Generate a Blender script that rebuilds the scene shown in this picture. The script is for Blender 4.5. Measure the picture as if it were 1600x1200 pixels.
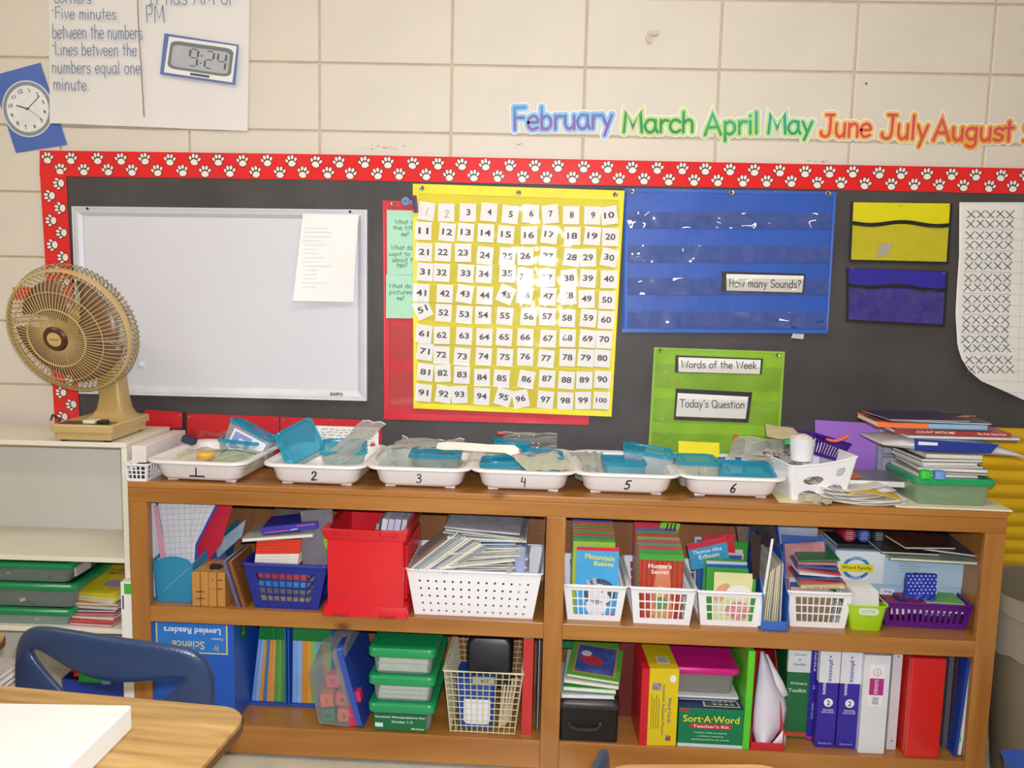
import bpy, bmesh, math, random
from mathutils import Matrix, Vector
random.seed(7)
PI = math.pi
for _o in list(bpy.data.objects): bpy.data.objects.remove(_o)
sc = bpy.context.scene
col = sc.collection
# ---------------------------------------------------------------- camera
FPX = 1286.063; CP = Vector((0.66448, -2.59927, 1.35403))
yaw, pitch, roll = -0.020032, -0.113376, 0.02332
_cy, _sy = math.cos(yaw), math.sin(yaw)
FW = Vector((_sy*math.cos(pitch), _cy*math.cos(pitch), math.sin(pitch)))
_r = Vector((_cy, -_sy, 0)); _u = _r.cross(FW)
RT = _r*math.cos(roll) + _u*math.sin(roll); UP = -_r*math.sin(roll) + _u*math.cos(roll)
cam = bpy.data.cameras.new('camera'); camo = bpy.data.objects.new('camera', cam); col.objects.link(camo)
m = Matrix.Identity(4)
for i in range(3): m[i][0], m[i][1], m[i][2], m[i][3] = RT[i], UP[i], -FW[i], CP[i]
camo.matrix_world = m
cam.sensor_width = 36; cam.lens = FPX*36/1600; cam.clip_start = 0.02
sc.camera = camo
# ---------------------------------------------------------------- light and exposure
vs = sc.view_settings
vs.view_transform = 'Standard'; vs.look = 'None'; vs.gamma = 1; vs.use_curve_mapping = False; vs.exposure = -0.02
wd = bpy.data.worlds.new('world'); sc.world = wd; wd.use_nodes = True
wd.node_tree.nodes['Background'].inputs[0].default_value = (0.9, 0.87, 0.8, 1); wd.node_tree.nodes['Background'].inputs[1].default_value = 0.25
def area(name, loc, rot, sx, sy, power, colr):
    l = bpy.data.lights.new(name, 'AREA'); l.shape = 'RECTANGLE'; l.size = sx; l.size_y = sy; l.energy = power; l.color = colr
    o = bpy.data.objects.new(name, l); col.objects.link(o); o.location = loc; o.rotation_euler = rot; return o
WARM = (1.0, 0.93, 0.80)
LAMPS = [(-1.6, -1.7), (0.9, -1.7), (-1.6, -4.2), (0.9, -4.2)]
for lx, ly in LAMPS: area('ceiling_lamp_light', (lx, ly, 2.93), (0, 0, 0), 1.15, 0.5, 13, WARM)
fl = area('camera_flash_light', tuple(CP + UP*0.06 + RT*0.03 - FW*0.02), camo.rotation_euler, 0.035, 0.025, 44, (0.93, 0.96, 1.06))
fl.matrix_world = m @ Matrix.Translation((0.03, 0.06, 0.02))
# ---------------------------------------------------------------- pixel to place
def ray(px, py): return FW + RT*((px-800)/FPX) - UP*((py-600)/FPX)
def P(px, py, Y=0.0):
    d = ray(px, py); t = (Y-CP.y)/d.y; return CP + d*t
def G(px, py, Z):
    d = ray(px, py); t = (Z-CP.z)/d.z; return CP + d*t
def pix(v):
    d = Vector(v)-CP; w = d.dot(FW); return 800+FPX*d.dot(RT)/w, 600-FPX*d.dot(UP)/w
def XA(px, Y, Z):            # x where pixel column px meets depth Y at height Z
    a, b = pix((0, Y, Z))[0], pix((1, Y, Z))[0]
    x = (px-a)/(b-a)
    for _ in range(3):
        c = pix((x, Y, Z))[0]; x += (px-c)/(b-a)
    return x
# ---------------------------------------------------------------- materials
def lin(c):
    if isinstance(c, str): c = tuple(int(c[i:i+2], 16)/255 for i in (0, 2, 4))
    return tuple(v/12.92 if v <= 0.04045 else ((v+0.055)/1.055)**2.4 for v in c) + (1.0,)
_M = {}
def nodes(name):
    mt = bpy.data.materials.new(name); mt.use_nodes = True
    return mt, mt.node_tree, mt.node_tree.nodes, mt.node_tree.links
def M(c, rough=0.5, var=0.04, scale=14, bump=0.0, metal=0.0, spec=0.5, bscale=None, coat=0.0, emit=0.0, ns=(1, 1, 1)):
    key = (c, rough, var, scale, bump, metal, spec, bscale, coat, emit, ns)
    if key in _M: return _M[key]
    mt, nt, N, L = nodes('paint_' + str(c)); b = N['Principled BSDF']
    tc = N.new('ShaderNodeTexCoord'); mp = N.new('ShaderNodeMapping'); mp.inputs['Scale'].default_value = ns
    L.new(tc.outputs['Object'], mp.inputs[0])
    no = N.new('ShaderNodeTexNoise'); no.inputs['Scale'].default_value = scale; no.inputs['Detail'].default_value = 3
    L.new(mp.outputs[0], no.inputs['Vector'])
    r = N.new('ShaderNodeValToRGB'); cl = lin(c)
    r.color_ramp.elements[0].position = 0.3; r.color_ramp.elements[1].position = 0.7
    r.color_ramp.elements[0].color = tuple(max(0, v*(1-2.2*var)) for v in cl[:3])+(1,)
    r.color_ramp.elements[1].color = tuple(min(1, v*(1+1.4*var)) for v in cl[:3])+(1,)
    L.new(no.outputs['Fac'], r.inputs[0]); L.new(r.outputs[0], b.inputs['Base Color'])
    b.inputs['Roughness'].default_value = rough; b.inputs['Metallic'].default_value = metal
    b.inputs['Specular IOR Level'].default_value = spec; b.inputs['Coat Weight'].default_value = coat
    b.inputs['Coat Roughness'].default_value = 0.08
    if emit: b.inputs['Emission Color'].default_value = cl; b.inputs['Emission Strength'].default_value = emit
    if bump:
        n2 = N.new('ShaderNodeTexNoise'); n2.inputs['Scale'].default_value = bscale or scale*6; n2.inputs['Detail'].default_value = 3
        L.new(mp.outputs[0], n2.inputs['Vector'])
        bp = N.new('ShaderNodeBump'); bp.inputs['Strength'].default_value = min(1, bump); bp.inputs['Distance'].default_value = 0.002*max(1, bump)
        L.new(n2.outputs['Fac'], bp.inputs['Height']); L.new(bp.outputs[0], b.inputs['Normal'])
    _M[key] = mt; return mt
def WOOD(c1, c2, axis=0, scale=1.0, rough=0.35, knots=True, coat=0.2):
    key = ('wood', c1, c2, axis, scale, knots)
    if key in _M: return _M[key]
    mt, nt, N, L = nodes('wood_grain'); b = N['Principled BSDF']
    tc = N.new('ShaderNodeTexCoord'); mp = N.new('ShaderNodeMapping')
    s = [7*scale]*3; s[axis] = 0.6*scale; mp.inputs['Scale'].default_value = s
    L.new(tc.outputs['Object'], mp.inputs[0])
    no = N.new('ShaderNodeTexNoise'); no.inputs['Scale'].default_value = 3; no.inputs['Detail'].default_value = 6; no.inputs['Distortion'].default_value = 0.25
    L.new(mp.outputs[0], no.inputs['Vector'])
    r = N.new('ShaderNodeValToRGB'); r.color_ramp.elements[0].position = 0.25; r.color_ramp.elements[1].position = 0.75
    r.color_ramp.elements[0].color = lin(c1); r.color_ramp.elements[1].color = lin(c2)
    L.new(no.outputs['Fac'], r.inputs[0]); out = r.outputs[0]
    if knots:
        m2 = N.new('ShaderNodeMapping'); q = [7.0]*3; q[axis] = 4.0; m2.inputs['Scale'].default_value = q; L.new(tc.outputs['Object'], m2.inputs[0])
        v = N.new('ShaderNodeTexVoronoi'); v.inputs['Scale'].default_value = 1.0; L.new(m2.outputs[0], v.inputs['Vector'])
        kr = N.new('ShaderNodeValToRGB'); kr.color_ramp.elements[0].position = 0.03; kr.color_ramp.elements[1].position = 0.13
        kr.color_ramp.elements[0].color = (1, 1, 1, 1); kr.color_ramp.elements[1].color = (0, 0, 0, 1)
        L.new(v.outputs['Distance'], kr.inputs[0])
        mx = N.new('ShaderNodeMix'); mx.data_type = 'RGBA'; L.new(kr.outputs[0], mx.inputs[0]); L.new(out, mx.inputs[6]); mx.inputs[7].default_value = lin((0.33, 0.15, 0.05))
        out = mx.outputs[2]
    L.new(out, b.inputs['Base Color']); b.inputs['Roughness'].default_value = rough; b.inputs['Coat Weight'].default_value = coat
    _M[key] = mt; return mt
def CLEAR(c='f4f8f6', alpha=0.3, rough=0.12, spec=0.5, bump=0.0, bscale=20):
    key = ('clear', c, alpha, rough, spec, bump, bscale)
    if key in _M: return _M[key]
    mt, nt, N, L = nodes('clear_plastic'); b = N['Principled BSDF']; cl = lin(c)
    b.inputs['Base Color'].default_value = cl; b.inputs['Roughness'].default_value = rough; b.inputs['Specular IOR Level'].default_value = spec
    t = N.new('ShaderNodeBsdfTransparent'); t.inputs[0].default_value = tuple(min(1, 0.35+0.65*v) for v in cl[:3])+(1,)
    fr = N.new('ShaderNodeLayerWeight'); fr.inputs[0].default_value = 0.35
    ma = N.new('ShaderNodeMath'); ma.operation = 'MULTIPLY_ADD'; ma.inputs[1].default_value = (1-alpha)*0.7; ma.inputs[2].default_value = alpha; ma.use_clamp = True
    L.new(fr.outputs['Facing'], ma.inputs[0])
    no = N.new('ShaderNodeTexNoise'); no.inputs['Scale'].default_value = bscale; tc = N.new('ShaderNodeTexCoord'); L.new(tc.outputs['Object'], no.inputs['Vector'])
    if bump:
        bp = N.new('ShaderNodeBump'); bp.inputs['Strength'].default_value = 1; bp.inputs['Distance'].default_value = bump
        L.new(no.outputs['Fac'], bp.inputs['Height']); L.new(bp.outputs[0], b.inputs['Normal'])
    mx = N.new('ShaderNodeMixShader'); L.new(ma.outputs[0], mx.inputs[0]); L.new(t.outputs[0], mx.inputs[1]); L.new(b.outputs[0], mx.inputs[2])
    L.new(mx.outputs[0], N['Material Output'].inputs[0]); _M[key] = mt; return mt
def VINYL(strength=0.10, bump=0.004, bscale=11, rough=0.06):  # glossy clear sheet: see-through with sharp reflections
    key = ('vinyl', strength, bump, bscale)
    if key in _M: return _M[key]
    mt, nt, N, L = nodes('vinyl_film'); N.remove(N['Principled BSDF'])
    t = N.new('ShaderNodeBsdfTransparent'); t.inputs[0].default_value = (0.995, 0.995, 0.99, 1)
    g = N.new('ShaderNodeBsdfGlossy'); g.inputs['Roughness'].default_value = rough
    tc = N.new('ShaderNodeTexCoord'); no = N.new('ShaderNodeTexNoise'); no.inputs['Scale'].default_value = bscale; no.inputs['Detail'].default_value = 1.5; L.new(tc.outputs['Object'], no.inputs['Vector'])
    bp = N.new('ShaderNodeBump'); bp.inputs['Strength'].default_value = 1; bp.inputs['Distance'].default_value = bump; L.new(no.outputs['Fac'], bp.inputs['Height']); L.new(bp.outputs[0], g.inputs['Normal'])
    mx = N.new('ShaderNodeMixShader'); mx.inputs[0].default_value = strength
    L.new(t.outputs[0], mx.inputs[1]); L.new(g.outputs[0], mx.inputs[2]); L.new(mx.outputs[0], N['Material Output'].inputs[0]); _M[key] = mt; return mt
def GRAD(stops, axis=2, lo=0.0, hi=1.0, rough=0.35):  # printed gradient in object space
    mt, nt, N, L = nodes('printed_gradient'); b = N['Principled BSDF']
    tc = N.new('ShaderNodeTexCoord'); sx = N.new('ShaderNodeSeparateXYZ'); L.new(tc.outputs['Object'], sx.inputs[0])
    mr = N.new('ShaderNodeMapRange'); mr.inputs[1].default_value = lo; mr.inputs[2].default_value = hi; L.new(sx.outputs[axis], mr.inputs[0])
    r = N.new('ShaderNodeValToRGB'); e = r.color_ramp.elements
    e[0].position = stops[0][0]; e[0].color = lin(stops[0][1]); e[1].position = stops[-1][0]; e[1].color = lin(stops[-1][1])
    for p, c in stops[1:-1]: k = e.new(p); k.color = lin(c)
    L.new(mr.outputs[0], r.inputs[0]); L.new(r.outputs[0], b.inputs['Base Color']); b.inputs['Roughness'].default_value = rough
    return mt
# ---------------------------------------------------------------- objects
WM = {}
def tag(o, label=None, cat=None, group=None, kind=None):
    if label: o['label'] = label
    if cat: o['category'] = cat
    if group: o['group'] = group
    if kind: o['kind'] = kind
    return o
def thing(name, label, cat, loc=(0, 0, 0), rz=0.0, group=None, mat=None):
    o = bpy.data.objects.new(name, None); col.objects.link(o); o.empty_display_size = 0.02
    Mx = mat if mat is not None else Matrix.Translation(loc) @ Matrix.Rotation(rz, 4, 'Z')
    o.matrix_world = Mx; WM[o] = Mx.copy(); return tag(o, label, cat, group)
def dup(root, mat, label=None, group=None):
    r = root.copy(); col.objects.link(r); r.matrix_world = mat; WM[r] = mat.copy()
    if label: r['label'] = label
    if group: r['group'] = group
    for ch in list(root.children):
        c = ch.copy(); col.objects.link(c); c.parent = r
        for g in ch.children:
            d = g.copy(); col.objects.link(d); d.parent = c
    return r
class MB:
    def __init__(s): s.v = []; s.f = []; s.m = []; s.mx = None
    def add(s, vs, fs, m=0):
        k = len(s.v)
        s.v += [(s.mx @ Vector(a)) if s.mx is not None else Vector(a) for a in vs]
        for f in fs: s.f.append([i+k for i in f]); s.m.append(m)
        return s
    def hexa(s, p, m=0):  # p: 4 bottom (ccw) + 4 top
        return s.add(p, [(3, 2, 1, 0), (4, 5, 6, 7), (0, 1, 5, 4), (1, 2, 6, 5), (2, 3, 7, 6), (3, 0, 4, 7)], m)
    def box(s, x0, x1, y0, y1, z0, z1, m=0):
        return s.hexa([(x0, y0, z0), (x1, y0, z0), (x1, y1, z0), (x0, y1, z0), (x0, y0, z1), (x1, y0, z1), (x1, y1, z1), (x0, y1, z1)], m)
    def loft(s, loops, m=0, cap0=True, cap1=True, closed=True):
        n = len(loops[0]); vs = [p for L in loops for p in L]; fs = []
        for i in range(len(loops)-1):
            for j in range(n if closed else n-1):
                a, b = i*n+j, i*n+(j+1) % n; fs.append((a, b, b+n, a+n))
        if cap0: fs.append(tuple(reversed(range(n))))
        if cap1: fs.append(tuple(range((len(loops)-1)*n, len(loops)*n)))
        return s.add(vs, fs, m)
    def prism(s, poly, fn0, fn1, m=0):  # poly 2D, fn maps (a,b)->3D for both ends
        return s.loft([[fn0(a, b) for a, b in poly], [fn1(a, b) for a, b in poly]], m)
    def tube(s, path, r, seg=6, m=0, closed=False, caps=True):
        path = [Vector(p) for p in path]; n = len(path); loops = []; prev = None
        for i, p in enumerate(path):
            if closed: t = path[(i+1) % n]-path[i-1]
            else: t = path[min(i+1, n-1)]-path[max(i-1, 0)]
            t.normalize()
            if prev is None:
                a = Vector((0, 0, 1)) if abs(t.z) < 0.9 else Vector((1, 0, 0)); u = t.cross(a).normalized()
            else: u = (prev - t*prev.dot(t)).normalized()
            prev = u; w = t.cross(u); rr = r[i] if isinstance(r, (list, tuple)) else r
            loops.append([p + (u*math.cos(2*PI*k/seg)+w*math.sin(2*PI*k/seg))*rr for k in range(seg)])
        if closed: loops.append(loops[0])
        return s.loft(loops, m, caps and not closed, caps and not closed)
    def lathe(s, prof, seg=24, m=0, c=(0, 0, 0), cap0=False, cap1=False):
        return s.loft([[(c[0]+r*math.cos(2*PI*k/seg), c[1]+r*math.sin(2*PI*k/seg), c[2]+z) for k in range(seg)] for r, z in prof], m, cap0, cap1)
    def poly(s, pts, m=0): return s.add(pts, [tuple(range(len(pts)))], m)
    def sheet(s, tl, tr, br, bl, th=0.001, nx=1, ny=1, amp=0.0, m=0, seed=0, fn=None, nrm=(0, -1, 0)):
        rd = random.Random(seed); ph = [(rd.uniform(2, 9), rd.uniform(2, 9), rd.uniform(0, 6), rd.uniform(-1, 1)) for _ in range(6)]
        nrm = Vector(nrm); tl, tr, br, bl = map(Vector, (tl, tr, br, bl)); fr = []
        for j in range(ny+1):
            for i in range(nx+1):
                u, v = i/nx, j/ny; p = (tl*(1-u)+tr*u)*(1-v)+(bl*(1-u)+br*u)*v
                d = amp*sum(math.sin(a*u*3+b*v*3+c)*k for a, b, c, k in ph)/3 if amp else 0
                if fn: d += fn(u, v)
                fr.append(p+nrm*(d+th/2))
        n = len(fr); bk = [p-nrm*th for p in fr]; W = nx+1; fs = []
        for j in range(ny):
            for i in range(nx):
                a = j*W+i; fs.append((a, a+W, a+W+1, a+1)); fs.append((a+n, a+1+n, a+W+1+n, a+W+n))
        ring = [i for i in range(W)]+[j*W+nx for j in range(1, ny+1)]+[ny*W+i for i in range(nx-1, -1, -1)]+[j*W for j in range(ny-1, 0, -1)]
        for k in range(len(ring)):
            a, b = ring[k], ring[(k+1) % len(ring)]; fs.append((a, b, b+n, a+n))
        return s.add(fr+bk, fs, m)
    def build(s, name, mats, parent=None, smooth=False, local=False, bevel=0.0, at=None, thick=0.0):
        if not isinstance(mats, (list, tuple)): mats = [mats]
        vs = s.v
        if parent is not None:
            if not local:
                inv = WM[parent].inverted(); vs = [inv @ v for v in vs]
            W = WM[parent]; Lc = Matrix.Identity(4)
        elif at is not None: W = Lc = at
        else:
            xs = [v.x for v in vs]; ys = [v.y for v in vs]; zs = [v.z for v in vs]
            c = Vector(((min(xs)+max(xs))/2, (min(ys)+max(ys))/2, min(zs))); vs = [v-c for v in vs]; W = Lc = Matrix.Translation(c)
        me = bpy.data.meshes.new(name); me.from_pydata([tuple(v) for v in vs], [], s.f)
        for mt in mats: me.materials.append(mt)
        me.polygons.foreach_set('material_index', s.m)
        if smooth:
            me.polygons.foreach_set('use_smooth', [True]*len(s.f))
        me.validate(); me.update()
        o = bpy.data.objects.new(name, me); col.objects.link(o)
        if parent is not None: o.parent = parent
        else: o.matrix_world = Lc
        WM[o] = W.copy()
        if smooth:
            e = o.modifiers.new('edge', 'EDGE_SPLIT'); e.split_angle = math.radians(38 if smooth is True else smooth)
        if bevel:
            b = o.modifiers.new('bevel', 'BEVEL'); b.width = bevel; b.segments = 2; b.limit_method = 'ANGLE'; b.angle_limit = 0.6
        if thick:
            b = o.modifiers.new('solid', 'SOLIDIFY'); b.thickness = thick; b.offset = 0
        return o
def rrect(w, d, r, n=4, z=0.0, cx=0.0, cy=0.0):
    r = min(r, w/2-1e-4, d/2-1e-4); pts = []
    for sx, sy, a0 in ((1, -1, -PI/2), (1, 1, 0), (-1, 1, PI/2), (-1, -1, PI)):
        for k in range(n+1):
            a = a0+PI/2*k/n; pts.append((cx+sx*(w/2-r)+r*math.cos(a), cy+sy*(d/2-r)+r*math.sin(a), z))
    return pts
def flat_on(p0, right, up, off=0.0005):  # maps 2D print coordinates to a plane
    p0 = Vector(p0); right = Vector(right).normalized(); up = Vector(up).normalized(); n = right.cross(up).normalized()
    return lambda a, b: p0 + right*a + up*b + n*off
# printed text from the built-in font
_T = {}
def text2d(txt, bold=0.0):
    k = (txt, bold)
    if k not in _T:
        c = bpy.data.curves.new('t', 'FONT'); c.body = txt; c.offset = bold; c.resolution_u = 3; c.align_x = 'CENTER'
        o = bpy.data.objects.new('t', c); me = bpy.data.meshes.new_from_object(o)
        vs = [(v.co.x, v.co.y) for v in me.vertices]; fs = [tuple(p.vertices) for p in me.polygons]
        bpy.data.objects.remove(o); bpy.data.curves.remove(c); bpy.data.meshes.remove(me)
        x0, x1 = min(a for a, b in vs), max(a for a, b in vs); y0, y1 = min(b for a, b in vs), max(b for a, b in vs)
        _T[k] = ([((a-x0)/(x1-x0)-.5, (b-y0)/(y1-y0)-.5) for a, b in vs], fs, (x1-x0)/(y1-y0))
    return _T[k]
def put_text(mb, txt, fn, cx, cy, h, w=None, m=0, bold=0.012, rot=0.0):
    vs, fs, asp = text2d(txt, bold); w = w or h*asp; c, s = math.cos(rot), math.sin(rot)
    mb.add([fn(cx+a*w*c-b*h*s, cy+a*w*s+b*h*c) for a, b in vs], fs, m)
# hand-lettering strokes (cap height 10, x height 6)
GL = {
'a': (6.2, "~5,4.5 4,6 2,6 .5,4 .5,2 2,0 4,.5 5,3|5,6 5,2 ~6,0"), 'b': (6, "1,10 1,0|~1,4.5 3,6 5,4.5 5,1.5 3,0 1,1"),
'c': (5.2, "~5,5 3.5,6 1.5,5.5 .5,3 1.5,.5 3.5,0 5,1"), 'd': (6.2, "5.2,10 5.2,0|~5,4.5 3.2,6 1,5 .5,2.5 2,0 4,.3 5,1.5"),
'e': (5.6, "~.7,3.2 5,3.4 4.3,5.6 2.5,6 .8,4.5 .6,2 2.2,0 5,.9"), 'f': (4.2, "~4.2,9.5 2.6,9.8 1.8,8 1.8,0|0,6 3.8,6"),
'g': (6, "~5,5 3.2,6 1,5 .7,2.5 2.2,.6 4.2,1 5,3|~5,6 5,0 4.4,-2.4 2.5,-3 .8,-2.2"), 'h': (6, "1,10 1,0|~1,4 2.8,6 4.6,5.3 5,3 5,0"),
'i': (2.4, "1.2,6 1.2,0|1.2,8.2 1.2,8.5"), 'j': (3, "~2,6 2,-1 1.2,-2.8 0,-2.6|2,8.2 2,8.5"), 'k': (5.4, "1,10 1,0|4.6,6 1.2,2.6 5,0"),
'l': (2.4, "1.2,10 1.2,0"), 'm': (8.4, "1,6 1,0|~1,4 2.5,6 4,5 4.2,0|~4.2,4 5.8,6 7.2,5 7.4,0"), 'n': (6, "1,6 1,0|~1,4 2.8,6 4.6,5.3 5,3 5,0"),
'o': (6, "~3,6 1,5 .6,3 1,1 3,0 5,1 5.4,3 5,5 3,6"), 'p': (6, "1,6 1,-3.2|~1,4.5 3,6 5,4.5 5,1.5 3,0 1,1"),
'q': (6, "5,6 5,-3.2|~5,4.8 3.2,6 1,5 .6,2.5 2.2,0 4.4,.8 5,2"), 'r': (4.4, "1,6 1,0|~1,3.6 2.4,5.8 4.4,5.6"),
's': (5, "~4.6,5.2 2.8,6 1,5 1.6,3.5 4,2.6 4.4,1 2.4,0 .6,.7"), 't': (4.2, "2,9 2,0|0,6.2 4,6.2"), 'u': (6, "~1,6 1,2 2.4,0 4.2,.8 5,2.5|5,6 5,0"),
'v': (5.6, ".6,6 2.8,0 5,6"), 'w': (8, ".5,6 2.2,0 4,5 5.8,0 7.5,6"), 'x': (5.4, ".7,6 4.7,0|4.7,6 .7,0"), 'y': (5.6, ".6,6 3,.4|5.1,6 1.6,-3.2"),
'z': (5, ".7,6 4.5,6 .6,0 4.7,0"),
'A': (8, "0.4,0 3.8,10 7.4,0|1.6,3.6 6.2,3.6"), 'B': (6.6, "1,10 1,0|~1,10 5,9 5,6 1,5.4 6,4.6 5.6,1 1,0"), 'C': (7.4, "~7,8.4 4.5,10 1.5,8.5 .6,5 1.5,1.4 4.5,0 7,1.6"),
'D': (7.6, "1,10 1,0|~1,10 5,9 7,5 5,1 1,0"), 'F': (6.4, "1,10 1,0|1,10 6,10|1,5.4 5.2,5.4"), 'H': (7.4, "1,10 1,0|6.4,10 6.4,0|1,5.2 6.4,5.2"),
'I': (4.6, "2.3,10 2.3,0|.5,10 4.2,10|.5,0 4.2,0"), 'J': (6.6, "2.6,10 6.4,10|~4.8,10 4.6,2 3,0 .8,.6 .5,2.2"), 'L': (5.8, "1,10 1,0 5.4,0"),
'M': (9.6, ".8,0 1.6,10 4.8,2.5 8,10 8.8,0"), 'P': (6.4, "1,10 1,0|~1,10 5.4,9.4 5.6,6 4,4.8 1,4.8"), 'Q': (8.6, "~4,10 1,8.4 .6,4.5 2.4,.4 5.4,.3 7.6,3.4 7,8 4,10|5,2.6 8.4,-.8"),
'S': (6.4, "~5.8,8.6 3.6,10 1,8.6 1.4,6 5,4.4 5.8,2 3.4,0 .6,1.4"), 'T': (7.4, "3.7,10 3.7,0|.3,10 7.2,10"), 'W': (10.4, ".6,10 2.8,0 5.2,8 7.6,0 9.8,10"),
'?': (5, "~.7,8 2,9.8 4.2,9 4.2,6.8 2.4,5 2.4,3|2.4,.6 2.4,.4"), "'": (2, "1.2,10 1,7.8"), '.': (2.4, "1.2,.2 1.2,.5"), '-': (4, ".6,3.4 3.2,3.4"), ' ': (3.6, ""),
'1': (4, "2,10 2,0"), '2': (6.4, "~.8,7.6 2.4,9.8 5,9 5,6.4 2.6,3 .6,.2|.6,0 6,.4"), '3': (6, "~.8,9 3,10 5,8.4 4,6 2,5.4|~2,5.4 5,4.6 5.4,1.8 3,0 .6,1"),
'4': (6, "1.6,10 1,4.6 5.4,4.6|4.8,9 5.2,-1"), '5': (6.4, "2,9.6 1.4,5.6|~1.4,5.6 4,6 5.2,3.8 4.2,.8 1.6,0 .4,1|2,9.6 6.4,10"), '6': (6, "~4.8,10 2,7 .8,3 2,.3 4.6,.8 5,3.6 3,5.2 1.2,3.6"),
}
def catmull(p):
    if len(p) < 3: return p
    q = [p[0]]+p+[p[-1]]; o = []
    for i in range(1, len(q)-2):
        for k in range(4):
            t = k/4; o.append(tuple(0.5*((2*q[i][c])+(-q[i-1][c]+q[i+1][c])*t+(2*q[i-1][c]-5*q[i][c]+4*q[i+1][c]-q[i+2][c])*t*t+(-q[i-1][c]+3*q[i][c]-3*q[i+1][c]+q[i+2][c])*t**3) for c in (0, 1)))
    return o+[p[-1]]
def strokes(txt, track=0.6):
    x = 0; out = []
    for ch in txt:
        adv, g = GL[ch]
        for st in (g.split('|') if g else []):
            sm = st.startswith('~'); pts = [tuple(map(float, q.strip('~').split(','))) for q in st.split()]
            if sm: pts = catmull(pts)
            out.append([(x+a, b) for a, b in pts])
        x += adv+track
    return out, x-track
def ribbon(mb, pts, w, fn, m=0, caps=4):
    n = len(pts)
    if n == 2 and pts[0] == pts[1]: return
    g = fn
    if w > .012 and w < .3:   # wide pens: lift the sheet a hair along the stroke so that it never lies in itself
        o0 = Vector(g(0, 0)); nn = (Vector(g(1, 0))-o0).cross(Vector(g(0, 1))-o0).normalized()
        idx = {}
        def fn(a, b, i=0): return Vector(g(a, b))+nn*(i*1e-5)
    else:
        def fn(a, b, i=0): return g(a, b)
    L = []; R = []
    for i, (a, b) in enumerate(pts):
        p, q = pts[max(i-1, 0)], pts[min(i+1, n-1)]; dx, dy = q[0]-p[0], q[1]-p[1]; l = math.hypot(dx, dy) or 1; dx /= l; dy /= l
        k = 1.0
        if 0 < i < n-1:
            ex, ey = a-p[0], b-p[1]; le = math.hypot(ex, ey) or 1; k = min(2.0, 1/max(0.4, abs((ex*dx+ey*dy)/le)))
        L.append((a-dy*w*k/2, b+dx*w*k/2)); R.append((a+dy*w*k/2, b-dx*w*k/2))
    mb.add([fn(*q, i) for i, q in enumerate(L)]+[fn(*q, i) for i, q in enumerate(R)], [(i, n+i, n+i+1, i+1) for i in range(n-1)], m)
    if caps:
        for (a, b), (c, d), ei in ((pts[0], pts[1], 0), (pts[-1], pts[-2], n-1)):
            t = math.atan2(b-d, a-c); mb.poly([fn(a+w/2*math.cos(t-PI/2+PI*k/caps), b+w/2*math.sin(t-PI/2+PI*k/caps), ei) for k in range(caps+1)], m)
def put_hand(mb, txt, fn, x, y, h, pen, m=0, width=None, rot=0.0, track=0.6, slant=0.0, caps=4, wob=0.0):
    st, tot = strokes(txt, track); f0 = fn; o0 = Vector(fn(0, 0)); nn = (Vector(fn(1, 0))-o0).cross(Vector(fn(0, 1))-o0).normalized(); cnt = [0]
    fn = lambda a, b: Vector(f0(a, b))+nn*(cnt[0]*5e-5)
    s = h/10; sx = (width/tot) if width else s; c, q = math.cos(rot), math.sin(rot)
    for p in st:
        pp = []
        for a, b in p:
            a2, b2 = (a+slant*b)*sx, b*s+wob*math.sin(a*1.3)*s; pp.append((x+a2*c-b2*q, y+a2*q+b2*c))
        cnt[0] += 1; ribbon(mb, pp, pen, fn, m, caps)
    return tot*sx
def ellipse(cx, cy, rx, ry, n=14, rot=0.0):
    c, s = math.cos(rot), math.sin(rot)
    return [(cx+rx*math.cos(t)*c-ry*math.sin(t)*s, cy+rx*math.cos(t)*s+ry*math.sin(t)*c) for t in [2*PI*k/n for k in range(n)]]
def struct(mb, name, mats, **k): return tag(mb.build(name, mats, **k), kind='structure')
# ================================================================ ROOM
XL, XR, YB, ZC = -3.2512, 4.064, -6.2, 3.048
paint = M('dfd5c5', 0.42, 0.025, 3, bump=0.25, bscale=260)
mortar = M('cdbfa4', 0.7, 0.05, 20)
wb = MB(); wb.box(XL, XR, 0.006, 0.15, 0, ZC); wall = struct(wb, 'wall_back', mortar, at=Matrix.Identity(4))
bk = MB(); bk.box(0.003, 0.4034, -0.0005, 0.02, 0.003, 0.2002)
BX0, BX1, BZ0, BZ1 = P(62, 235).x, 3.0, 0.70, P(800, 247).z
first = None
for k in range(-8, 10):
    for j in range(0, 15):
        x0, z0 = k*0.4064, j*0.2032
        if x0 > BX0 and x0+0.4064 < BX1 and z0+0.2032 < BZ1-0.02: continue
        if x0 < BX0 and z0 < 0.6: continue
        if first is None:
            first = bk.build('block', paint, parent=wall, local=True, bevel=0.0035); first.location = (x0, 0, z0)
        else:
            o = first.copy(); col.objects.link(o); o.location = (x0, 0, z0)
w = MB(); w.box(XL-.1, XL, YB, 0.15, 0, ZC); struct(w, 'wall_left', paint)
w = MB(); w.box(XR, XR+.1, YB, 0.15, 0, ZC); struct(w, 'wall_right', paint)
w = MB(); w.box(XL-.1, XR+.1, YB-.1, YB, 0, ZC); struct(w, 'wall_front', paint)
w = MB(); w.box(XL-.1, XR+.1, YB-.1, 0.15, ZC, ZC+.1); struct(w, 'ceiling', M('e9e6de', 0.9))
w = MB(); w.box(XL-.1, XR+.1, YB-.1, 0.15, -.1, 0); struct(w, 'floor', M('cfc8b4', 0.35, 0.06, 9))
tl0 = None
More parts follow.
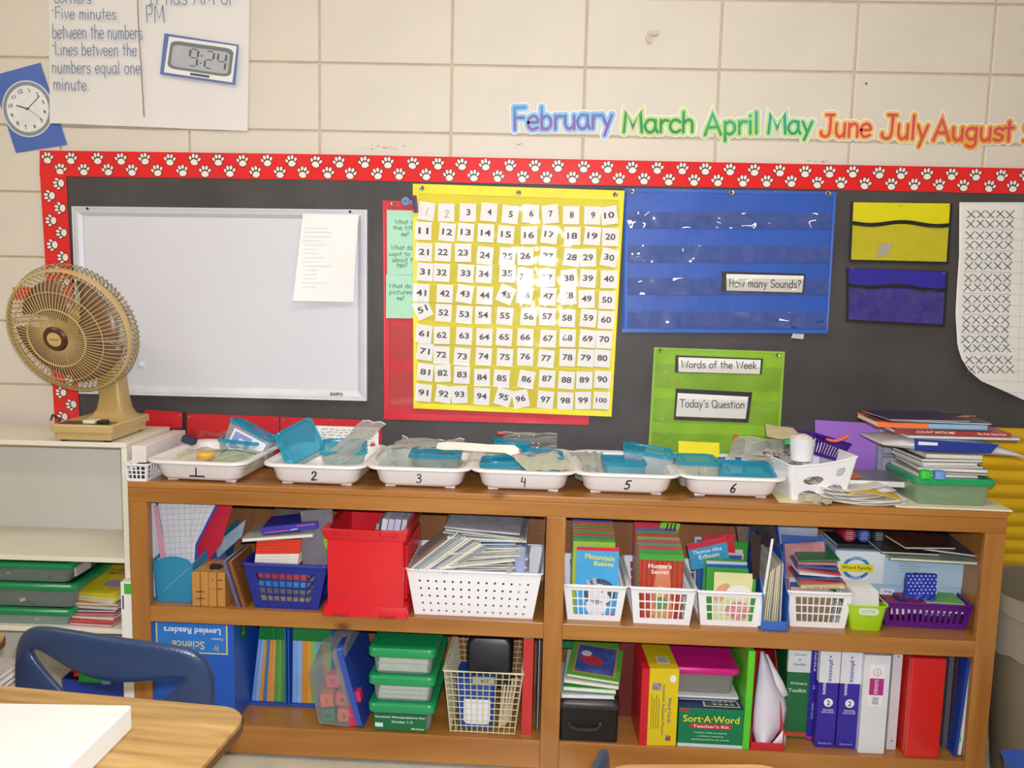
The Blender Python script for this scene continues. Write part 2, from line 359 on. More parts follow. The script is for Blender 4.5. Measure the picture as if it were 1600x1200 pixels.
for lx, ly in LAMPS:
    T = thing('ceiling_light', 'long fluorescent ceiling light above the camera', 'light', (lx, ly, 2.96), group='fluorescent ceiling lights')
    a = MB(); a.box(lx-.62, lx+.62, ly-.29, ly+.29, 2.975, ZC); a.build('housing', M('f2f2ee', .4), T)
    a = MB(); a.box(lx-.59, lx+.59, ly-.26, ly+.26, 2.955, 2.975); a.build('diffuser', M('fff6e4', .6, emit=2.0), T)
# ================================================================ BULLETIN BOARD
bb = MB()
def W(px, py, Y=-0.012): return tuple(P(px, py, Y))
top = [(62, 235), (500, 241), (850, 248), (1240, 256), (1620, 263.5), (1790, 267)]
bot = [(62, 275), (500, 281), (850, 288), (1240, 295), (1620, 303.5), (1790, 307)]
XE = P(1790, 300).x
board = thing('bulletin_board', 'long bulletin board covered in black paper with red paw print border', 'board', (1.1, 0, 0.7))
bb.sheet((BX0+.02, -.006, W(62, 250)[2]), (XE, -.006, W(1790, 285)[2]), (XE, -.006, .70), (BX0+.06, -.006, .70), .010, 60, 24, .0016, seed=4)
bb.build('black_paper', M('4a4644', .55, .12, 4, bump=.8, bscale=18, spec=.4), board, smooth=True)
red = M('e8262a', .22, .03, 6, spec=.6, coat=.3); pawm = M('f3e7dc', .35, .02); ink = M('4a1616', .4)
def paw(mb, cx, cz, s, rot, Y):
    c, q = math.cos(rot), math.sin(rot)
    def fn(a, b, off=0): return (cx+(a*c-b*q)*s, Y-off, cz+(a*q+b*c)*s)
    for g, off, mi in ((.055, .0002, 1), (0, .0004, 0)):
        pad = [(a*(1+.13*(b < -.1)), b) for a, b in ellipse(0.02, -.2, .27+g, .24+g, 14)]
        mb.poly([fn(a, b, off) for a, b in pad], mi)
        for tx, tz, tr, rx, rz in ((-.36, .06, .45, .10, .155), (-.15, .27, .12, .115, .18), (.12, .29, -.12, .115, .18), (.36, .10, -.5, .105, .165)):
            mb.poly([fn(a, b, off) for a, b in ellipse(tx, tz, rx+g, rz+g, 9, tr)], mi)
rs = MB(); pw = MB(); pr = random.Random(3)
for i in range(len(top)-1):
    rs.sheet(W(*top[i], -.0135), W(*top[i+1], -.0135), W(*bot[i+1], -.0135), W(*bot[i], -.0135), .0012, 8, 2)
def edge(tab, x):
    for (a, b), (c, d) in zip(tab, tab[1:]):
        if x <= c: return b+(d-b)*(x-a)/(c-a)
    return tab[-1][1]
x = 75.0; k = 0
while x < 1780:
    t, b = edge(top, x), edge(bot, x); f = .29 if k % 2 == 0 else .72
    q = P(x+pr.uniform(-2, 2), t+(b-t)*f+pr.uniform(-.5, .5), -.0145); paw(pw, q.x, q.z, .0385, pr.uniform(-.3, .25), -.0145)
    x += 18.9*(1+.02*(x/1600)); k += 1
st = rs.build('border_strip', red, board); pw.build('paw_print', [pawm, ink], st)
rs = MB(); pw = MB()
rs.sheet(W(62.5, 272, -.0150), W(103, 272, -.0150), W(127, 700, -.0150), W(88, 700, -.0150), .0012, 3, 20, .0004)
y = 287.0; k = 0
while y < 700:
    f = (y-272)/428; xl = 62.5+25.5*f; xr = 103+24*f
    q = P(xl+(xr-xl)*(.70 if k % 2 == 0 else .32), y, -.0165); paw(pw, q.x, q.z, .0385, PI/2+pr.uniform(-.25, .2), -.0165); y += 19.2; k += 1
st = rs.build('border_strip', red, board); pw.build('paw_print', [pawm, ink], st)
# red paper scrap on the wall behind the fan
a = MB(); a.sheet(W(20, 449, -.002), W(64, 449, -.002), W(66, 470, -.002), W(21, 468, -.002), .0008)
tag(a.build('paper_scrap', red), 'small red paper strip on the wall, half hidden behind the fan', 'paper')
# ================================================================ WALL PAPERS
white = M('f1ede6', .55, .02, 3); blackc = M('2a2624', .5, .05)
def pquad(c, Y): return [W(px, py, Y) for px, py in c]
def curl(amp, side='b'): return lambda u, v: amp*(v**3)
navy = M('7d8aa4', .6, .03)
# handwriting poster
pm = MB(); pm.sheet(*pquad([(74, -140), (392, -140), (387, 205), (79, 193)], -.006), .0008, 20, 30, .0025, fn=lambda u, v: .006*v**4*(1-u)+.004*v*math.sin(u*9)**2, seed=2)
post = pm.build('chart_paper', M('e9e4de', .5, .03, 2, bump=.2, bscale=6), smooth=True); tag(post, 'large white chart paper with handwriting about clock hands, top left of wall', 'poster')
tx = MB()
def wallfn(Y): return lambda a, b: (a, Y, b)
def hand_px(mb, txt, x0, x1, yb, hpx, Y, pen, m=0, dy=0.0, slant=0.0, fn=None, track=.6, caps=4, wob=0.0):
    a, b = P(x0, yb, Y), P(x1, yb+dy, Y); h = hpx*(b-a).length/max(1, (x1-x0)); rot = math.atan2(b.z-a.z, b.x-a.x)
    return put_hand(mb, txt, fn or wallfn(Y), a.x, a.z, h, pen, m, width=(b-a).length, rot=rot, slant=slant, track=track, caps=caps, wob=wob)
PY = -.0165
for s, x0, x1, yb, h in (("corners", 84, 143, 4, 15), ("Five minutes", 86, 182, 29, 17), ("between the numbers", 82, 223, 60, 21), ("Lines between the", 86, 214, 86, 19),
                         ("numbers equal one", 81, 220, 114, 19), ("minute.", 83, 140, 140, 18)):
    hand_px(tx, s, x0, x1, yb, h, PY, .0030, dy=1.5, wob=.3)
hand_px(tx, "It has AM or", 232, 366, 7, 22, PY, .0032, dy=0); hand_px(tx, "PM", 228, 258, 35, 25, PY, .0032)
tx.box(P(80, 0, PY).x, P(83, 0, PY).x, PY, PY+.001, P(80, 17, PY).z, P(80, 15.5, PY).z)
tx.box(P(79, 0, PY).x, P(82, 0, PY).x, PY, PY+.001, P(79, 72, PY).z, P(79, 70, PY).z)
ribbon(tx, [(P(x, y, PY).x, P(x, y, PY).z) for x, y in ((215, -60), (215, 0), (217, 50), (221, 110), (225, 182))], .0032, wallfn(PY), 1)
tx.build('handwriting', [navy, M('8a6a58', .6)], post)
# digital clock picture
dc = MB(); dc.sheet(*pquad([(257, 52), (373, 70), (368, 133), (250, 116)], -.019), .001, 6, 3, .001)
clk = dc.build('clock_picture', M('6076b4', .45)); tag(clk, 'blue backed picture of a digital clock showing 9:24 on white chart paper', 'picture')
pr_ = MB()
def bil(c, u, v, Y=None):
    (a, b), (d, e), (f, g), (h, i) = c
    x = (a*(1-u)+d*u)*(1-v)+(h*(1-u)+f*u)*v; y = (b*(1-u)+e*u)*(1-v)+(i*(1-u)+g*u)*v; return (x, y) if Y is None else W(x, y, Y)
CQ = [(264, 57), (370, 72), (363, 129), (256, 113)]
pr_.poly([bil(CQ, u, v, -.0212) for u, v in ((0, 0), (0, 1), (1, 1), (1, 0))], 0)
def rr2(w, h, r, n=4, cx=.5, cy=.5): return [(a+cx, b+cy) for a, b, _ in rrect(w, h, r, n)]
pr_.poly([bil(CQ, u, 1-v, -.0214) for u, v in rr2(.93, .78, .12, cy=.52)], 1)
pr_.poly([bil(CQ, u, 1-v, -.0216) for u, v in rr2(.84, .60, .09, cy=.50)], 2)
pr_.poly([bil(CQ, u, v, -.0216) for u, v in ((.38, .90), (.38, .97), (.66, .97), (.66, .90))], 3)
SEG = {'9': 'abcdfg', '2': 'abged', '4': 'fgbc'}
def seg7(mb, ch, x, y, w, h, fn, pen, m):
    S = {'a': ((0, h), (w, h)), 'b': ((w, h), (w, h/2)), 'c': ((w, h/2), (w, 0)), 'd': ((0, 0), (w, 0)), 'e': ((0, 0), (0, h/2)), 'f': ((0, h/2), (0, h)), 'g': ((0, h/2), (w, h/2))}
    for c in SEG[ch]:
        (a, b), (d, e) = S[c]; L = math.hypot(d-a, e-b); k = .12; p = [(x+a+(d-a)*k, y+b+(e-b)*k), (x+d-(d-a)*k, y+e-(e-b)*k)]; ribbon(mb, p, pen, fn, m, 0)
cfn = lambda a, b: bil(CQ, a, 1-b, -.0218)
for ch, x in (('9', .34), ('2', .57), ('4', .75)): seg7(pr_, ch, x, .29, .115, .46, cfn, .028, 3)
for b in (.40, .60): pr_.poly([cfn(.51+a, b+c) for a, c in ((-.012, -.02), (.012, -.02), (.012, .02), (-.012, .02))], 3)
pr_.build('printed_clock', [white, M('777a7c', .4), M('b3b5b6', .4), M('55585c', .4)], clk)
# analogue clock picture
ac = MB(); ac.sheet(*pquad([(-14, 119), (63, 98), (105, 226), (25, 239)], -.003), .001, 6, 6, .001)
clk = ac.build('clock_picture', M('4f6db8', .45)); tag(clk, 'blue sheet with a picture of a round analogue clock, far upper left', 'picture')
an = MB(); c0 = P(43, 170, -.006); R = 43/517; tilt = math.radians(22)
an.poly([(c0.x+a, -.0052, c0.z+b) for a, b in reversed(ellipse(0, 0, R*.97, R*1.03, 32))], 0)
an.poly([(c0.x+a, -.0054, c0.z+b) for a, b in reversed(ellipse(0, 0, R*.92, R*.98, 32))], 1)
an.poly([(c0.x+a, -.0056, c0.z+b) for a, b in reversed(ellipse(0, 0, R*.80, R*.85, 32))], 2)
for n in range(1, 13):
    t = PI/2-n*PI/6+tilt; put_text(an, str(n), wallfn(-.0060), c0.x+R*.64*math.cos(t), c0.z+R*.67*math.sin(t), .0125, m=3, rot=tilt*.9, bold=.02)
for (x, y, pn) in ((26, 165, .004), (61, 151, .0028), (68, 188, .0012)):
    q = P(x, y, -.006); ribbon(an, [(c0.x+(c0.x-q.x)*.12, c0.z+(c0.z-q.z)*.12), (q.x, q.z)], pn, wallfn(-.0062), 3)
an.build('printed_clock', [M('d9dce0', .3), M('8e9298', .3), M('e9e8e6', .4), M('4c4c50', .5)], clk)
# month words
MON = [("February", 801, 958, 203, 34, -3, ('8cc6f2', 'c9e2f6'), ('4f9fd0', '7d6aa8', '9b5aa0'), 'light blue'), ("March", 972, 1085, 206.5, 31, 0, ('c4e08a', 'd9ecb4'), ('3aa6a0', '3a9a5c', '35935a'), 'green'),
       ("April", 1100, 1186, 211, 32, -3, ('bfe08c', 'd5ecb0'), ('3fa6c2', '45ad72', '3c9c50'), 'green'), ("May", 1198, 1270, 208.5, 30, 0, ('c2e6a0', 'd8f0bc'), ('3d93cf', '3fa888', '3fa04e'), 'green and blue'),
       ("June", 1281, 1361, 213, 33, 1, ('f6c27a', 'f8dca0'), ('dc4a5c', 'dd5a58', 'd95a44'), 'red on yellow'), ("July", 1376, 1450, 216, 36, 2, ('f2bf60', 'f8dca0'), ('d84a66', 'd95565', 'd35a3c'), 'red on yellow'),
       ("August", 1457, 1583, 219, 32, 1, ('eeb050', 'f8dca0'), ('d6506a', 'da5564', 'dc5a3c'), 'red on yellow'), ("September", 1597, 1770, 224, 32, 2, ('f0a860', 'f8dca0'), ('e0803a', 'd86a38', 'c85a30'), 'orange')]
for s, x0, x1, yb, h, dy, hal, gr, cn in MON:
    mb = MB()
    hand_px(mb, s, x0, x1, yb, h, -.0022, .030, 0, dy, track=.2, caps=6); hand_px(mb, s, x0, x1, yb, h, -.0038, .0225, 1, dy, track=.2, caps=6); hand_px(mb, s, x0, x1, yb, h, -.0054, .0085, 2, dy, track=.2)
    lab = 'orange month word cut off by the right edge of the photo' if s == 'September' else 'die-cut month word %s in %s letters on the block wall' % (s, cn)
    tag(mb.build('month_word', [M('f4efe0', .45), M(hal[0], .4), GRAD([(0, gr[2]), (.5, gr[1]), (1, gr[0])], 2, .02, .10)]), lab, 'sign', 'month words on the wall')
# wall hook, nail, scuffs
c = P(1018, 57); a = MB(); a.loft([rrect(.034, .016, .006, 3, z) for z in (0, .006)]); a.mx = None
hk = MB(); hk.mx = Matrix.Translation((c.x+.004, -.001, c.z+.008)) @ Matrix.Rotation(PI/2, 4, 'X') @ Matrix.Rotation(.1, 4, 'Z'); hk.loft([rrect(.034, .014, .006, 3, z) for z in (0, .008)])
hk.mx = Matrix.Translation((c.x-.008, -.001, c.z-.008)) @ Matrix.Rotation(PI/2, 4, 'X') @ Matrix.Rotation(.2, 4, 'Z'); hk.loft([rrect(.018, .026, .006, 3, z) for z in (0, .006)])
hk.mx = None; tag(hk.build('wall_hook', M('cfc0b0', .5), smooth=True), 'small cream adhesive hook stuck high on the block wall', 'hook')
c = P(1353, 131); a = MB(); a.mx = Matrix.Translation((c.x, 0, c.z)) @ Matrix.Rotation(PI/2, 4, 'X'); a.lathe([(.003, 0), (.003, .004)], 8, cap0=True, cap1=True); tag(a.build('nail', M('5a4a40', .5)), 'tiny dark nail head in the wall above the June word', 'nail')
sm = MB(); r5 = random.Random(8)
for x0, x1, y0 in ((563, 640, 230), (1262, 1292, 253), (800, 815, 228)):
    for _ in range(int((x1-x0)/5)):
        q = P(r5.uniform(x0, x1), y0+r5.uniform(-3, 3)); sm.poly([(q.x+a, -.0008, q.z+b) for a, b in ellipse(0, 0, r5.uniform(.002, .007), r5.uniform(.0008, .002), 7, r5.uniform(-.3, .6))])
sm.build('scuff_mark', M('b3a794', .8), parent=wall, local=True)
# ================================================================ CHARTS ON THE BOARD
metal = M('c8b896', .25, .03, metal=.9); dmet = M('8a7a60', .3, metal=.9)
def grommet(px, py, Y, parent, r=.0065):
    c = P(px, py, Y); g = MB(); g.mx = Matrix.Translation((c.x, Y, c.z)) @ Matrix.Rotation(PI/2, 4, 'X')
    g.lathe([(r*.45, 0), (r*.5, .002), (r*.8, .0026), (r, .0012), (r, 0)], 14); g.lathe([(r*.46, .0004), (r*.1, .0004)], 14, 1, cap1=True); g.build('grommet', [metal, M('4a4238', .4)], parent, smooth=True)
def pin(px, py, Y, colr, label, r=.005):
    c = P(px, py, Y); g = MB(); g.mx = Matrix.Translation((c.x, Y, c.z)) @ Matrix.Rotation(PI/2, 4, 'X'); g.lathe([(r*.5, 0), (r, .001), (r*.9, .004), (r*.3, .006)], 12, cap1=True)
    return tag(g.build('push_pin', M(colr, .3), smooth=True), label, 'pin')
def staples(lst, Y, parent):
    for px, py in lst:
        c = P(px, py, Y); g = MB(); g.tube([(c.x-.005, Y+.002, c.z-.002), (c.x-.004, Y-.001, c.z-.001), (c.x+.004, Y-.001, c.z+.002), (c.x+.005, Y+.002, c.z+.002)], .0011, 5); g.build('staple', M('e6e0d8', .25, metal=.8), parent)
# whiteboard
WQ = [(116, 323), (575, 328.5), (574.5, 625.5), (127, 614)]
wbt = thing('whiteboard', 'white dry erase board with pale frame pinned on the black paper', 'board', P(345, 620, -.02))
alu = M('d6d8dd', .35, .02, metal=.15); alu2 = M('b9bcc4', .35)
def fr_strip(name, c, u0, v0, u1, v1, ui0, vi0, ui1, vi1, mat):
    def q(u, v, Y): return bil(c, u, v, Y)
    mb = MB()
    L = [[(u0, v0), (u1, v1)], [(ui0, vi0), (ui1, vi1)]]
    a, b = q(u0, v0, -.014), q(u1, v1, -.014); d, e = q(ui0, vi0, -.014), q(ui1, vi1, -.014)
    def mid(p, r, t, Y): return (p[0]+(r[0]-p[0])*t, Y, p[2]+(r[2]-p[2])*t)
    prof = [(0, -.012), (0, -.030), (.22, -.030), (.24, -.027), (.34, -.027), (.36, -.031), (.62, -.030), (1, -.0215), (1, -.012)]
    mb.loft([[mid(a, d, t, Y) for t, Y in prof], [mid(b, e, t, Y) for t, Y in prof]], cap0=True, cap1=True)
    return mb.build(name, mat, wbt)
fu, fv = 15/459, 15/300
fr_strip('frame_rail', WQ, 0, 0, 1, 0, fu, fv, 1-fu, fv, alu); fr_strip('frame_rail', WQ, 1, 1, 0, 1, 1-fu, 1-fv, fu, 1-fv, M('e2e2e0', .35))
fr_strip('frame_rail', WQ, 0, 1, 0, 0, fu, 1-fv, fu, fv, alu); fr_strip('frame_rail', WQ, 1, 0, 1, 1, 1-fu, fv, 1-fu, 1-fv, alu)
a = MB(); a.poly([bil(WQ, u, v, -.021) for u, v in ((fu*.9, fv*.9), (fu*.9, 1-fv*.9), (1-fu*.9, 1-fv*.9), (1-fu*.9, fv*.9))]); a.build('writing_surface', M('dcdbe0', .22, .01, 2, spec=.5), wbt)
a = MB(); pe = P(526, 616, -.0305); put_text(a, 'EXPO', wallfn(-.0315), pe.x, pe.z, .0105, .040, bold=.03); a.build('lettering', blackc, wbt)
pin(137, 326, -.030, '1c1a1a', 'black push pin at the upper left corner of the whiteboard', .004); pin(547, 331, -.030, '1c1a1a', 'black push pin near the upper right corner of the whiteboard', .004)
c = P(221, 569, -.021); a = MB(); a.mx = Matrix.Translation((c.x, -.021, c.z)) @ Matrix.Rotation(PI/2, 4, 'X'); a.lathe([(.012, 0), (.012, .004), (.010, .008), (.005, .0105), (.001, .011)], 18, cap1=True); tag(a.build('magnet', M('e6e6ee', .2), smooth=True), 'round white magnet on the whiteboard beside the fan', 'magnet')
a = MB(); a.sheet(*pquad([(474, 334), (561, 336), (553, 472), (461, 470)], -.034), .0006, 16, 14, .0012, fn=lambda u, v: .004+.020*(1-u)**3*v+.012*math.sin(v*3)*(u**3))
pap = a.build('paper_list', M('f3f1ec', .6, .01), smooth=True); tag(pap, 'white sheet of faint printed lines taped on the whiteboard', 'paper')
a = MB(); r2 = random.Random(5)
for i in range(15):
    y = 356+i*6.6; x0 = 473+r2.uniform(-1, 2); x1 = x0+r2.uniform(16, 45); p, q = P(x0, y, -.0497), P(x1, y, -.0497); ribbon(a, [(p.x, p.z), (q.x, q.z)], .0022, wallfn(-.0600+.0003*i), 0, 0)
a.v = [Vector((v.x, -.0365-.020*max(0, 1-(v.x-P(466, 400, -.04).x)/.17)**3*max(0, (P(470, 334, -.04).z-v.z)/.27)-.010*max(0, math.sin(3*(P(470, 334, -.04).z-v.z)/.27))*max(0, (v.x-P(466, 400, -.04).x)/.17)**3-.0035, v.z)) for v in a.v]
a.build('printed_lines', M('dad8d6', .6), pap)
# cloth charts
def chart(name, label, c, Y, mat, hemmat, nx=24, ny=24, amp=.0012, hem=.018, seed=1, cat='chart'):
    T = thing(name, label, cat, P(*[(c[2][i]+c[3][i])/2 for i in (0, 1)], Y))
    a = MB(); a.sheet(*pquad(c, Y), .0012, nx, ny, amp, seed=seed); a.build('backing', mat, T, smooth=True)
    if hemmat:
        h = MB(); w_ = math.hypot(c[1][0]-c[0][0], c[1][1]-c[0][1]); hh = math.hypot(c[3][0]-c[0][0], c[3][1]-c[0][1]); u = hem*517/w_; v = hem*517/hh
        for q in (((0, 0), (1, 0), (1, v), (0, v)), ((0, 1-v), (1, 1-v), (1, 1), (0, 1)), ((0, v), (u, v), (u, 1-v), (0, 1-v)), ((1-u, v), (1, v), (1, 1-v), (1-u, 1-v))):
            h.sheet(*[bil(c, uu, vv, Y-.0018) for uu, vv in q], .0012, 14, 2, amp*.6, seed=seed+3)
        h.build('hem', hemmat, T, smooth=True)
    return T
def vinyl(c, Y, parent, seed=0, mat=None, n=10, amp=.0012):
    a = MB(); a.sheet(*pquad(c, Y), .0003, n*2, 3, amp, seed=seed); return a.build('clear_pocket', mat or VINYL(), parent, smooth=True)
RQ = [(598, 313), (928, 326), (920, 664), (600, 655)]
rc = chart('red_pocket_chart', 'red pocket chart mostly hidden behind the yellow number chart', RQ, -.016, M('cf2230', .5, .05, 4, bump=.3, bscale=40), M('d82430', .4, .03), seed=3)
for i in range(4): vinyl([bil(RQ, .03, .12+i*.22), bil(RQ, .97, .12+i*.22), bil(RQ, .97, .28+i*.22), bil(RQ, .03, .28+i*.22)], -.0215, rc, i, VINYL(.08, .003, 9, .1), 8)
grommet(614, 319, -.0185, rc, .0075)
mint = M('aee0c0', .5, .02)
def card(name, c, Y, mats, label, cat, group, texts, amp=.0004, fill=None):
    a = MB(); a.sheet(*pquad(c, Y), .0006, 3, 3, amp)
    if fill: a.poly([W(*q, Y-.0012) for q in (fill[0], fill[3], fill[2], fill[1])], 1)
    for t in texts: hand_px(a, t[0], t[1], t[2], t[3], t[4], Y-.0016, t[5], len(mats)-1, *(t[6:]))
    return tag(a.build(name, mats), label, cat, group)
gi = M('3c5a50', .6)
card('question_card', [(604.5, 328), (674, 330), (674, 430), (605, 429)], -.0235, [mint, gi], 'mint green card asking about the title, on the red chart', 'card', 'mint question cards',
     (("What does", 617, 660, 350, 6.6, .0015), ("the title tell", 614, 668, 359, 6.6, .0015), ("me?", 627, 639, 369, 6.6, .0015), ("What do I", 611, 652, 390, 6.6, .0015), ("want to learn", 607.5, 666, 400, 6.6, .0015), ("about the", 613, 654, 409, 6.6, .0015), ("topic?", 620, 637, 417, 6.6, .0015)))
card('question_card', [(603.5, 429), (674, 431), (674, 498), (603, 497)], -.0245, [mint, gi], 'mint green card asking about the pictures, lower on the red chart', 'card', 'mint question cards',
     (("What do the", 607.5, 659, 450, 6.6, .0015), ("pictures tell", 608, 662, 459.5, 6.6, .0015), ("me?", 620, 632, 469, 6.6, .0015)))
# yellow hundred chart
YQ = [(645, 287), (976, 298), (955.5, 651), (646, 638)]
yc = chart('hundred_chart', 'yellow hanging pocket chart holding number cards 1 to 100', YQ, -.028, M('dccb1c', .55, .04, 3, bump=.3, bscale=30), M('efe21e', .5, .03), 40, 40, .0014, .016, 11)
a = MB(); a.sheet(*[bil(YQ, u, v, -.0300) for u, v in ((0, 0), (1, 0), (1, .042), (0, .042))], .0014, 30, 2, .0008); a.build('top_hem', M('efe21e', .5), yc, smooth=True)
for px, py in ((659, 294), (810.5, 301), (961.5, 304)): grommet(px, py, -.0312, yc, .0078)
rows = [([205, 343, 493, 640, 787, 930, 1065, 1210, 1358, 1475], [222, 232, 232, 230, 245, 240, 243, 250, 252, 252], 0), ([185, 350, 478, 618, 758, 918, 1060, 1218, 1358, 1483], [360, 368, 370, 375, 385, 390, 385, 395, 395, 402], 0),
        ([188, 320, 460, 612, 768, 893, 1050, 1215, 1328, 1475], [507, 508, 512, 530, 537, 535, 537, 543, 545, 545], 0), ([195, 312, 478, 605, 768, 890, 1045, 1198, 1328, 1472], [645, 650, 655, 660, 655, 680, 685, 688, 690, 695], 0),
        ([170, 333, 472, 610, 758, 888, 1050, 1190, 1318, 1460], [790, 795, 797, 808, 800, 805, 815, 810, 832, 840], 0), ([180, 325, 468, 600, 750, 915, 1045, 1183, 1330, 1453], [905, 928, 940, 945, 950, 955, 955, 965, 965, 978], 0),
        ([188, 312, 467, 608, 745, 892, 1050, 1185, 1325, 1440], [185, 195, 200, 208, 208, 210, 218, 215, 220, 225], 200), ([195, 310, 453, 603, 750, 892, 1037, 1185, 1312, 1427], [308, 332, 343, 343, 348, 345, 357, 350, 353, 355], 200),
        ([197, 318, 452, 592, 728, 900, 1043, 1178, 1302, 1427], [452, 458, 470, 488, 495, 502, 498, 507, 507, 503], 200), ([185, 325, 435, 590, 740, 860, 1033, 1170, 1293, 1420], [595, 603, 607, 620, 625, 637, 643, 650, 648, 648], 200)]
def words(n):
    u = 'zero one two three four five six seven eight nine ten eleven twelve thirteen fourteen fifteen sixteen seventeen eighteen nineteen'.split(); t = 'x x twenty thirty forty fifty sixty seventy eighty ninety'.split()
    return 'one hundred' if n == 100 else u[n] if n < 20 else t[n//10]+('-'+u[n%10] if n % 10 else '')
spec_rot = {51: 25, 45: -22, 46: -6, 43: -9, 95: -16, 96: 12, 86: -9, 92: -9, 93: 3, 1: -6, 10: 8, 30: -9, 31: -3, 38: 7, 7: 7, 48: 5, 71: -6, 81: -6, 61: -6, 28: -6, 27: -5, 41: -2, 82: 3, 59: -5, 35: -2, 17: -6, 12: -5, 53: -4, 47: -4, 90: -3, 100: -2}
cardm = M('f7f3f0', .5, .01, 8); r3 = random.Random(12)
for r, (xs, ysr, oy) in enumerate(rows):
    for c_, (cx, cy) in enumerate(zip(xs, ysr)):
        n = r*10+c_+1; px, py = 620+cx/4.444, 280+oy+cy/4.444; rot = math.radians(spec_rot.get(n, r3.uniform(-3, 3)-1.5))
        Y = -.0315-.0006*(n % 3); q = P(px, py, Y); a = MB()
        def fn(u, v, off=0.0, q=q, rot=rot, Y=Y): return (q.x+u*math.cos(rot)-v*math.sin(rot), Y-off, q.z+u*math.sin(rot)+v*math.cos(rot))
        hw, hh = .0252, .0275; a.sheet(fn(-hw, hh), fn(hw, hh), fn(hw, -hh), fn(-hw, -hh), .0005, 2, 2, .0004, seed=n)
        f2 = lambda u, v: fn(u, v, .0009)
        if n == 1: put_hand(a, '1', f2, -.004, -.012, .024, .0012, 1, slant=.15)
        elif n == 2: put_hand(a, '2', f2, -.004, -.014, .021, .0014, 1)
        else:
            small = n == 100; put_text(a, str(n), f2, .002 if n < 10 else 0, .001, .019 if not small else .015, (.0125 if n < 10 else .031 if n < 100 else .034), 1, bold=.022)
        tag(a.build('number_card', [cardm, M('33333b', .5)]), 'white card printed %s in %s row of the yellow chart' % (words(n), 'the '+['top', 'second', 'third', 'fourth', 'fifth', 'sixth', 'seventh', 'eighth', 'ninth', 'bottom'][r]), 'card', 'number cards in the yellow chart')
for r in range(10):
    y0l = (rows[r][1][0]/4.444)+280+rows[r][2]; y1l = rows[r][1][9]/4.444+280+rows[r][2]
    vinyl([(651, y0l-13.5), (969-2*r, y1l-13.5), (968-2*r, y1l+16.5), (651, y0l+16)], -.0355, yc, 30+r, VINYL(.045, .0045, 13), 18, .0012)
# clip and magnetic button by the yellow chart
a = MB(); c = P(649, 319, -.034); a.mx = Matrix.Translation((c.x, -.036, c.z)) @ Matrix.Rotation(-.12, 4, 'Y')
a.box(-.007, .007, -.006, .002, -.026, .026); a.box(-.007, -.002, -.014, -.006, -.026, .026); cp = tag(a.build('clothespin', M('5d3a5c', .45, .1, 40), bevel=.001), 'purple clothespin clipped on the left edge of the yellow chart', 'clothespin')
a = MB(); c = P(634, 315, -.022); a.mx = Matrix.Translation((c.x, -.022, c.z)) @ Matrix.Rotation(PI/2, 4, 'X'); a.lathe([(.014, 0), (.014, .005), (.011, .008), (.003, .008), (.002, .006)], 20, cap1=True); a.mx = None
bt = a.build('plastic_button', M('7a90c0', .3), smooth=True); tag(bt, 'pale blue round plastic clip beside the purple clothespin', 'clip')
a = MB(); a.mx = Matrix.Translation((c.x, -.022, c.z)) @ Matrix.Rotation(PI/2, 4, 'X'); a.lathe([(.0025, .0078), (.0025, .0086)], 10, cap1=True); a.mx = None; a.box(c.x+.012, c.x+.026, -.027, -.022, c.z-.008, c.z+.004, 1); a.build('tab', [M('2a3a60', .4), M('7a90c0', .3)], bt)
# blue chart
BQ = [(976, 294), (1307, 299.5), (1293, 521), (971.5, 519)]
bc = chart('blue_pocket_chart', 'blue pocket chart with four clear strips right of the yellow chart', BQ, -.022, M('2c58b4', .45, .05, 4, bump=.5, bscale=24), M('3463bc', .4, .03), 40, 24, .0020, .010, 21)
for i, (a0, a1) in enumerate(((331, 356), (383, 409), (434, 460), (486, 512))):
    q = vinyl([(981, a0), (1298-i*2, a0+2), (1297-i*2, a1+1), (980, a1)], -.0285, bc, 50+i, VINYL(.12, .045, 8, .04), 24, .0022)
    s = MB(); s.sheet(*pquad([(981, a1-1.2), (1297-i*2, a1), (1297-i*2, a1+1.2), (980, a1+.6)], -.0262), .0006); s.build('seam', M('2a4f9e', .5), bc)
for px, py in ((987.5, 299), (1143, 301), (1294, 302.5)): grommet(px, py, -.0245, bc, .0085)
staples([(1068, 298), (1211, 300)], -.0255, bc)
a = MB(); a.sheet(*pquad([(1239, 521), (1256.5, 522), (1255, 530), (1236, 528)], -.021), .0005); a.build('care_tag', M('c8c8c4', .5), bc)
card('label_card', [(1128, 424), (1259, 428), (1255, 459), (1127, 455.5)], -.0255, [blackc, white, M('363638', .5)], 'black edged white label reading How many Sounds on the blue chart', 'card', None, (("How many Sounds?", 1139, 1251, 448, 12, .0026, 2),), fill=[(1135, 428), (1256, 431), (1253.5, 457), (1135, 454)])
# green chart
GQ = [(1022, 542.5), (1226.5, 549.5), (1215, 740), (1011, 735)]
gc = chart('green_pocket_chart', 'lime green pocket chart standing behind the numbered trays', GQ, -.020, M('8aba1e', .5, .10, 6, bump=.6, bscale=22), M('92b83a', .5), 24, 24, .0016, .006, 31)
for px, py in ((1032, 547.5), (1215, 555)): grommet(px, py, -.0232, gc, .006)
for i in range(3): vinyl([bil(GQ, .02, .13+i*.28), bil(GQ, .98, .13+i*.28), bil(GQ, .98, .33+i*.28), bil(GQ, .02, .33+i*.28)], -.0290, gc, 60+i, VINYL(.07, .014, 14, .05), 10)
card('label_card', [(1055.5, 555), (1192.5, 560.5), (1190, 585), (1054.5, 582)], -.0245, [blackc, white, M('363638', .5)], 'black edged white label reading Words of the Week', 'card', None, (("Words of the Week", 1064, 1182, 574.5, 11, .0026, 1.5),), fill=[(1060, 558), (1189, 562.5), (1187, 584.5), (1060, 581)])
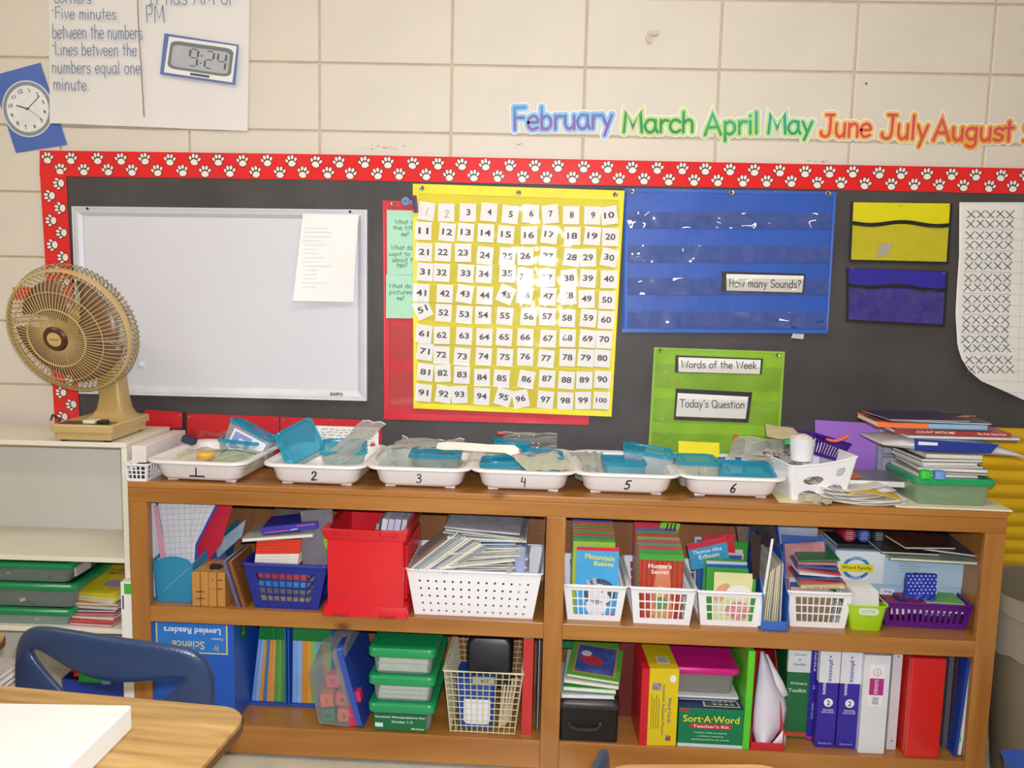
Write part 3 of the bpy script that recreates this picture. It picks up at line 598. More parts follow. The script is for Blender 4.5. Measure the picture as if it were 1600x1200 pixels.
card('label_card', [(1056, 607), (1175.5, 613), (1169, 660.5), (1052.5, 656)], -.0245, [blackc, white, M('363638', .5)], 'black edged white label reading Today\'s Question', 'card', None, (("Today's Question", 1062, 1163, 636, 12, .0026, 2),), fill=[(1059, 614), (1169.5, 620), (1165, 654.5), (1056, 650.5)])
# two small pouches
def pouch(label, c, m1, m2, trim, v, contents=None):
    T = thing('zip_pouch', label, 'pouch', P(c[3][0]+70, c[3][1], -.02))
    a = MB(); a.sheet(*[bil([(c[0][0]-4, c[0][1]-1), (c[1][0]+4, c[1][1]-1), (c[2][0]+4, c[2][1]+4), (c[3][0]-4, c[3][1]+4)], u, w_, -.017) for u, w_ in ((0, 0), (1, 0), (1, 1), (0, 1))], .0012, 6, 6); a.build('binding', M('1d1b1c', .6), T)
    a = MB(); a.sheet(*pquad(c, -.0192), .0014, 16, 10, .0014, seed=5); a.build('body', m1, T, smooth=True)
    a = MB(); n = 16; up_ = []; lo = []
    for i in range(n+1):
        u = i/n; vv = v+.03*math.sin(u*9)*(1 if v < .42 else .2); up_.append(Vector(bil(c, u, vv-.035, -.0225))); lo.append(Vector(bil(c, u, vv+.035, -.0225)))
    a.add(up_+lo, [(i, i+n+1, i+n+2, i+1) for i in range(n)]); a.build('trim_band', M('17171a', .5), T, thick=.001)
    vinyl([bil(c, .0, v+.03), bil(c, 1, v+.03), bil(c, 1, 1), bil(c, 0, 1)], -.0228, T, 70, m2, 10, .002)
    return T
yp = pouch('bright yellow clear fronted pouch, upper of the two at the right', [(1333.5, 316), (1484.5, 318), (1478.5, 409), (1330, 405.5)], M('e0d400', .5, .05, 4), VINYL(.10, .030, 11), None, .36)
staples([(1407, 321), (1482, 322)], -.0215, yp)
pp = pouch('blue purple clear fronted pouch, lower of the two at the right', [(1326, 419), (1478, 425), (1472.5, 507), (1326, 499)], M('2f2a9c', .45, .08, 3), VINYL(.09, .034, 10), None, .33)
staples([(1332, 419), (1474, 427)], -.0215, pp)
a = MB(); a.sheet(*pquad([(1375, 382), (1396, 380.5), (1385, 398), (1369, 403)], -.0215), .0005, 3, 3, .001); s = a.build('paper_scrap', M('c8bcb4', .6)); tag(s, 'small torn grey scrap inside the yellow pouch', 'paper')
# graph paper with crosses
OUT = [(1499, 316), (1498.5, 400), (1495, 450), (1493, 490), (1496, 540), (1502, 560), (1513, 578), (1532, 595), (1555, 605), (1580, 616), (1610, 630), (1640, 650), (1700, 655), (1700, 322)]
a = MB(); pts = [Vector(W(x, y, -.020-.05*max(0, (y-430)/200)**2*max(.15, 1-(x-1493)/200))) for x, y in OUT]
# triangulated fan-free surface: row scan
rowsy = [316+ (655-316)*i/40 for i in range(41)]
def leftx(y):
    L = OUT[:12]
    for (x0, y0), (x1, y1) in zip(L, L[1:]):
        if y <= y1: return x0+(x1-x0)*(y-y0)/(y1-y0)
    return L[-1][0]
def gy(x, y): return -.020-.045*max(0, (y-430)/200)**2*max(.1, 1-(x-1493)/200)
vs_, fs_ = [], []
for j, y in enumerate(rowsy):
    lx_ = leftx(y)
    for i in range(17): x = lx_+(1702-lx_)*(i/16)**1.5; vs_.append(W(x, y, gy(x, y)))
for j in range(40):
    for i in range(16): b = j*17+i; fs_.append((b, b+17, b+18, b+1))
a.add(vs_, fs_); gp = a.build('graph_paper', M('ece6e0', .6, .02, 3), smooth=True, thick=.0006); tag(gp, 'white grid paper with rows of green crosses, its lower left corner curling', 'paper')
a = MB()
def gfn(px, py): return W(px, py, gy(px, py)-.0012)
for y in list(range(338, 650, 17)):
    a_ = [(x, y+(x-1500)*.035) for x in range(int(max(leftx(y)+7, 1505)), 1702, 12)]; ribbon(a, a_, .45, gfn, 1, 0)
for x in (1599, 1580, 1615, 1632, 1650, 1668, 1686): ribbon(a, [(x-(y-320)*.03, y) for y in range(322, 600, 12)], .45, gfn, 1, 0)
XR_ = [334.7, 349.7, 367.5, 382.5, 400.3, 415.3, 434, 449, 467, 482, 499.7, 513.7, 530, 544, 562.5, 577]; r4 = random.Random(9)
for k, y in enumerate(XR_):
    if k % 2 == 0 and k: ribbon(a, [(leftx(y)+9, y-9), (1580-k*.6, y-8)], .5, gfn, 2, 0)
    for i in range(5):
        x = 1517.5+i*15.2-(k*.75 if k < 13 else 9-(k-12)*3.0); s = 6.2; f = r4.uniform(-1, 1)
        ribbon(a, [(x-s+f, y-s*.9), (x+s+f, y+s)], 1.5, gfn, 0, 0); ribbon(a, [(x+s-f, y-s), (x-s-f, y+s)], 1.3, gfn, 0, 0)
a.build('pen_marks', [M('4c6a62', .6, .2, 30), M('b5b0b0', .6), M('d8b4b4', .6)], gp)
# red pocket strip under the whiteboard
rp = M('cf2028', .45, .05, 5, bump=.3, bscale=30); RPS = [('leftmost red wall pocket, beside the fan base', (226, 640), (285, 644), 292), ('long red wall pocket behind the leftmost tray', (292, 646), (436, 651), None), ('long red wall pocket under the whiteboard corner, nearest the red chart', (438, 651), (596, 658), None)]
for i, (lb, a0, a1, bx) in enumerate(RPS):
    T = thing('wall_pocket', lb, 'pocket', P((a0[0]+a1[0])/2, a0[1]+60, -.02), group='red wall pockets')
    a = MB(); c = [a0, a1, (a1[0], a1[1]+78), (a0[0], a0[1]+78)]; a.sheet(*pquad(c, -.0175), .0014, 14, 10, .001, seed=i); a.build('backing', rp, T, smooth=True)
    vinyl([(a0[0]+2, a0[1]+26), (a1[0]-2, a1[1]+26), (a1[0]-2, a1[1]+72), (a0[0]+2, a0[1]+72)], -.0225, T, 80+i, VINYL(.09, .004, 9, .1), 8)
    if i == 0:
        a = MB(); a.sheet(*pquad([(285, 644), (292, 645), (292, 712), (285, 712)], -.0176), .0016); a.sheet(*pquad([(226, 671), (290, 669), (290, 673), (226, 675)], -.0235), .0012); a.build('black_band', M('1d1b1c', .6), T)
        staples([(280, 650)], -.020, T)
    else: staples([(a0[0]+4, a0[1]+6), (a1[0]-6, a1[1]+5)]+([(362, 653)] if i == 1 else [(517, 657)]), -.020, T)
# ================================================================ BOOKCASE
TH = -0.0293
BM = Matrix.Translation((-.446, -.374, 0)) @ Matrix.Rotation(TH, 4, 'Z'); BI = BM.inverted()
def LG(px, py, z): return BI @ G(px, py, z)
def LP(px, py, d):
    o = BI @ CP; dr = (BI.to_3x3()) @ ray(px, py); t = (d-o.y)/dr.y; return o+dr*t
def LT(x, d, z, rz=0.0, rx=0.0, ry=0.0): return BM @ Matrix.Translation((x, d, z)) @ Matrix.Rotation(rz, 4, 'Z') @ Matrix.Rotation(ry, 4, 'Y') @ Matrix.Rotation(rx, 4, 'X')
def lpix(x, d, z): return pix(BM @ Vector((x, d, z)))
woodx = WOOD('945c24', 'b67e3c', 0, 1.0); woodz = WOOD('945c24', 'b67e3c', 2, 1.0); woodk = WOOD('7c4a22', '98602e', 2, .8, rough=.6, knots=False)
BW, BD = 2.39, .345; ZM, ZL = .441, .095
bkc = thing('bookcase', 'long low wooden bookcase with four open bays under the bulletin board', 'bookcase', mat=BM.copy())
def bx(name, x0, x1, y0, y1, z0, z1, mt, par=None, bev=.0015, **k):
    a = MB(); a.box(x0, x1, y0, y1, z0, z1); return a.build(name, mt, par if par is not None else bkc, local=True, bevel=bev, **k)
bx('top_panel', 0, BW, 0, BD, .782, .800, woodx, bev=.003)
bx('face_rail', 0, BW, .0003, .02, .742, .782, woodx)
for x0 in (0, 1.170, BW-.053): bx('stile', x0, x0+.053, .0006, .0206, .0, .742, woodz)
for x0, x1 in ((.053, 1.170), (1.223, BW-.053)):
    bx('face_rail', x0, x1, .001, .02, .395, ZM, woodx, bev=.002); bx('face_rail', x0, x1, .001, .02, .012, ZL, woodx, bev=.002)
    bx('shelf', x0-.02, x1+.02, .02, BD-.008, ZM-.019, ZM-.0005, woodx, bev=0); bx('shelf', x0-.02, x1+.02, .02, BD-.008, ZL-.019, ZL-.0005, woodx, bev=0)
bx('side_panel', .0, .019, .021, BD, 0, .782, woodz); bx('side_panel', BW-.019, BW, .021, BD, 0, .782, woodz); bx('divider', 1.187, 1.206, .021, BD-.008, .02, .782, woodz)
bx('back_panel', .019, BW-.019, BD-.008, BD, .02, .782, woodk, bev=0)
# ================================================================ WHITE SHELF AT LEFT
cream = M('e9e2cf', .4, .02, 3); creamb = M('d9d6cc', .45, .02, 3)
X1 = P(197, 700, -.335).x; X0 = X1-.95; YF, YR = -.335, -.05; ZT = .900
ws = thing('white_bookcase', 'low white bookcase at the far left with the fan on top', 'bookcase', ((X0+X1)/2, -.19, 0))
def wbx(name, x0, x1, y0, y1, z0, z1, mt=cream, par=None, bev=.0015):
    a = MB(); a.box(x0, x1, y0, y1, z0, z1); return a.build(name, mt, par or ws, bevel=bev)
wbx('top_panel', X0, X1, YF, YR, ZT-.014, ZT); wbx('side_panel', X1-.016, X1, YF+.002, YR, 0, ZT-.014); wbx('side_panel', X0, X0+.016, YF+.002, YR, 0, ZT-.014)
zs1 = P(60, 869, YF).z; zs2 = P(60, 980, YF).z; zs3 = .09
wbx('back_panel', X0+.016, X1-.016, YR-.008, YR, .04, ZT-.014, creamb)
for z in (zs1, zs2, zs3): wbx('shelf', X0+.016, X1-.016, YF+.001, YR-.008, z-.014, z)
# white board standing in the gap, with stickers
wq = P(190, 905, -.365); a = MB(); a.box(wq.x, wq.x+.030, -.372, -.10, .02, P(195, 908, -.365).z)
fb = a.build('foam_board', M('ebe9e2', .5)); tag(fb, 'tall white board edge with a green sticker between the two bookcases', 'board')
a = MB(); z1 = P(197, 912, -.372).z; a.box(wq.x+.010, wq.x+.0302, -.3728, -.371, z1-.030, z1); a.box(wq.x+.004, wq.x+.008, -.3728, -.371, z1-.075, z1-.035, 1); a.build('sticker', [M('4aa83a', .5), M('3a3f6a', .5)], fb)
# pale pink box and small basket beside tray 1
zb = .80
a = MB(); xb = P(205, 700, -.33).x; a.box(xb, xb+.042, -.33, -.06, zb, .892)
pb = tag(a.build('storage_box', M('e9dcd4', .5, .03), bevel=.002), 'narrow pale pink box between the fan and tray 1', 'box')
a = MB()
for i in range(9): a.poly([(xb+.0424, -.30+i*.022+u, .822+v+i*.0) for u, v in ((0, 0), (.012, 0), (.012, .006), (0, .006))])
a.build('lettering', M('b05048', .5), pb)
# ================================================================ FAN
tan = M('c9ac72', .35, .04, 8, coat=.2); tan2 = M('b9985c', .4, .04); tand = M('8a6f48', .45); brown = M('4a2216', .35)
FX, FY = P(129, 690, -.338).x, -.338; fz = ZT
fan = thing('desk_fan', 'tan desk fan with round wire cage on the white bookcase', 'fan', (FX, FY, fz))
def fbx(w0, w1, y0, y1, z0, z1, name, mt, bev=.003, ins=0):
    a = MB(); a.loft([rrect(w1-w0-ins*2, y1-y0-ins*2, .008, 3, z0, (w0+w1)/2, (y0+y1)/2), rrect(w1-w0, y1-y0, .008, 3, z1, (w0+w1)/2, (y0+y1)/2)]); return a.build(name, mt, fan, local=True, bevel=bev)
a = MB(); a.loft([rrect(.158, .215, .008, 3, .006, 0, .110), rrect(.164, .221, .008, 3, .028, 0, .110), rrect(.174, .236, .008, 3, .029, 0, .112), rrect(.174, .236, .008, 3, .046, 0, .112), rrect(.168, .230, .008, 3, .050, 0, .112)])
base = a.build('base', tan, fan, local=True)
for sx in (-1, 1):
    for yy in (.02, .20): a = MB(); a.lathe([(.010, 0), (.011, .007)], 14, c=(sx*.062, yy, 0), cap0=True, cap1=True); a.build('rubber_foot', M('1c1a1a', .5), base, local=True)
a = MB(); a.box(-.074, .074, .006, .055, .0495, .0512); cpn = a.build('control_panel', M('4b3a24', .3), fan, local=True)
a = MB(); a.box(-.004, .030, .010, .045, .0512, .061); a.build('button', M('d8dcb8', .4), cpn, local=True, bevel=.002); a = MB(); a.box(.034, .058, .014, .042, .0512, .060); a.build('button', M('26221e', .4), cpn, local=True, bevel=.002)
a = MB(); a.loft([rrect(w, d, .014, 4, z, x, y_) for w, d, z, x, y_ in ((.130, .100, .049, .004, .172), (.104, .085, .056, .006, .172), (.082, .075, .075, .007, .172), (.070, .066, .11, .007, .172), (.066, .062, .17, .004, .172), (.058, .056, .23, -.01, .165), (.05, .05, .27, -.022, .155))]); a.build('column', tan2, fan, local=True, smooth=True)
hc = P(119, 512, -.24); zc = hc.z-fz
HM = Matrix.Translation((hc.x-FX, hc.y-FY, zc)) @ Matrix.Rotation(math.radians(-4), 4, 'Z') @ Matrix.Rotation(math.radians(16), 4, 'X')
RF = .180
def ringp(r, y, n=48): return [HM @ Vector((r*math.cos(2*PI*k/n), y, r*math.sin(2*PI*k/n))) for k in range(n)]
a = MB(); a.mx = HM @ Matrix.Rotation(-PI/2, 4, 'X'); a.lathe([(.02, .12), (.045, .115), (.056, .09), (.058, -.01), (.05, -.02)], 24, cap0=True, cap1=True); a.build('motor_housing', tan2, fan, local=True, smooth=True)
# blades
a = MB()
for k in range(4):
    t0 = k*PI/2+.35; n = 8; vs_ = []
    for i in range(n+1):
        for j in range(4):
            r = .03+.122*(j/3); ang = t0+(i/n-.5)*(1.15+.25*(j/3))+.25*(j/3); y = -.028+.030*(i/n-.5)
            vs_.append(HM @ Vector((r*math.cos(ang), y, r*math.sin(ang))))
    a.add(vs_, [(i*4+j, i*4+j+1, i*4+j+5, i*4+j+4) for i in range(n) for j in range(3)])
a.build('blade_set', M('7a5c46', .35, .03), fan, local=True, smooth=True, thick=.002)
NW = 76
fg = MB(); rg = MB()
for k in range(NW):
    t = 2*PI*k/NW; c, s = math.cos(t), math.sin(t)
    fg.tube([HM @ Vector((r*c, y, r*s)) for r, y in ((.026, -.098), (.06, -.096), (.10, -.091), (.14, -.080), (.162, -.066), (.173, -.050), (RF, -.030))], .0013, 4)
    t += PI/NW; c, s = math.cos(t), math.sin(t)
    rg.tube([HM @ Vector((r*c, y, r*s)) for r, y in ((RF+.001, -.030), (RF+.010, -.012), (RF+.009, .002), (RF-.01, .022), (.15, .040), (.10, .050), (.05, .052))], .0016, 4)
for r, y, rr in ((.084, -.0945, .0024), (.130, -.0850, .0014)): fg.tube(ringp(r, y), rr, 5, closed=True)
fg.build('front_grille', tan, fan, local=True, smooth=True)
for r, y, rr in ((RF+.010, -.008, .0013), (.14, .044, .0018), (.10, .050, .0016)): rg.tube(ringp(r, y), rr, 5, closed=True)
rg.build('rear_grille', M('a08c60', .4), fan, local=True, smooth=True)
a = MB(); n = 64; a.loft([[HM @ Vector((r*math.cos(2*PI*k/n), y, r*math.sin(2*PI*k/n))) for k in range(n)] for r, y in ((RF-.004, -.042), (RF+.002, -.040), (RF+.003, -.026), (RF-.003, -.024), (RF-.004, -.042))], cap0=False, cap1=False); a.build('rim_band', tan, fan, local=True, smooth=True)
a = MB(); a.mx = HM @ Matrix.Rotation(PI/2, 4, 'X'); a.lathe([(.035, .088), (.036, .100), (.030, .106), (.0285, .1055)], 28, 0, cap0=True); a.lathe([(.0285, .1055), (.0225, .1045), (.0205, .1050)], 28, 1); a.lathe([(.0205, .1050), (.0205, .1056), (.002, .1056)], 28, 2, cap1=True); bdg = a.build('hub_badge', [brown, M('5a3020', .3), M('cfae72', .4)], fan, local=True, smooth=True)
a = MB(); fnn = lambda u, v: HM @ Vector((u, -.1061, v)); put_text(a, 'Galaxy', fnn, 0, 0, .007, .028, bold=.01); a.build('lettering', M('6a3a22', .4), bdg, local=True)
a = MB(); a.tube([P(80, 655, -.20), P(82, 648, -.16), P(88, 651, -.13), P(94, 655, -.11), P(90, 661, -.10)], .003, 6); a.build('power_cord', M('2a2622', .4), fan)
# ================================================================ DESKS, CHAIRS, WHITE BOX
lam = WOOD('8a6430', 'c09a5c', 0, 2.6, rough=.4, knots=False, coat=.15); steel = M('a8a49c', .3, metal=.6)
def desk(name, label, cx, cy, w, d, rz, z=.72):
    T = thing(name, label, 'desk', (cx, cy, 0), rz)
    a = MB(); a.loft([rrect(w, d, .045, 6, z-.018), rrect(w, d, .045, 6, z-.002), rrect(w-.004, d-.004, .044, 6, z)]); a.build('desktop', lam, T, local=True)
    a = MB(); a.loft([rrect(w+.003, d+.003, .046, 6, z-.019), rrect(w+.004, d+.004, .047, 6, z-.006)], cap0=False, cap1=False); a.build('edge_band', M('5e3e20', .5), T, local=True)
    a = MB(); a.box(-w/2+.05, w/2-.05, -d/2+.04, d/2-.04, z-.12, z-.03); a.build('book_box', M('8e8a84', .5, metal=.3), T, local=True)
    for sx in (-1, 1):
        for sy in (-1, 1): a = MB(); a.tube([(sx*(w/2-.05), sy*(d/2-.06), z-.03), (sx*(w/2-.03), sy*(d/2-.03), .0)], .013, 10); a.build('leg', steel, T, local=True, smooth=True)
    return T
rzD = math.atan2(-.039, .361); back = Vector((.262, -1.432, 0)); ux = Vector((math.cos(rzD), math.sin(rzD), 0)); uy = Vector((-ux.y, ux.x, 0))
c = back - ux*.33 - uy*.24; desk('student_desk', 'wood grain student desk with a white box on it, lower left', c.x, c.y, .66, .48, rzD)
# second desk: bottom edge of photo
q0, q1 = G(950, 1193.5, .72), G(1245, 1193.5, .72); wd2 = (q1-q0).length; c = (q0+q1)/2; desk('student_desk', 'wood grain student desk showing only its back edge at the bottom of the photo', c.x, c.y-.225, wd2, .45, math.atan2(q1.y-q0.y, q1.x-q0.x))
# low table corner at far left
q = G(17, 990, .60); desk('activity_table', 'rounded corner of a low wooden table at the far left behind the chair', q.x-.30, q.y-.26+.02, .60, .50, 0, .60)
# white box on desk
zt = .757; A = G(206, 1101, zt); Bq = G(-30, 1097, zt); Cq = G(100, 1203, zt); dr = (Cq-A).normalized(); Dq = Bq+dr*.30; Cq = A+dr*.30
a = MB(); low = [Vector((v.x, v.y, .7205)) for v in (Dq, Cq, A, Bq)]; a.hexa([*low, Dq, Cq, A, Bq]); wbx_ = a.build('flat_box', M('d6d3ca', .5, .02, 5), bevel=.003); tag(wbx_, 'white flat box lying on the front left desk', 'box')
# chairs
blue = M('243656', .33, .04, 6, bump=.3, bscale=300, coat=.1); chrome = M('b8b8b8', .2, metal=.9)
def chair(label, fn, seat_z, M0):
    """backrest outlines are in metres: x across, z up, from the backrest's own bottom centre"""
    T = thing('school_chair', label, 'chair', mat=M0); O_ = []; I_ = []
    outer = [(-.168, -.16), (-.172, -.02), (-.168, .03), (-.15, .060), (-.12, .072), (-.05, .074), (.04, .070), (.12, .062), (.152, .045), (.168, .01), (.172, -.03), (.165, -.16), (.08, -.20), (-.08, -.20)]
    inner = [(-.09, -.03), (-.135, .012), (-.130, .026), (-.112, .026), (-.09, .016), (-.055, -.002), (-.015, -.014), (.035, -.014), (.08, -.004), (.118, .008), (.124, -.004), (.095, -.038), (.04, -.080), (-.04, -.080)]
    def cv(x): return .35*x*x*3
    n = len(outer); mb = MB(); L = []
    for off, sc_o, sc_i in ((0.004, .975, 1.06), (-.006, 1, 1), (-.010, .99, 1.03)): pass
    fo = [(x*.97, cv(x)-.012-.003, z) for x, z in outer]; fi = [(x*1.05, cv(x)-.012-.002, z*1.02+.002) for x, z in inner]
    rim = [(x, cv(x)-.004, z) for x, z in outer]; rimi = [(x, cv(x)-.004, z) for x, z in inner]
    bo = [(x*.97, cv(x)+.012, z) for x, z in outer]; bi = [(x*1.05, cv(x)+.012, z) for x, z in inner]
    vs_ = fo+rim+bo+bi+rimi+fi; fs_ = []
    for s in range(6):
        a0, b0 = s*n, ((s+1) % 6)*n
        for i in range(n): j = (i+1) % n; fs_.append((a0+i, a0+j, b0+j, b0+i))
    mb.add([(x, y, z+seat_z+.235) for x, y, z in vs_], fs_); o = mb.build('backrest', blue, T, local=True, smooth=80)
    s = o.modifiers.new('sub', 'SUBSURF'); s.levels = s.render_levels = 2; o.modifiers.remove(o.modifiers['edge'])
    a = MB(); a.sheet((-.17, .0, seat_z+.01), (.17, .0, seat_z+.01), (.16, .34, seat_z), (-.16, .34, seat_z), .012, 10, 10, 0, fn=lambda u, v: .012*math.cos((u-.5)*PI)*-1, nrm=(0, 0, 1)); a.v = [Vector((v.x, -v.y+0.02, v.z)) for v in a.v]; a.build('seat', blue, T, local=True, smooth=True)
    for sx in (-1, 1):
        a = MB(); a.tube([(sx*.155, .02, seat_z+.10), (sx*.155, .0, seat_z-.01), (sx*.17, .05, 0)], .010, 8); a.build('leg', chrome, T, local=True, smooth=True)
        a = MB(); a.tube([(sx*.150, -.02, seat_z-.012), (sx*.150, -.25, seat_z-.012), (sx*.165, -.31, 0)], .010, 8); a.build('leg', chrome, T, local=True, smooth=True)
    return T
yc_ = -1.17; q = P(166, 990, yc_); q.x -= .055*q.z*.9; ztop = q.z; hz = ztop-.074-.235
chair('dark blue plastic school chair with triangular back opening behind the front desk', None, hz, Matrix.Translation((q.x, yc_, 0)) @ Matrix.Rotation(-.045, 4, 'Z') @ Matrix.Rotation(.055, 4, 'Y') @ Matrix.Diagonal((1.14, 1, 1, 1)))
q = P(908, 1186, -1.36); chair('blue school chair whose rounded top just shows at the bottom of the photo', None, q.z-.057-.235, Matrix.Translation((q.x+.012, -1.36, -.052)) @ Matrix.Rotation(math.radians(66), 4, 'Z'))
# ================================================================ RIGHT EDGE: YELLOW PANEL, TRASH CAN
yl = M('d6a90c', .5, .06, 6)
ypT = thing('ribbed_panel', 'yellow ribbed panel standing against the wall right of the bookcase', 'panel', P(1560, 800, -.05))
xa, xb2 = P(1478, 720, -.05).x, P(1720, 780, -.05).x; z0, z1 = .30, P(1560, 669, -.05).z; nrb = int((z1-z0)/.042)
a = MB(); a.box(xa, xb2, -.045, -.03, z0, z1); a.build('backing', M('b88c08', .6), ypT)
for i in range(nrb):
    zz = z0+(i+.5)*(z1-z0)/nrb; a = MB(); h = (z1-z0)/nrb; a.loft([[(x, -.045-.010*math.sin(PI*k/6), zz-h*.46+h*.92*k/6) for k in range(7)] for x in (xa, xb2)], closed=True); a.build('rib', yl, ypT, smooth=60)
tc_ = Vector((2.37, -.42, 0)); zr = .56; Rr = .225
q = G(1560, 925, zr); tc_ = Vector((q.x+Rr*.97, (G(1600, 886, zr).y+G(1600, 962, zr).y)/2-.02, 0))
canT = thing('trash_can', 'grey brown round trash can with a liner at the right edge', 'trash can', tuple(tc_))
a = MB(); a.lathe([(.165, 0), (Rr-.012, zr-.04), (Rr, zr-.038), (Rr+.004, zr-.002), (Rr, zr), (Rr-.008, zr-.002), (Rr-.014, zr-.04), (.158, .01)], 40, cap0=True, cap1=True); a.build('can_body', M('7a6f58', .5, .04, 4), canT, local=True, smooth=True)
a = MB(); rr_ = random.Random(4)
a.loft([[((R_+rr_.uniform(-.002, .004))*math.cos(2*PI*k/40), (R_+rr_.uniform(-.002, .004))*math.sin(2*PI*k/40), z+rr_.uniform(-.006, .006)*w_) for k in range(40)] for R_, z, w_ in ((Rr-.006, zr-.16, 1), (Rr-.004, zr+.004, .3), (Rr+.007, zr+.004, .3), (Rr+.006, zr-.045, 1.5))], cap0=False, cap1=False); a.build('bin_liner', CLEAR('b8ac98', .45, .3), canT, local=True, smooth=True)
q = G(1590, 1180, .25); a = MB(); a.loft([rrect(.20, .2, .03, 4, 0, q.x+.085, q.y-.1), rrect(.24, .24, .03, 4, .24, q.x+.085, q.y-.1), rrect(.25, .25, .03, 4, .25, q.x+.085, q.y-.1)]); tag(a.build('floor_bin', M('2b56b0', .4), smooth=True), 'blue plastic bin on the floor in the lower right corner', 'bin')
# ================================================================ GENERIC BUILDERS (local frames, origin at base front centre, +y away from viewer)
PLW = M('eeecec', .35, .02, 4); PLWs = M('e9e6e2', .4, .02)
def patchbars(mb, c, us, vs_, t, m=0):
    """c: 4 corners (bl, br, tr, tl) with outward normal; us/vs_: lists of solid bands [(a,b)..] in each direction"""
    bl, br, tr, tl = map(Vector, c); n = (br-bl).cross(tl-bl).normalized()*t
    def q(u, v): return (bl*(1-u)+br*u)*(1-v)+(tl*(1-u)+tr*u)*v
    for u0, u1 in us: p = [q(u0, 0), q(u1, 0), q(u1, 1), q(u0, 1)]; mb.hexa([p[0]-n, p[1]-n, p[1], p[0], p[3]-n, p[2]-n, p[2], p[3]], m)
    for v0, v1 in vs_:
        p = [q(.006, v0), q(.994, v0), q(.994, v1), q(.006, v1)]; k = n*.10; mb.hexa([p[0]-n+k, p[1]-n+k, p[1]-k, p[0]-k, p[3]-n+k, p[2]-n+k, p[2]-k, p[3]-k], m)
def bands(n, solid, lo, hi):
    """n slots between margins lo and hi"""
    out = [(0, lo)]; w = (hi-lo)/n
    for i in range(1, n): out.append((lo+i*w-w*solid/2, lo+i*w+w*solid/2))
    return out+[(hi, 1)]
def basket(T, wt, wb_, dt, db, h, mt, nx=8, ny=3, nd=10, solid=.30, lo=.10, hi=.90, vlo=.12, vhi=.88, rim=.006):
    def cr(w, d, z): y0 = (dt-d)/2; return [Vector((-w/2, y0, z)), Vector((w/2, y0, z)), Vector((w/2, y0+d, z)), Vector((-w/2, y0+d, z))]
    b, t = cr(wb_, db, .002), cr(wt, dt, h-.004); a = MB()
    for i in range(4):
        j = (i+1) % 4; k = nx if i % 2 == 0 else nd
        patchbars(a, (b[i], b[j], t[j], t[i]), bands(k, solid, lo, hi), bands(ny, solid*.8, vlo, vhi), .0025)
    y0 = (dt-db)/2; a.box(-wb_/2, wb_/2, y0, y0+db, 0, .003)
    o = a.build('lattice_body', mt, T, local=True)
    a = MB(); pts = [(x, y, h-.004) for x, y, z in rrect(wt+.004, dt+.004, .012, 3, 0, 0, dt/2)]; a.tube(pts, rim*.75, 6, closed=True); a.build('rim', mt, T, local=True, smooth=True)
def booklet(label, cat, M0, w, t, h, cover, page=None, group=None, name='booklet', texts=(), spine=True):
    """upright booklet: x across, y thickness, z up; front cover at y=0"""
    page = page or PAGE; a = MB(); e = min(.0012, t*.3)
    a.box(-w/2, w/2, 0, e, 0, h); a.box(-w/2, w/2, t-e, t, 0, h)
    if spine: a.box(-w/2, -w/2+e, e, t-e, 0, h)
    o = a.build(name, cover if isinstance(cover, list) else [cover], at=M0); tag(o, label, cat, group)
    p = MB(); p.box(-w/2+e, w/2-.002, e, t-e, .0015, h-.0015); p.build('pages', page, o, local=True)
    return o
PAGE = M('e8e4da', .7, .04, 60, ns=(1, 12, 1))
def flatbook(label, M0, w, d, t, cover, spine_side='front', group=None, cat='book', name='book', pg=None):
    """book lying flat; spine or page edge toward the viewer (-y)"""
    a = MB(); e = min(.0016, t*.25); a.box(-w/2, w/2, 0, d, 0, e); a.box(-w/2, w/2, 0, d, t-e, t)
    if spine_side == 'front': a.box(-w/2, w/2, 0, e, e, t-e)
    elif spine_side == 'back': a.box(-w/2, w/2, d-e, d, e, t-e)
    elif spine_side == 'left': a.box(-w/2, -w/2+e, 0, d, e, t-e)
    else: a.box(w/2-e, w/2, 0, d, e, t-e)
    o = a.build(name, cover, at=M0); tag(o, label, cat, group)
    f = .002; y0, y1 = (e, d-f) if spine_side == 'front' else (f, d-e) if spine_side == 'back' else (f, d-f)
    p = MB(); p.box(-w/2+(e if spine_side == 'left' else f), w/2-(e if spine_side == 'right' else f), y0, y1, e, t-e); p.build('pages', pg or PAGE, o, local=True)
    return o
def sheetx(name, label, cat, M0, w, d, mt, th=.0008, amp=.002, seed=0, curl_=0.0, group=None, fn=None):
    a = MB(); a.sheet((-w/2, d, 0), (w/2, d, 0), (w/2, 0, 0), (-w/2, 0, 0), th, 8, 8, amp, seed=seed, nrm=(0, 0, 1), fn=fn or (lambda u, v: curl_*(2*u-1)**2)); a.v = [Vector((v.x, v.y, v.z)) for v in a.v]
    zmin = min(v.z for v in a.v); a.v = [Vector((v.x, v.y, v.z-zmin)) for v in a.v]
    return tag(a.build(name, mt, at=M0, smooth=True), label, cat, group)
TEAL = CLEAR('1cb0d4', .42, .07, .8); TUBC = CLEAR('dcece4', .12, .10, .7); TEALM = M('1898b8', .15, .04, 6, coat=.5)
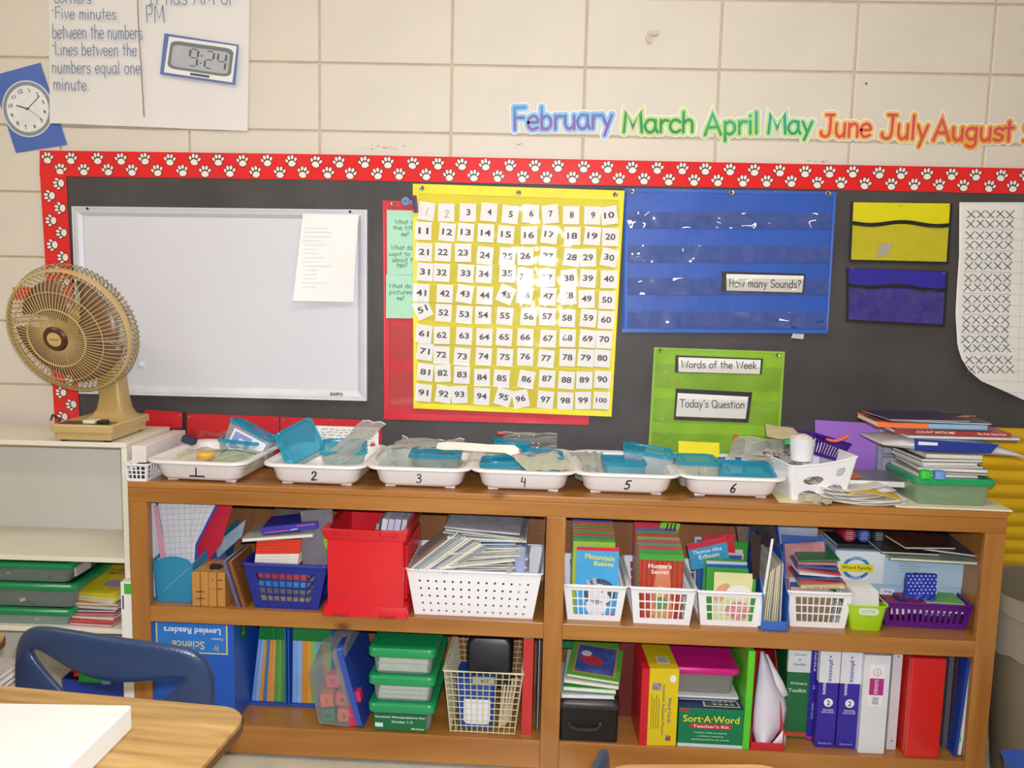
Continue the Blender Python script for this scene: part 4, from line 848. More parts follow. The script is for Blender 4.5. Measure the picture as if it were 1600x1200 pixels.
def snapbox(label, M0, w=.105, d=.105, h=.055, group='clear containers with teal lids', tubm=None, lid=None, lidon=True, mark=None, name='food_container'):
    T = thing(name, label, 'container', mat=M0, group=group)
    a = MB(); r = .018
    a.loft([rrect(w*.80, d*.80, r, 4, .001, 0, d/2), rrect(w*.84, d*.84, r, 4, .004, 0, d/2), rrect(w*.95, d*.95, r, 4, h-.008, 0, d/2)], cap1=False); a.build('tub', tubm or TUBC, T, local=True, smooth=True)
    if lidon:
        a = MB(); a.loft([rrect(w*.98, d*.98, r, 5, h-.010, 0, d/2), rrect(w, d, r, 5, h-.009, 0, d/2), rrect(w, d, r, 5, h-.002, 0, d/2), rrect(w*.97, d*.97, r, 5, h, 0, d/2), rrect(w*.86, d*.86, r, 5, h, 0, d/2), rrect(w*.83, d*.83, r, 5, h-.005, 0, d/2), rrect(w*.62, d*.62, r*.8, 5, h-.005, 0, d/2), rrect(w*.60, d*.60, r*.8, 5, h-.002, 0, d/2)], cap0=False)
        a.build('lid', lid or TEAL, T, local=True, smooth=True)
    if mark:
        a = MB(); put_hand(a, mark, lambda u, v: (u, .028*w/.105*.0+d*.05-.001, v), -.01, h*.28, h*.42, .0016); a.build('pen_mark', M('26323a', .5), T, local=True)
    return T
def rubble(mb, x0, x1, y0, y1, z, n, smin, smax, seed, nm=1):
    rd = random.Random(seed)
    for i in range(n):
        s = rd.uniform(smin, smax); a = rd.uniform(0, PI); cx, cy, cz = rd.uniform(x0, x1), rd.uniform(y0, y1), z+rd.uniform(0, s*1.2); k = rd.randrange(nm)
        old = mb.mx; base_ = old or Matrix.Identity(4); mb.mx = base_ @ Matrix.Translation((cx, cy, cz)) @ Matrix.Rotation(a, 4, 'Z') @ Matrix.Rotation(rd.uniform(-.5, .5), 4, 'X')
        mb.box(-s, s, -s*.5, s*.5, -s*.3, s*.3, k); mb.mx = old
FILMS = [CLEAR('dfe6d4', .11, .12, .6, .002, 40), CLEAR('d8dad6', .10, .10, .7, .003, 30), CLEAR('ece8d4', .18, .15, .6, .002, 35)]
def zipbag(label, M0, w, d, mt=0, seal='c04040', seed=0, amp=.010, name='zip_bag', sealw=.004, group='clear zip bags'):
    T = thing(name, label, 'bag', mat=M0, group=group)
    a = MB(); rd = random.Random(seed)
    a.sheet((-w/2, d, 0), (w/2, d, 0), (w/2, 0, 0), (-w/2, 0, 0), .0005, 14, 14, amp, seed=seed, nrm=(0, 0, 1), fn=lambda u, v: .9*amp*math.sin(PI*u)*math.sin(PI*v)); zm = min(v.z for v in a.v); a.v = [Vector((v.x, v.y, v.z-zm)) for v in a.v]
    n_ = 15*15; fr = a.v[:n_]; edge_ = [fr[j] for j in range(15)]
    a.build('film', FILMS[mt], T, local=True, smooth=True)
    b = MB(); b.tube([p+Vector((0, -.004, .0006)) for p in edge_], sealw/2, 4)
    b.build('seal_strip', M(seal, .4), T, local=True)
    return T
# ================================================================ TRAYS ON TOP
TOPZ = .800
TW, TD, THt = .292, .345, .064
trayc = M('efeae6', .35, .015, 4, coat=.1)
def tray_mesh(T, num):
    a = MB(); W_, D_ = TW, TD
    prof = [(.046, .0035, .026), (.037, .006, .034), (.028, .016, .038), (.020, .048, .040), (.018, .052, .040), (.003, .0535, .046), (.0, .0570, .046), (.001, .0630, .046), (.006, .0645, .044), (.016, .0635, .040), (.024, .058, .038), (.036, .016, .036), (.05, .008, .028)]
    a.loft([rrect(W_-2*i, D_-2*i, r, 5, z, 0, D_/2) for i, z, r in prof]); a.build('tray_body', trayc, T, local=True, smooth=True)
    for sx in (-1, 1):
        for y in (.06, D_-.06): f = MB(); f.loft([rrect(.030, .018, .004, 2, z, sx*(W_/2-.062), y) for z in (0, .005)]); f.build('foot', trayc, T, local=True)
    n = MB(); slope = (.028-.020)/(.048-.016)
    def fn(u, v): return (u, .0200+(.048-v)*slope-.0006, v)
    h = .025; put_hand(n, num, fn, -.008, .017, h, .0042 if num in '1256' else .0032, slant=.12); n.box(-.022, .022, .0266, .0285, .0155, .0200) if num == '1' else None
    n.build('number', M('20242c', .5), T, local=True)
trx = [((212, 385), -.012, .030), ((402, 570), -.006, .012), ((569, 735), .006, .0), ((735, 899), .012, .0), ((898, 1066), .016, .0), ((1066, 1233), .020, .0)]
TR = []
tray_lab = ['white tray numbered one, leftmost on the bookcase top', 'white tray numbered two on the bookcase top', 'white tray numbered three on the bookcase top', 'white tray numbered four on the bookcase top', 'white tray numbered five on the bookcase top', 'white tray numbered six beside the white slotted basket']
rimpy = [728, 730, 738, 744, 744, 748]
for i, ((pa, pb_), d, rz) in enumerate(trx):
    xa_, xb_ = LP(pa, rimpy[i], d), LP(pb_, rimpy[i], d); xc = (xa_.x+xb_.x)/2
    if i == 0: xc += .004
    T = thing('tray', tray_lab[i], 'tray', mat=LT(xc, d, TOPZ, rz=-rz), group='numbered white trays'); tray_mesh(T, str(i+1)); TR.append((xc, d))
def at_px(px, py, d, **k): p = LP(px, py, d); return LT(p.x, d, p.z, **k)
R_ = math.radians
# small white basket left of tray one
T = thing('small_basket', 'tiny white grid basket squeezed in left of tray one', 'basket', mat=LT(LP(212, 738, .0).x, .0, TOPZ)); basket(T, .066, .056, .12, .11, .052, PLW, 4, 3, 6, .3, rim=.004)
a = MB(); a.box(-.022, .022, .012, .05, .004, .03); a.box(-.012, .02, .03, .06, .03, .045); tag(a.build('eraser_block', M('2a2826', .6), at=LT(LP(212, 738, .0).x, .0, TOPZ)), 'black eraser inside the tiny white basket', 'eraser')
# t one contents
x1, d1 = TR[0]
ZB = zipbag('yellowish crumpled zip bag at the left in tray one', LT(x1-.055, d1+.05, .822, rz=.1, rx=R_(6)), .13, .20, 2, 'cfc9b0', 1, .014)
T = ZB = zipbag('clear zip bag with a ruled black cross in tray one', LT(x1+.065, d1+.045, .828, rz=-.1, rx=R_(8)), .15, .16, 0, 'cfd0c8', 2, .012)
a = MB(); a.tube([(-.06, .07, .034), (.0, .075, .040), (.07, .07, .034)], .0009, 4); a.tube([(-.03, .05, .034), (-.03, .10, .036)], .0009, 4); a.build('pen_mark', M('2a2a2e', .5), T, local=True)
snapbox('teal lidded container at the back of tray one', LT(x1+.045, d1+.20, .838, rz=.12, ry=R_(6)), .125, .115, .05)
a = MB(); a.lathe([(.0, .0), (.022, .004), (.026, .014), (.018, .022), (.0, .024)], 14); tag(a.build('orange_chip', M('e8b048', .4), at=LT(x1-.005, d1+.10, .850)), 'small orange yellow disc among the bags of tray one', 'counter')
a = MB(); a.box(-.02, .02, 0, .03, 0, .02); tag(a.build('foam_block', M('2f3348', .6), at=LT(x1-.125, d1+.24, .866, ry=.3), bevel=.003), 'dark block resting on the back left rim of tray one', 'block')
# tilted container with printed label
p = LP(372, 712, .20); Mx = LT(p.x, .20, p.z+.004, ry=R_(26), rx=R_(-6))
T = snapbox('clear container on its side with a blue and white label, above tray one', Mx, .15, .09, .085, tubm=CLEAR('dfe4e6', .28, .1, .6))
a = MB(); a.box(-.045, .062, .0005, .003, .004, .066); a.build('label', M('e9e9f4', .25), T, local=True); a = MB(); a.box(-.038, .018, -.0002, .0006, .008, .060); a.box(-.018, .004, -.0006, .0002, .022, .046, 1); a.build('printed_panel', [M('8f98d0', .3), M('e6e6ee', .3)], T, local=True)
# t two contents
x2, d2 = TR[1]
p = LP(464, 724, .12); T = snapbox('teal square lid facing forward, propped up in tray two', LT(p.x, .13, p.z-.026, rx=R_(52), ry=0, rz=R_(-6)) @ Matrix.Translation((0, .0, 0)) @ Matrix.Translation((0, .075, 0)) @ Matrix.Rotation(R_(36), 4, 'Z') @ Matrix.Translation((0, -.060, 0)), .122, .122, .05)
snapbox('teal lidded container lying at the right in tray two', LT(LP(537, 724, .10).x, .10, .842, rz=R_(14), rx=R_(9)), .135, .12, .042)
ZB = zipbag('frosted zip bag slanting across tray two', at_px(522, 722, .06, rz=R_(-24), rx=R_(24)), .085, .21, 1, 'd8d8d4', 4, .006)
a = MB(); a.sheet((-.10, 0, .085), (.10, 0, .085), (.10, 0, 0), (-.10, 0, 0), .001, 6, 4, .001); p = LP(540, 705, .30)
pg_ = tag(a.build('paper_sheet', M('eeeae2', .6), at=LT(p.x, .315, p.z-.01)), 'white page of black marks standing behind tray two', 'paper')
a = MB(); rd = random.Random(3)
for j in range(6):
    x = -.08
    while x < .08: w_ = rd.uniform(.006, .022); ribbon(a, [(x, .030+j*.009), (x+w_, .030+j*.009+rd.uniform(-.002, .002))], .0022, lambda u, v: (u, -.0032, v), 0, 0); x += w_+.006
a.build('lettering', M('8c8a84', .6), pg_, local=True)
a = MB(); a.mx = at_px(543, 713, .08); a.box(-.006, .006, 0, .006, 0, .008); a.build('zip_slider', M('d84038', .4), ZB)
a = MB(); a.mx = at_px(582, 697, .2); a.box(-.006, .006, 0, .006, 0, .008); a.build('zip_slider', M('d84038', .4), ZB)
snapbox('small clear container at the front of tray two', LT(x2+.02, d2+.055, .812, rz=.2), .09, .08, .035, lidon=False)
a = MB(); a.mx = None; rubble(a, -.03, .03, .02, .06, .004, 14, .004, .008, 5, 2); tag(a.build('brick_pieces', [M('b06a50', .5), M('8a8c88', .5)], at=LT(x2+.075, d2+.065, .812)), 'brown and grey counting pieces in tray two', 'counters', kind='stuff')
# t three
x3, d3 = TR[2]
snapbox('open clear container at the left in tray three', LT(x3-.078, d3+.07, .812, rz=.03), .115, .16, .072, lidon=False, tubm=CLEAR('ccd6cc', .3, .2), mark='2')
a = MB(); rubble(a, -.035, .035, .03, .11, .006, 24, .005, .010, 7, 3); tag(a.build('counters', [M('b8a890', .5), M('9aa09a', .5), M('c8b8a0', .5)], at=LT(x3-.078, d3+.07, .818)), 'pale counting pieces inside the open container of tray three', 'counters', kind='stuff')
snapbox('long teal lidded container in the middle of tray three', LT(x3+.035, d3+.085, .812, rz=R_(3)), .150, .13, .072, tubm=CLEAR('b9c8c4', .3, .15))
a = MB(); rubble(a, -.055, .055, .02, .10, .006, 30, .005, .010, 8, 3); tag(a.build('counters', [M('aab0b4', .5), M('e4ded4', .5), M('b08a80', .5)], at=LT(x3+.035, d3+.085, .818)), 'grey and white pieces inside the teal container of tray three', 'counters', kind='stuff')
ZB = zipbag('crumpled clear bag over the back of tray three', LT(x3-.02, d3+.19, .868, rz=R_(-8), rx=R_(4)), .20, .13, 1, 'd8dad6', 9, .010)
ZB = zipbag('crumpled clear bag at the right end of tray three', LT(x3+.100, d3+.10, .835, rz=R_(20), rx=R_(6)), .07, .14, 2, 'e0dcd4', 10, .012)
a = MB(); a.box(-.028, .028, 0, .004, 0, .032); tag(a.build('white_card', white, at=LT(x3-.03, d3+.055, .812)), 'small white card at the front of tray three', 'card')
# pale wavy strip across trays three and four
pts = [(683, 694), (700, 692), (730, 693.5), (762, 696), (790, 697), (803, 697), (810, 702), (812, 711), (808, 717), (800, 712), (790, 707), (768, 705.5), (740, 704), (715, 702), (695, 702), (682, 700)]
a = MB(); pp_ = [LP(x, y, .10) for x, y in pts]; n8 = len(pp_)//2; up_, dn_ = pp_[:n8], list(reversed(pp_[n8:]))
vv = []
for u_, d_ in zip(up_, dn_): vv += [Vector((u_.x, u_.y+.012, u_.z)), Vector((d_.x, d_.y-.008, d_.z))]
a.add([BM @ v for v in vv], [(2*i, 2*i+1, 2*i+3, 2*i+2) for i in range(n8-1)]); tag(a.build('plastic_strip', M('efe6d6', .4), thick=.003), 'long cream curved strip lying across trays three and four', 'strip')
# t four
x4, d4 = TR[3]
snapbox('teal container marked 4 at the left in tray four', LT(x4-.058, d4+.050, .812, rz=R_(2), ry=R_(-4)), .125, .12, .062, mark='4', tubm=CLEAR('7cc4cc', .4, .12))
snapbox('teal container marked 4 at the right in tray four', LT(x4+.045, d4+.085, .824, rz=R_(2), ry=R_(4)), .13, .12, .066, mark='4', tubm=CLEAR('7cc4c4', .4, .12))
snapbox('teal container at the back of tray four', LT(x4-.04, d4+.20, .846, rz=R_(6)), .11, .10, .055)
ZB = zipbag('clear zip bag standing up behind tray four', LT(x4+.01, d4+.27, .870, rx=R_(62)), .165, .055, 1, 'b8a48a', 12, .008)
a = MB(); a.box(-.100, -.074, .046, .054, .000, .009); a.build('zip_slider', M('d84a48', .4), ZB, local=True)
ZB = zipbag('zip bag with a pink seal hanging over the front rim of tray four', LT(x4+.078, d4-.006, .866, rz=R_(24), rx=R_(9)), .14, .13, 2, 'c88a8c', 13, .006, sealw=.005)
# t five
x5, d5 = TR[4]
snapbox('teal lidded round cornered container in tray five', LT(x5+.0, d5+.085, .812, rz=R_(2)), .125, .12, .066, tubm=CLEAR('8cc8d4', .4, .12))
snapbox('clear container with a tilted teal lid at the right in tray five', LT(x5+.065, d5+.15, .828, rz=R_(-4), rx=R_(2), ry=R_(7)), .155, .12, .068, tubm=CLEAR('dfe4e4', .3, .12))
ZB = zipbag('empty clear bag draped at the left in tray five', LT(x5-.09, d5+.06, .826, rz=R_(4), rx=R_(10)), .10, .22, 1, 'd4d2c8', 15, .012)
a = MB(); rubble(a, -.04, .04, .01, .06, .004, 18, .005, .009, 17, 3); tag(a.build('counters', [M('d8dadc', .5), M('e6d84a', .5), M('7fb0a0', .5)], at=LT(x5+.02, d5+.055, .810)), 'white and yellow counting pieces at the front of tray five', 'counters', kind='stuff')
# t six
x6, d6 = TR[5]
snapbox('teal lidded container at the left in tray six', LT(x6-.078, d6+.08, .812, rz=R_(2)), .125, .14, .074, mark='1', tubm=CLEAR('d8d8c8', .35, .15))
snapbox('large teal lid container tilted at the right in tray six', LT(x6+.045, d6+.040, .812, rz=R_(-3), rx=R_(8)), .155, .13, .052, tubm=CLEAR('b8d0d0', .35, .15))
a = MB(); rubble(a, -.035, .035, .01, .05, .004, 16, .006, .010, 19, 2); tag(a.build('counters', [M('4a6ab0', .4), M('d8d8dc', .4)], at=LT(x6+.03, d6+.18, .864)), 'blue and white pieces at the back of tray six', 'counters', kind='stuff')
a = MB(); pq = [LP(*q, .335) for q in ((1060, 689), (1124, 692), (1124, 740), (1060, 736))]; a.sheet(*[BM @ q for q in pq], .0008, 4, 4, .001); tag(a.build('yellow_paper', M('f2e21c', .5)), 'bright yellow paper behind tray six in front of the green chart', 'paper')
T = ZB = zipbag('large grey zip bag lying from tray six onto the white slotted basket', LT(x6+.10, d6+.13, .885, rz=R_(-18), rx=R_(8)), .19, .20, 1, 'b8b8b0', 21, .014)
a = MB(); a.sheet((-.06, .15, .02), (.06, .15, .02), (.05, .02, .012), (-.05, .02, .012), .001, 5, 5, .003, nrm=(0, 0, 1)); a.build('insert_card', M('b9b8ac', .5), T, local=True)
a = MB(); a.box(-.100, -.086, .188, .200, .000, .012); a.build('zip_slider', M('e04a38', .4), ZB, local=True)
sheetx('paper_sheet', 'white sheet drooping from the grey bag toward the slotted basket', 'paper', LT(x6+.165, d6+.10, .862, rz=R_(-30), ry=R_(24)), .12, .19, M('e6e2da', .6), .001, .004, 5, .01)
# ================================================================ RIGHT END OF THE TOP
# slotted white basket, flared and tilted
p0 = LP(1280, 765, .030)
T = thing('slotted_basket', 'white basket with curved rim and round cut-outs right of tray six', 'basket', mat=LT(LP(1286, 750, .045).x, .045, TOPZ, rz=R_(9)))
a = MB(); wt_, wb2, dd = .185, .145, .20
def topz(u): return .093+.032*u**1.6+.006*(1-u)**2
def wallp(u, v, back=0):
    w_ = wb2+(wt_-wb2)*v; return Vector((-w_/2+w_*u, (.018*(1-v) if not back else dd-.018*(1-v)), v*topz(u)))
holes = [(.36, .56, .17, .12), (.80, .70, .07, .11), (.28, .13, .18, .14), (.74, .26, .17, .13)]
n_, m_ = 72, 40; vs_, fs_ = [], []
for back_ in (0, 1):
    k0 = len(vs_)
    for j in range(m_+1):
        for i in range(n_+1): vs_.append(wallp(i/n_, j/m_, back_))
    for j in range(m_):
        for i in range(n_):
            u, v = (i+.5)/n_, (j+.5)/m_
            if any(((u-hx)/hw)**2+((v-hy)/hh)**2 < 1 for hx, hy, hw, hh in holes): continue
            b_ = k0+j*(n_+1)+i; fs_.append((b_, b_+1, b_+n_+2, b_+n_+1))
for u in (0, 1):
    k0 = len(vs_)
    for j in range(m_+1):
        for y in range(9): q = wallp(u, j/m_); q2 = wallp(u, j/m_, 1); vs_.append(q.lerp(q2, y/8))
    for j in range(m_):
        for i in range(8): b_ = k0+j*9+i; fs_.append((b_, b_+1, b_+10, b_+9))
a.add(vs_, fs_); a.box(-wb2/2, wb2/2, .02, dd-.02, 0, .003); a.build('basket_body', PLW, T, local=True, smooth=70, thick=.0028)
a = MB(); rimp = [wallp(i/12, 1) for i in range(13)]+[wallp(1, 1).lerp(wallp(1, 1, 1), i/6) for i in range(1, 6)]+[wallp(1-i/12, 1, 1) for i in range(13)]+[wallp(0, 1, 1).lerp(wallp(0, 1), i/6) for i in range(1, 6)]
a.tube(rimp, .0032, 6, closed=True); a.build('rim', PLW, T, local=True, smooth=True)
xb_, db_ = LP(1258, 705, .11).x, .11
a = MB(); a.lathe([(.030, 0), (.036, .062), (.037, .064), (.034, .064), (.030, .056), (0, .056)], 28, cap0=True); cup = tag(a.build('cup', M('f0eeee', .35), at=LT(xb_, db_+.03, LP(1258, 722, .11).z), smooth=True), 'white round tub full of pale grit in the slotted basket', 'cup')
a = MB(); a.lathe([(.031, .058), (.024, .068), (.010, .074), (0, .075)], 20); a.build('filling', M('e2d8cc', .9, .15, 120, bump=.8, bscale=200), cup, local=True, smooth=True)
T = thing('purple_basket', 'purple translucent basket tipped inside the white slotted basket', 'basket', mat=LT(LP(1292, 700, .14).x, .14, LP(1292, 716, .14).z, rz=R_(10), ry=R_(16), rx=R_(-4))); basket(T, .125, .100, .15, .13, .062, CLEAR('4a1a8c', .72, .2), 10, 1, 12, .5, rim=.004)
a = MB(); a.sheet((-.03, 0, .006), (.03, 0, .020), (.03, 0, .012), (-.03, 0, 0), .004, 8, 1, .0, fn=lambda u, v: 0); a.v = [Vector((v.x, v.y, v.z-.010*math.sin((v.x+.03)/.06*PI))) for v in a.v]; tag(a.build('orange_strip', M('f06a3c', .4), at=at_px(1308, 688, .13)), 'curved orange plastic strip on the purple basket', 'strip')
a = MB(); a.box(-.010, .010, 0, .02, 0, .014); tag(a.build('foam_cube', M('2ca05a', .5), at=at_px(1232, 695, .14), bevel=.002), 'small green cube between the grey bag and the white cup', 'cube')
sheetx('envelope', 'tan folded envelope sticking out above the white cup', 'paper', at_px(1228, 688, .18, rz=R_(-8), rx=R_(20), ry=R_(6)), .11, .07, M('c8b88c', .6), .004, .002, 8)
a = MB(); rubble(a, -.04, .04, 0, .05, 0, 26, .004, .009, 33, 4); tag(a.build('small_pieces', [M('3a4460', .4), M('d8d4cc', .4), M('8a3a30', .4), M('a8a8a8', .3)], at=at_px(1226, 716, .13)), 'tangle of small dark pieces left of the white cup', 'pieces', kind='stuff')
# purple folder, grey organiser
a = MB(); q = [LP(*c_, .315) for c_ in ((1273, 656), (1373, 662), (1375, 770), (1275, 765))]; a.sheet(*[BM @ v for v in q], .006, 3, 3, .0); tag(a.build('purple_folder', M('a06cc8', .5, .05, 4)), 'light purple folder standing against the board right of the basket', 'folder')
gx0, gx1 = LP(1372, 720, .285).x, LP(1428, 720, .285).x; gT = thing('grey_organizer', 'grey plastic organizer box with outlined drawers behind the green lidded box', 'organizer', mat=LT((gx0+gx1)/2, .285, TOPZ)); gw = gx1-gx0; gh = LP(1400, 672, .285).z-TOPZ
a = MB(); a.box(-gw/2, gw/2, 0, .05, 0, gh); a.build('casing', M('9a98a8', .4, .02), gT, local=True, bevel=.002)
for z0_, z1_ in ((.04, .085), (.095, gh-.012)):
    a = MB(); a.box(-gw/2+.010, gw/2-.002, -.003, .001, z0_, z1_); a.build('drawer', M('a3a2b2', .4), gT, local=True, bevel=.001); a = MB(); a.tube([(-gw/2+.010, -.003, z0_), (gw/2-.002, -.003, z0_), (gw/2-.002, -.003, z1_), (-gw/2+.010, -.003, z1_)], .001, 4, closed=True); a.build('drawer_outline', M('3a3a44', .5), gT, local=True)
# flat grey book + orange note + paper piles
zg = LP(1370, 745, .15).z
flatbook('grey flat book under the orange note', LT(LP(1372, 745, .15).x, .12, TOPZ+.030, rz=R_(-2)), .20, .15, .018, M('8f8d92', .5), 'back')
sheetx('orange_note', 'orange folded paper note on the grey book', 'paper', LT(LP(1332, 726, .14).x, .125, TOPZ+.049, rz=R_(12)), .05, .055, M('f07a38', .5), .001, .002, 4, .006)
pm_ = [M('e9e5da', .6, .03), M('dedad4', .6, .03), M('e3c04c', .5, .04), M('efeee9', .6), M('cfc8c4', .6)]
pile = [(1345, .090, 3, .21, .16, -10, 0), (1352, .075, 0, .23, .17, 6, 1), (1362, .055, 4, .22, .18, -4, 2), (1335, .060, 3, .20, .17, 9, 3), (1375, .050, 2, .17, .15, -12, 4), (1350, .030, 0, .21, .18, 3, 5), (1368, .022, 1, .22, .17, -6, 6), (1340, .030, 3, .19, .17, 12, 7), (1362, .015, 0, .20, .16, -3, 8)]
pile = [(1352, .020, 0, .215, .19, -2, 8), (1345, .024, 3, .20, .18, -9, 7), (1360, .026, 1, .20, .18, 4, 6), (1338, .030, 0, .19, .18, 11, 5), (1362, .028, 2, .155, .17, -10, 4), (1342, .040, 3, .19, .17, 14, 3), (1350, .050, 4, .18, .16, 6, 2), (1336, .055, 0, .19, .16, 17, 1)]
plab = ['lowest white sheet of the loose pile before the grey book', 'white sheet second from the bottom of the loose pile', 'pale grey sheet in the loose pile', 'cream sheet pointing left in the loose pile', 'yellow folder corner bowed up in the loose pile', 'white sheet tilted toward the slotted basket in the pile', 'grey sheet near the top of the loose pile', 'topmost cream sheet of the loose pile']
for i, (px, d, mi, w_, dd_, rz, sd) in enumerate(pile):
    z = TOPZ+.001+i*.0042; sheetx('paper_sheet', plab[i], 'paper', LT(LP(px, 775, d).x, d, z, rz=R_(rz), ry=R_((-1)**i*1.2), rx=R_(1)), w_, dd_, pm_[mi], .0014, .0012, sd+40, .010 if mi != 2 else -.012, 'loose papers at the right end')
# flat paper under tray six / basket
sheetx('paper_sheet', 'cream sheet flat under the slotted basket beside tray six', 'paper', LT(LP(1250, 775, .02).x, .012, TOPZ+.0008, rz=R_(-4)), .11, .16, M('ece0b0', .6), .0006, .0002, 90)
ZB = zipbag('small zip bag of beige pieces in front of the slotted basket', LT(LP(1272, 778, .004).x, -.002, TOPZ+.003, rz=R_(-20)), .085, .07, 2, 'd8d0c0', 23, .010)
a = MB(); rubble(a, -.025, .025, .01, .05, .004, 16, .004, .008, 41, 2); tag(a.build('beige_pieces', [M('c9a878', .5), M('b89a88', .5)], at=LT(LP(1272, 778, .004).x, .004, TOPZ+.004)), 'beige wooden pieces inside the small front zip bag', 'pieces', kind='stuff')
# green lidded clear box with magazines
gl = M('1f9a5c', .3, .04, 5, coat=.2)
def lidbox(T, w, d, h, lidm, tubm, lidh=.018, over=.010, r=.016, sub=True):
    a = MB(); a.loft([rrect(w*.88, d*.90, r, 4, 0, 0, d/2), rrect(w*.90, d*.92, r, 4, .004, 0, d/2), rrect(w*.96, d*.97, r, 4, h-lidh, 0, d/2)], cap1=False); a.build('tub', tubm, T, local=True, smooth=True)
    a = MB(); a.loft([rrect(w+over, d+over, r, 5, h-lidh, 0, d/2), rrect(w+over*1.3, d+over*1.3, r, 5, h-lidh+.003, 0, d/2), rrect(w+over*1.3, d+over*1.3, r, 5, h-.005, 0, d/2), rrect(w+over*.6, d+over*.6, r, 5, h, 0, d/2), rrect(w*.92, d*.92, r, 5, h, 0, d/2), rrect(w*.90, d*.90, r, 5, h-.003, 0, d/2)]); a.build('lid', lidm, T, local=True, smooth=True)
xg0, xg1 = LP(1428, 765, .03).x, LP(1556, 765, .03).x; xgc = (xg0+xg1)/2; wg = xg1-xg0
sheetx('paper_mat', 'cream sheet under the green lidded box at the bookcase end', 'paper', LT(xgc-.008, .008, TOPZ+.0005, rz=R_(-1)), .30, .26, M('eae3c4', .6), .004, .0006, 77)
T = thing('lidded_box', 'clear box with green lid at the right end of the bookcase top', 'box', mat=LT(xgc, .03, TOPZ+.006)); hg = LP(1490, 748, .03).z-TOPZ-.006; lidbox(T, wg-.012, .20, hg, gl, CLEAR('a8c49c', .45, .2))
a = MB(); rubble(a, -.07, .07, .03, .15, .004, 30, .008, .018, 51, 3); tag(a.build('blocks', [M('4f9a50', .5), M('c87a50', .5), M('a9c07a', .5)], at=LT(xgc, .03, TOPZ+.010)), 'green and orange blocks inside the green lidded box', 'blocks', kind='stuff')
zt_ = TOPZ+.006+hg; r6 = random.Random(14); mc = [M('c8c6b8', .5), M('55585c', .5), M('b0aa98', .5), M('8a9098', .5), M('e2decc', .5), M('3a4038', .5)]
zz = zt_
for i, (w_, t_) in enumerate(((.16, .009), (.17, .006), (.18, .010), (.165, .007), (.15, .008), (.165, .010), (.15, .012))):
    flatbook('%s magazine in the stack on the green lidded box, %s' % (['pale', 'charcoal', 'tan', 'slate', 'cream', 'dark green', 'light'][i], ['bottom', 'second up', 'third up', 'in the middle', 'third from top', 'second from top', 'topmost'][i]), LT(xgc-.008+r6.uniform(-.006, .010), .040+r6.uniform(-.004, .006), zz, rz=R_(r6.uniform(-6, 6))), w_, .17, t_, mc[i % 6], 'back', 'magazines on the green lidded box', 'magazine', 'magazine'); zz += t_+.0004
for px, c_, lb in ((1449, '39c83c', 'bright green'), (1471, '6f98d8', 'light blue')):
    a = MB(); a.loft([rrect(.028, .026, .008, 3, z, 0, .013) for z in (0, .020)]); tag(a.build('plastic_counter', M(c_, .4), at=LT(LP(px, 737, .02).x, .018, zt_), bevel=.003, smooth=True), lb+' rounded block at the front of the green lid', 'block')
# mailer and books above
zm_ = zz; T = thing('mailing_bag', 'white padded mailing bag with a blue panel on the magazine stack', 'bag', mat=LT(LP(1492, 690, .03).x, .015, zm_, ry=R_(1.5)))
a = MB(); nL = 13; secs = []
for i in range(nL):
    u = i/(nL-1); x = -.19+.38*u; hh_ = .004+.042*math.sin(PI*min(1, max(0, u*1.05)))**.6; sag = -.012*(2*u-1)**2*(1.5 if u > .5 else .3)
    secs.append([(x, .004+.10*(1-math.cos(t))*.9 if 0 else .09-.09*math.cos(t), .022+sag+hh_*.5*math.sin(t)*-1) for t in [2*PI*k/14 for k in range(14)]])
a.loft(secs); a.build('bag_body', M('e6e4e4', .4, .03, 10, bump=.4, bscale=40), T, local=True, smooth=True)
a = MB(); a.add([(-.115, -.003, .040), (.105, -.003, .038), (.085, -.005, .012), (-.112, -.005, .010)], [(0, 3, 2, 1)]); a.add([(-.105, -.0065, .034), (-.055, -.0065, .034), (-.055, -.0065, .026), (-.105, -.0065, .025)], [(0, 3, 2, 1)], 1); a.build('blue_panel', [M('24388c', .35), M('dfe2ee', .5)], T, local=True, thick=.0006)
zz = zm_+.044
def spine_text(o, txt, x, z, h, w_, c_='f0e0c8'):
    a = MB(); put_text(a, txt, lambda u, v: (u, -.0006, v), x, z, h, w_, bold=.01); a.build('lettering', M(c_, .5), o, local=True)
bk_ = [('grey blue magazine drooping over the mailing bag', .30, .010, '8890a4', 'back', 1505, 3), ('slim red brown book with white spine writing', .30, .014, 'a83c38', 'front', 1488, -1), ('grey book under the orange and blue spines', .26, .006, '6c6a72', 'front', 1478, 3),
       ('orange spined book near the top of the stack', .13, .016, 'f0763c', 'front', 1408, -2), ('light blue book beside the orange spine', .16, .015, '8fb4d4', 'front', 1494, 2), ('dark book with orange cover patches on top', .26, .007, '2c3048', 'back', 1470, -3), ('dark navy thin book topmost of the pile', .22, .005, '3a2c50', 'back', 1450, 4)]
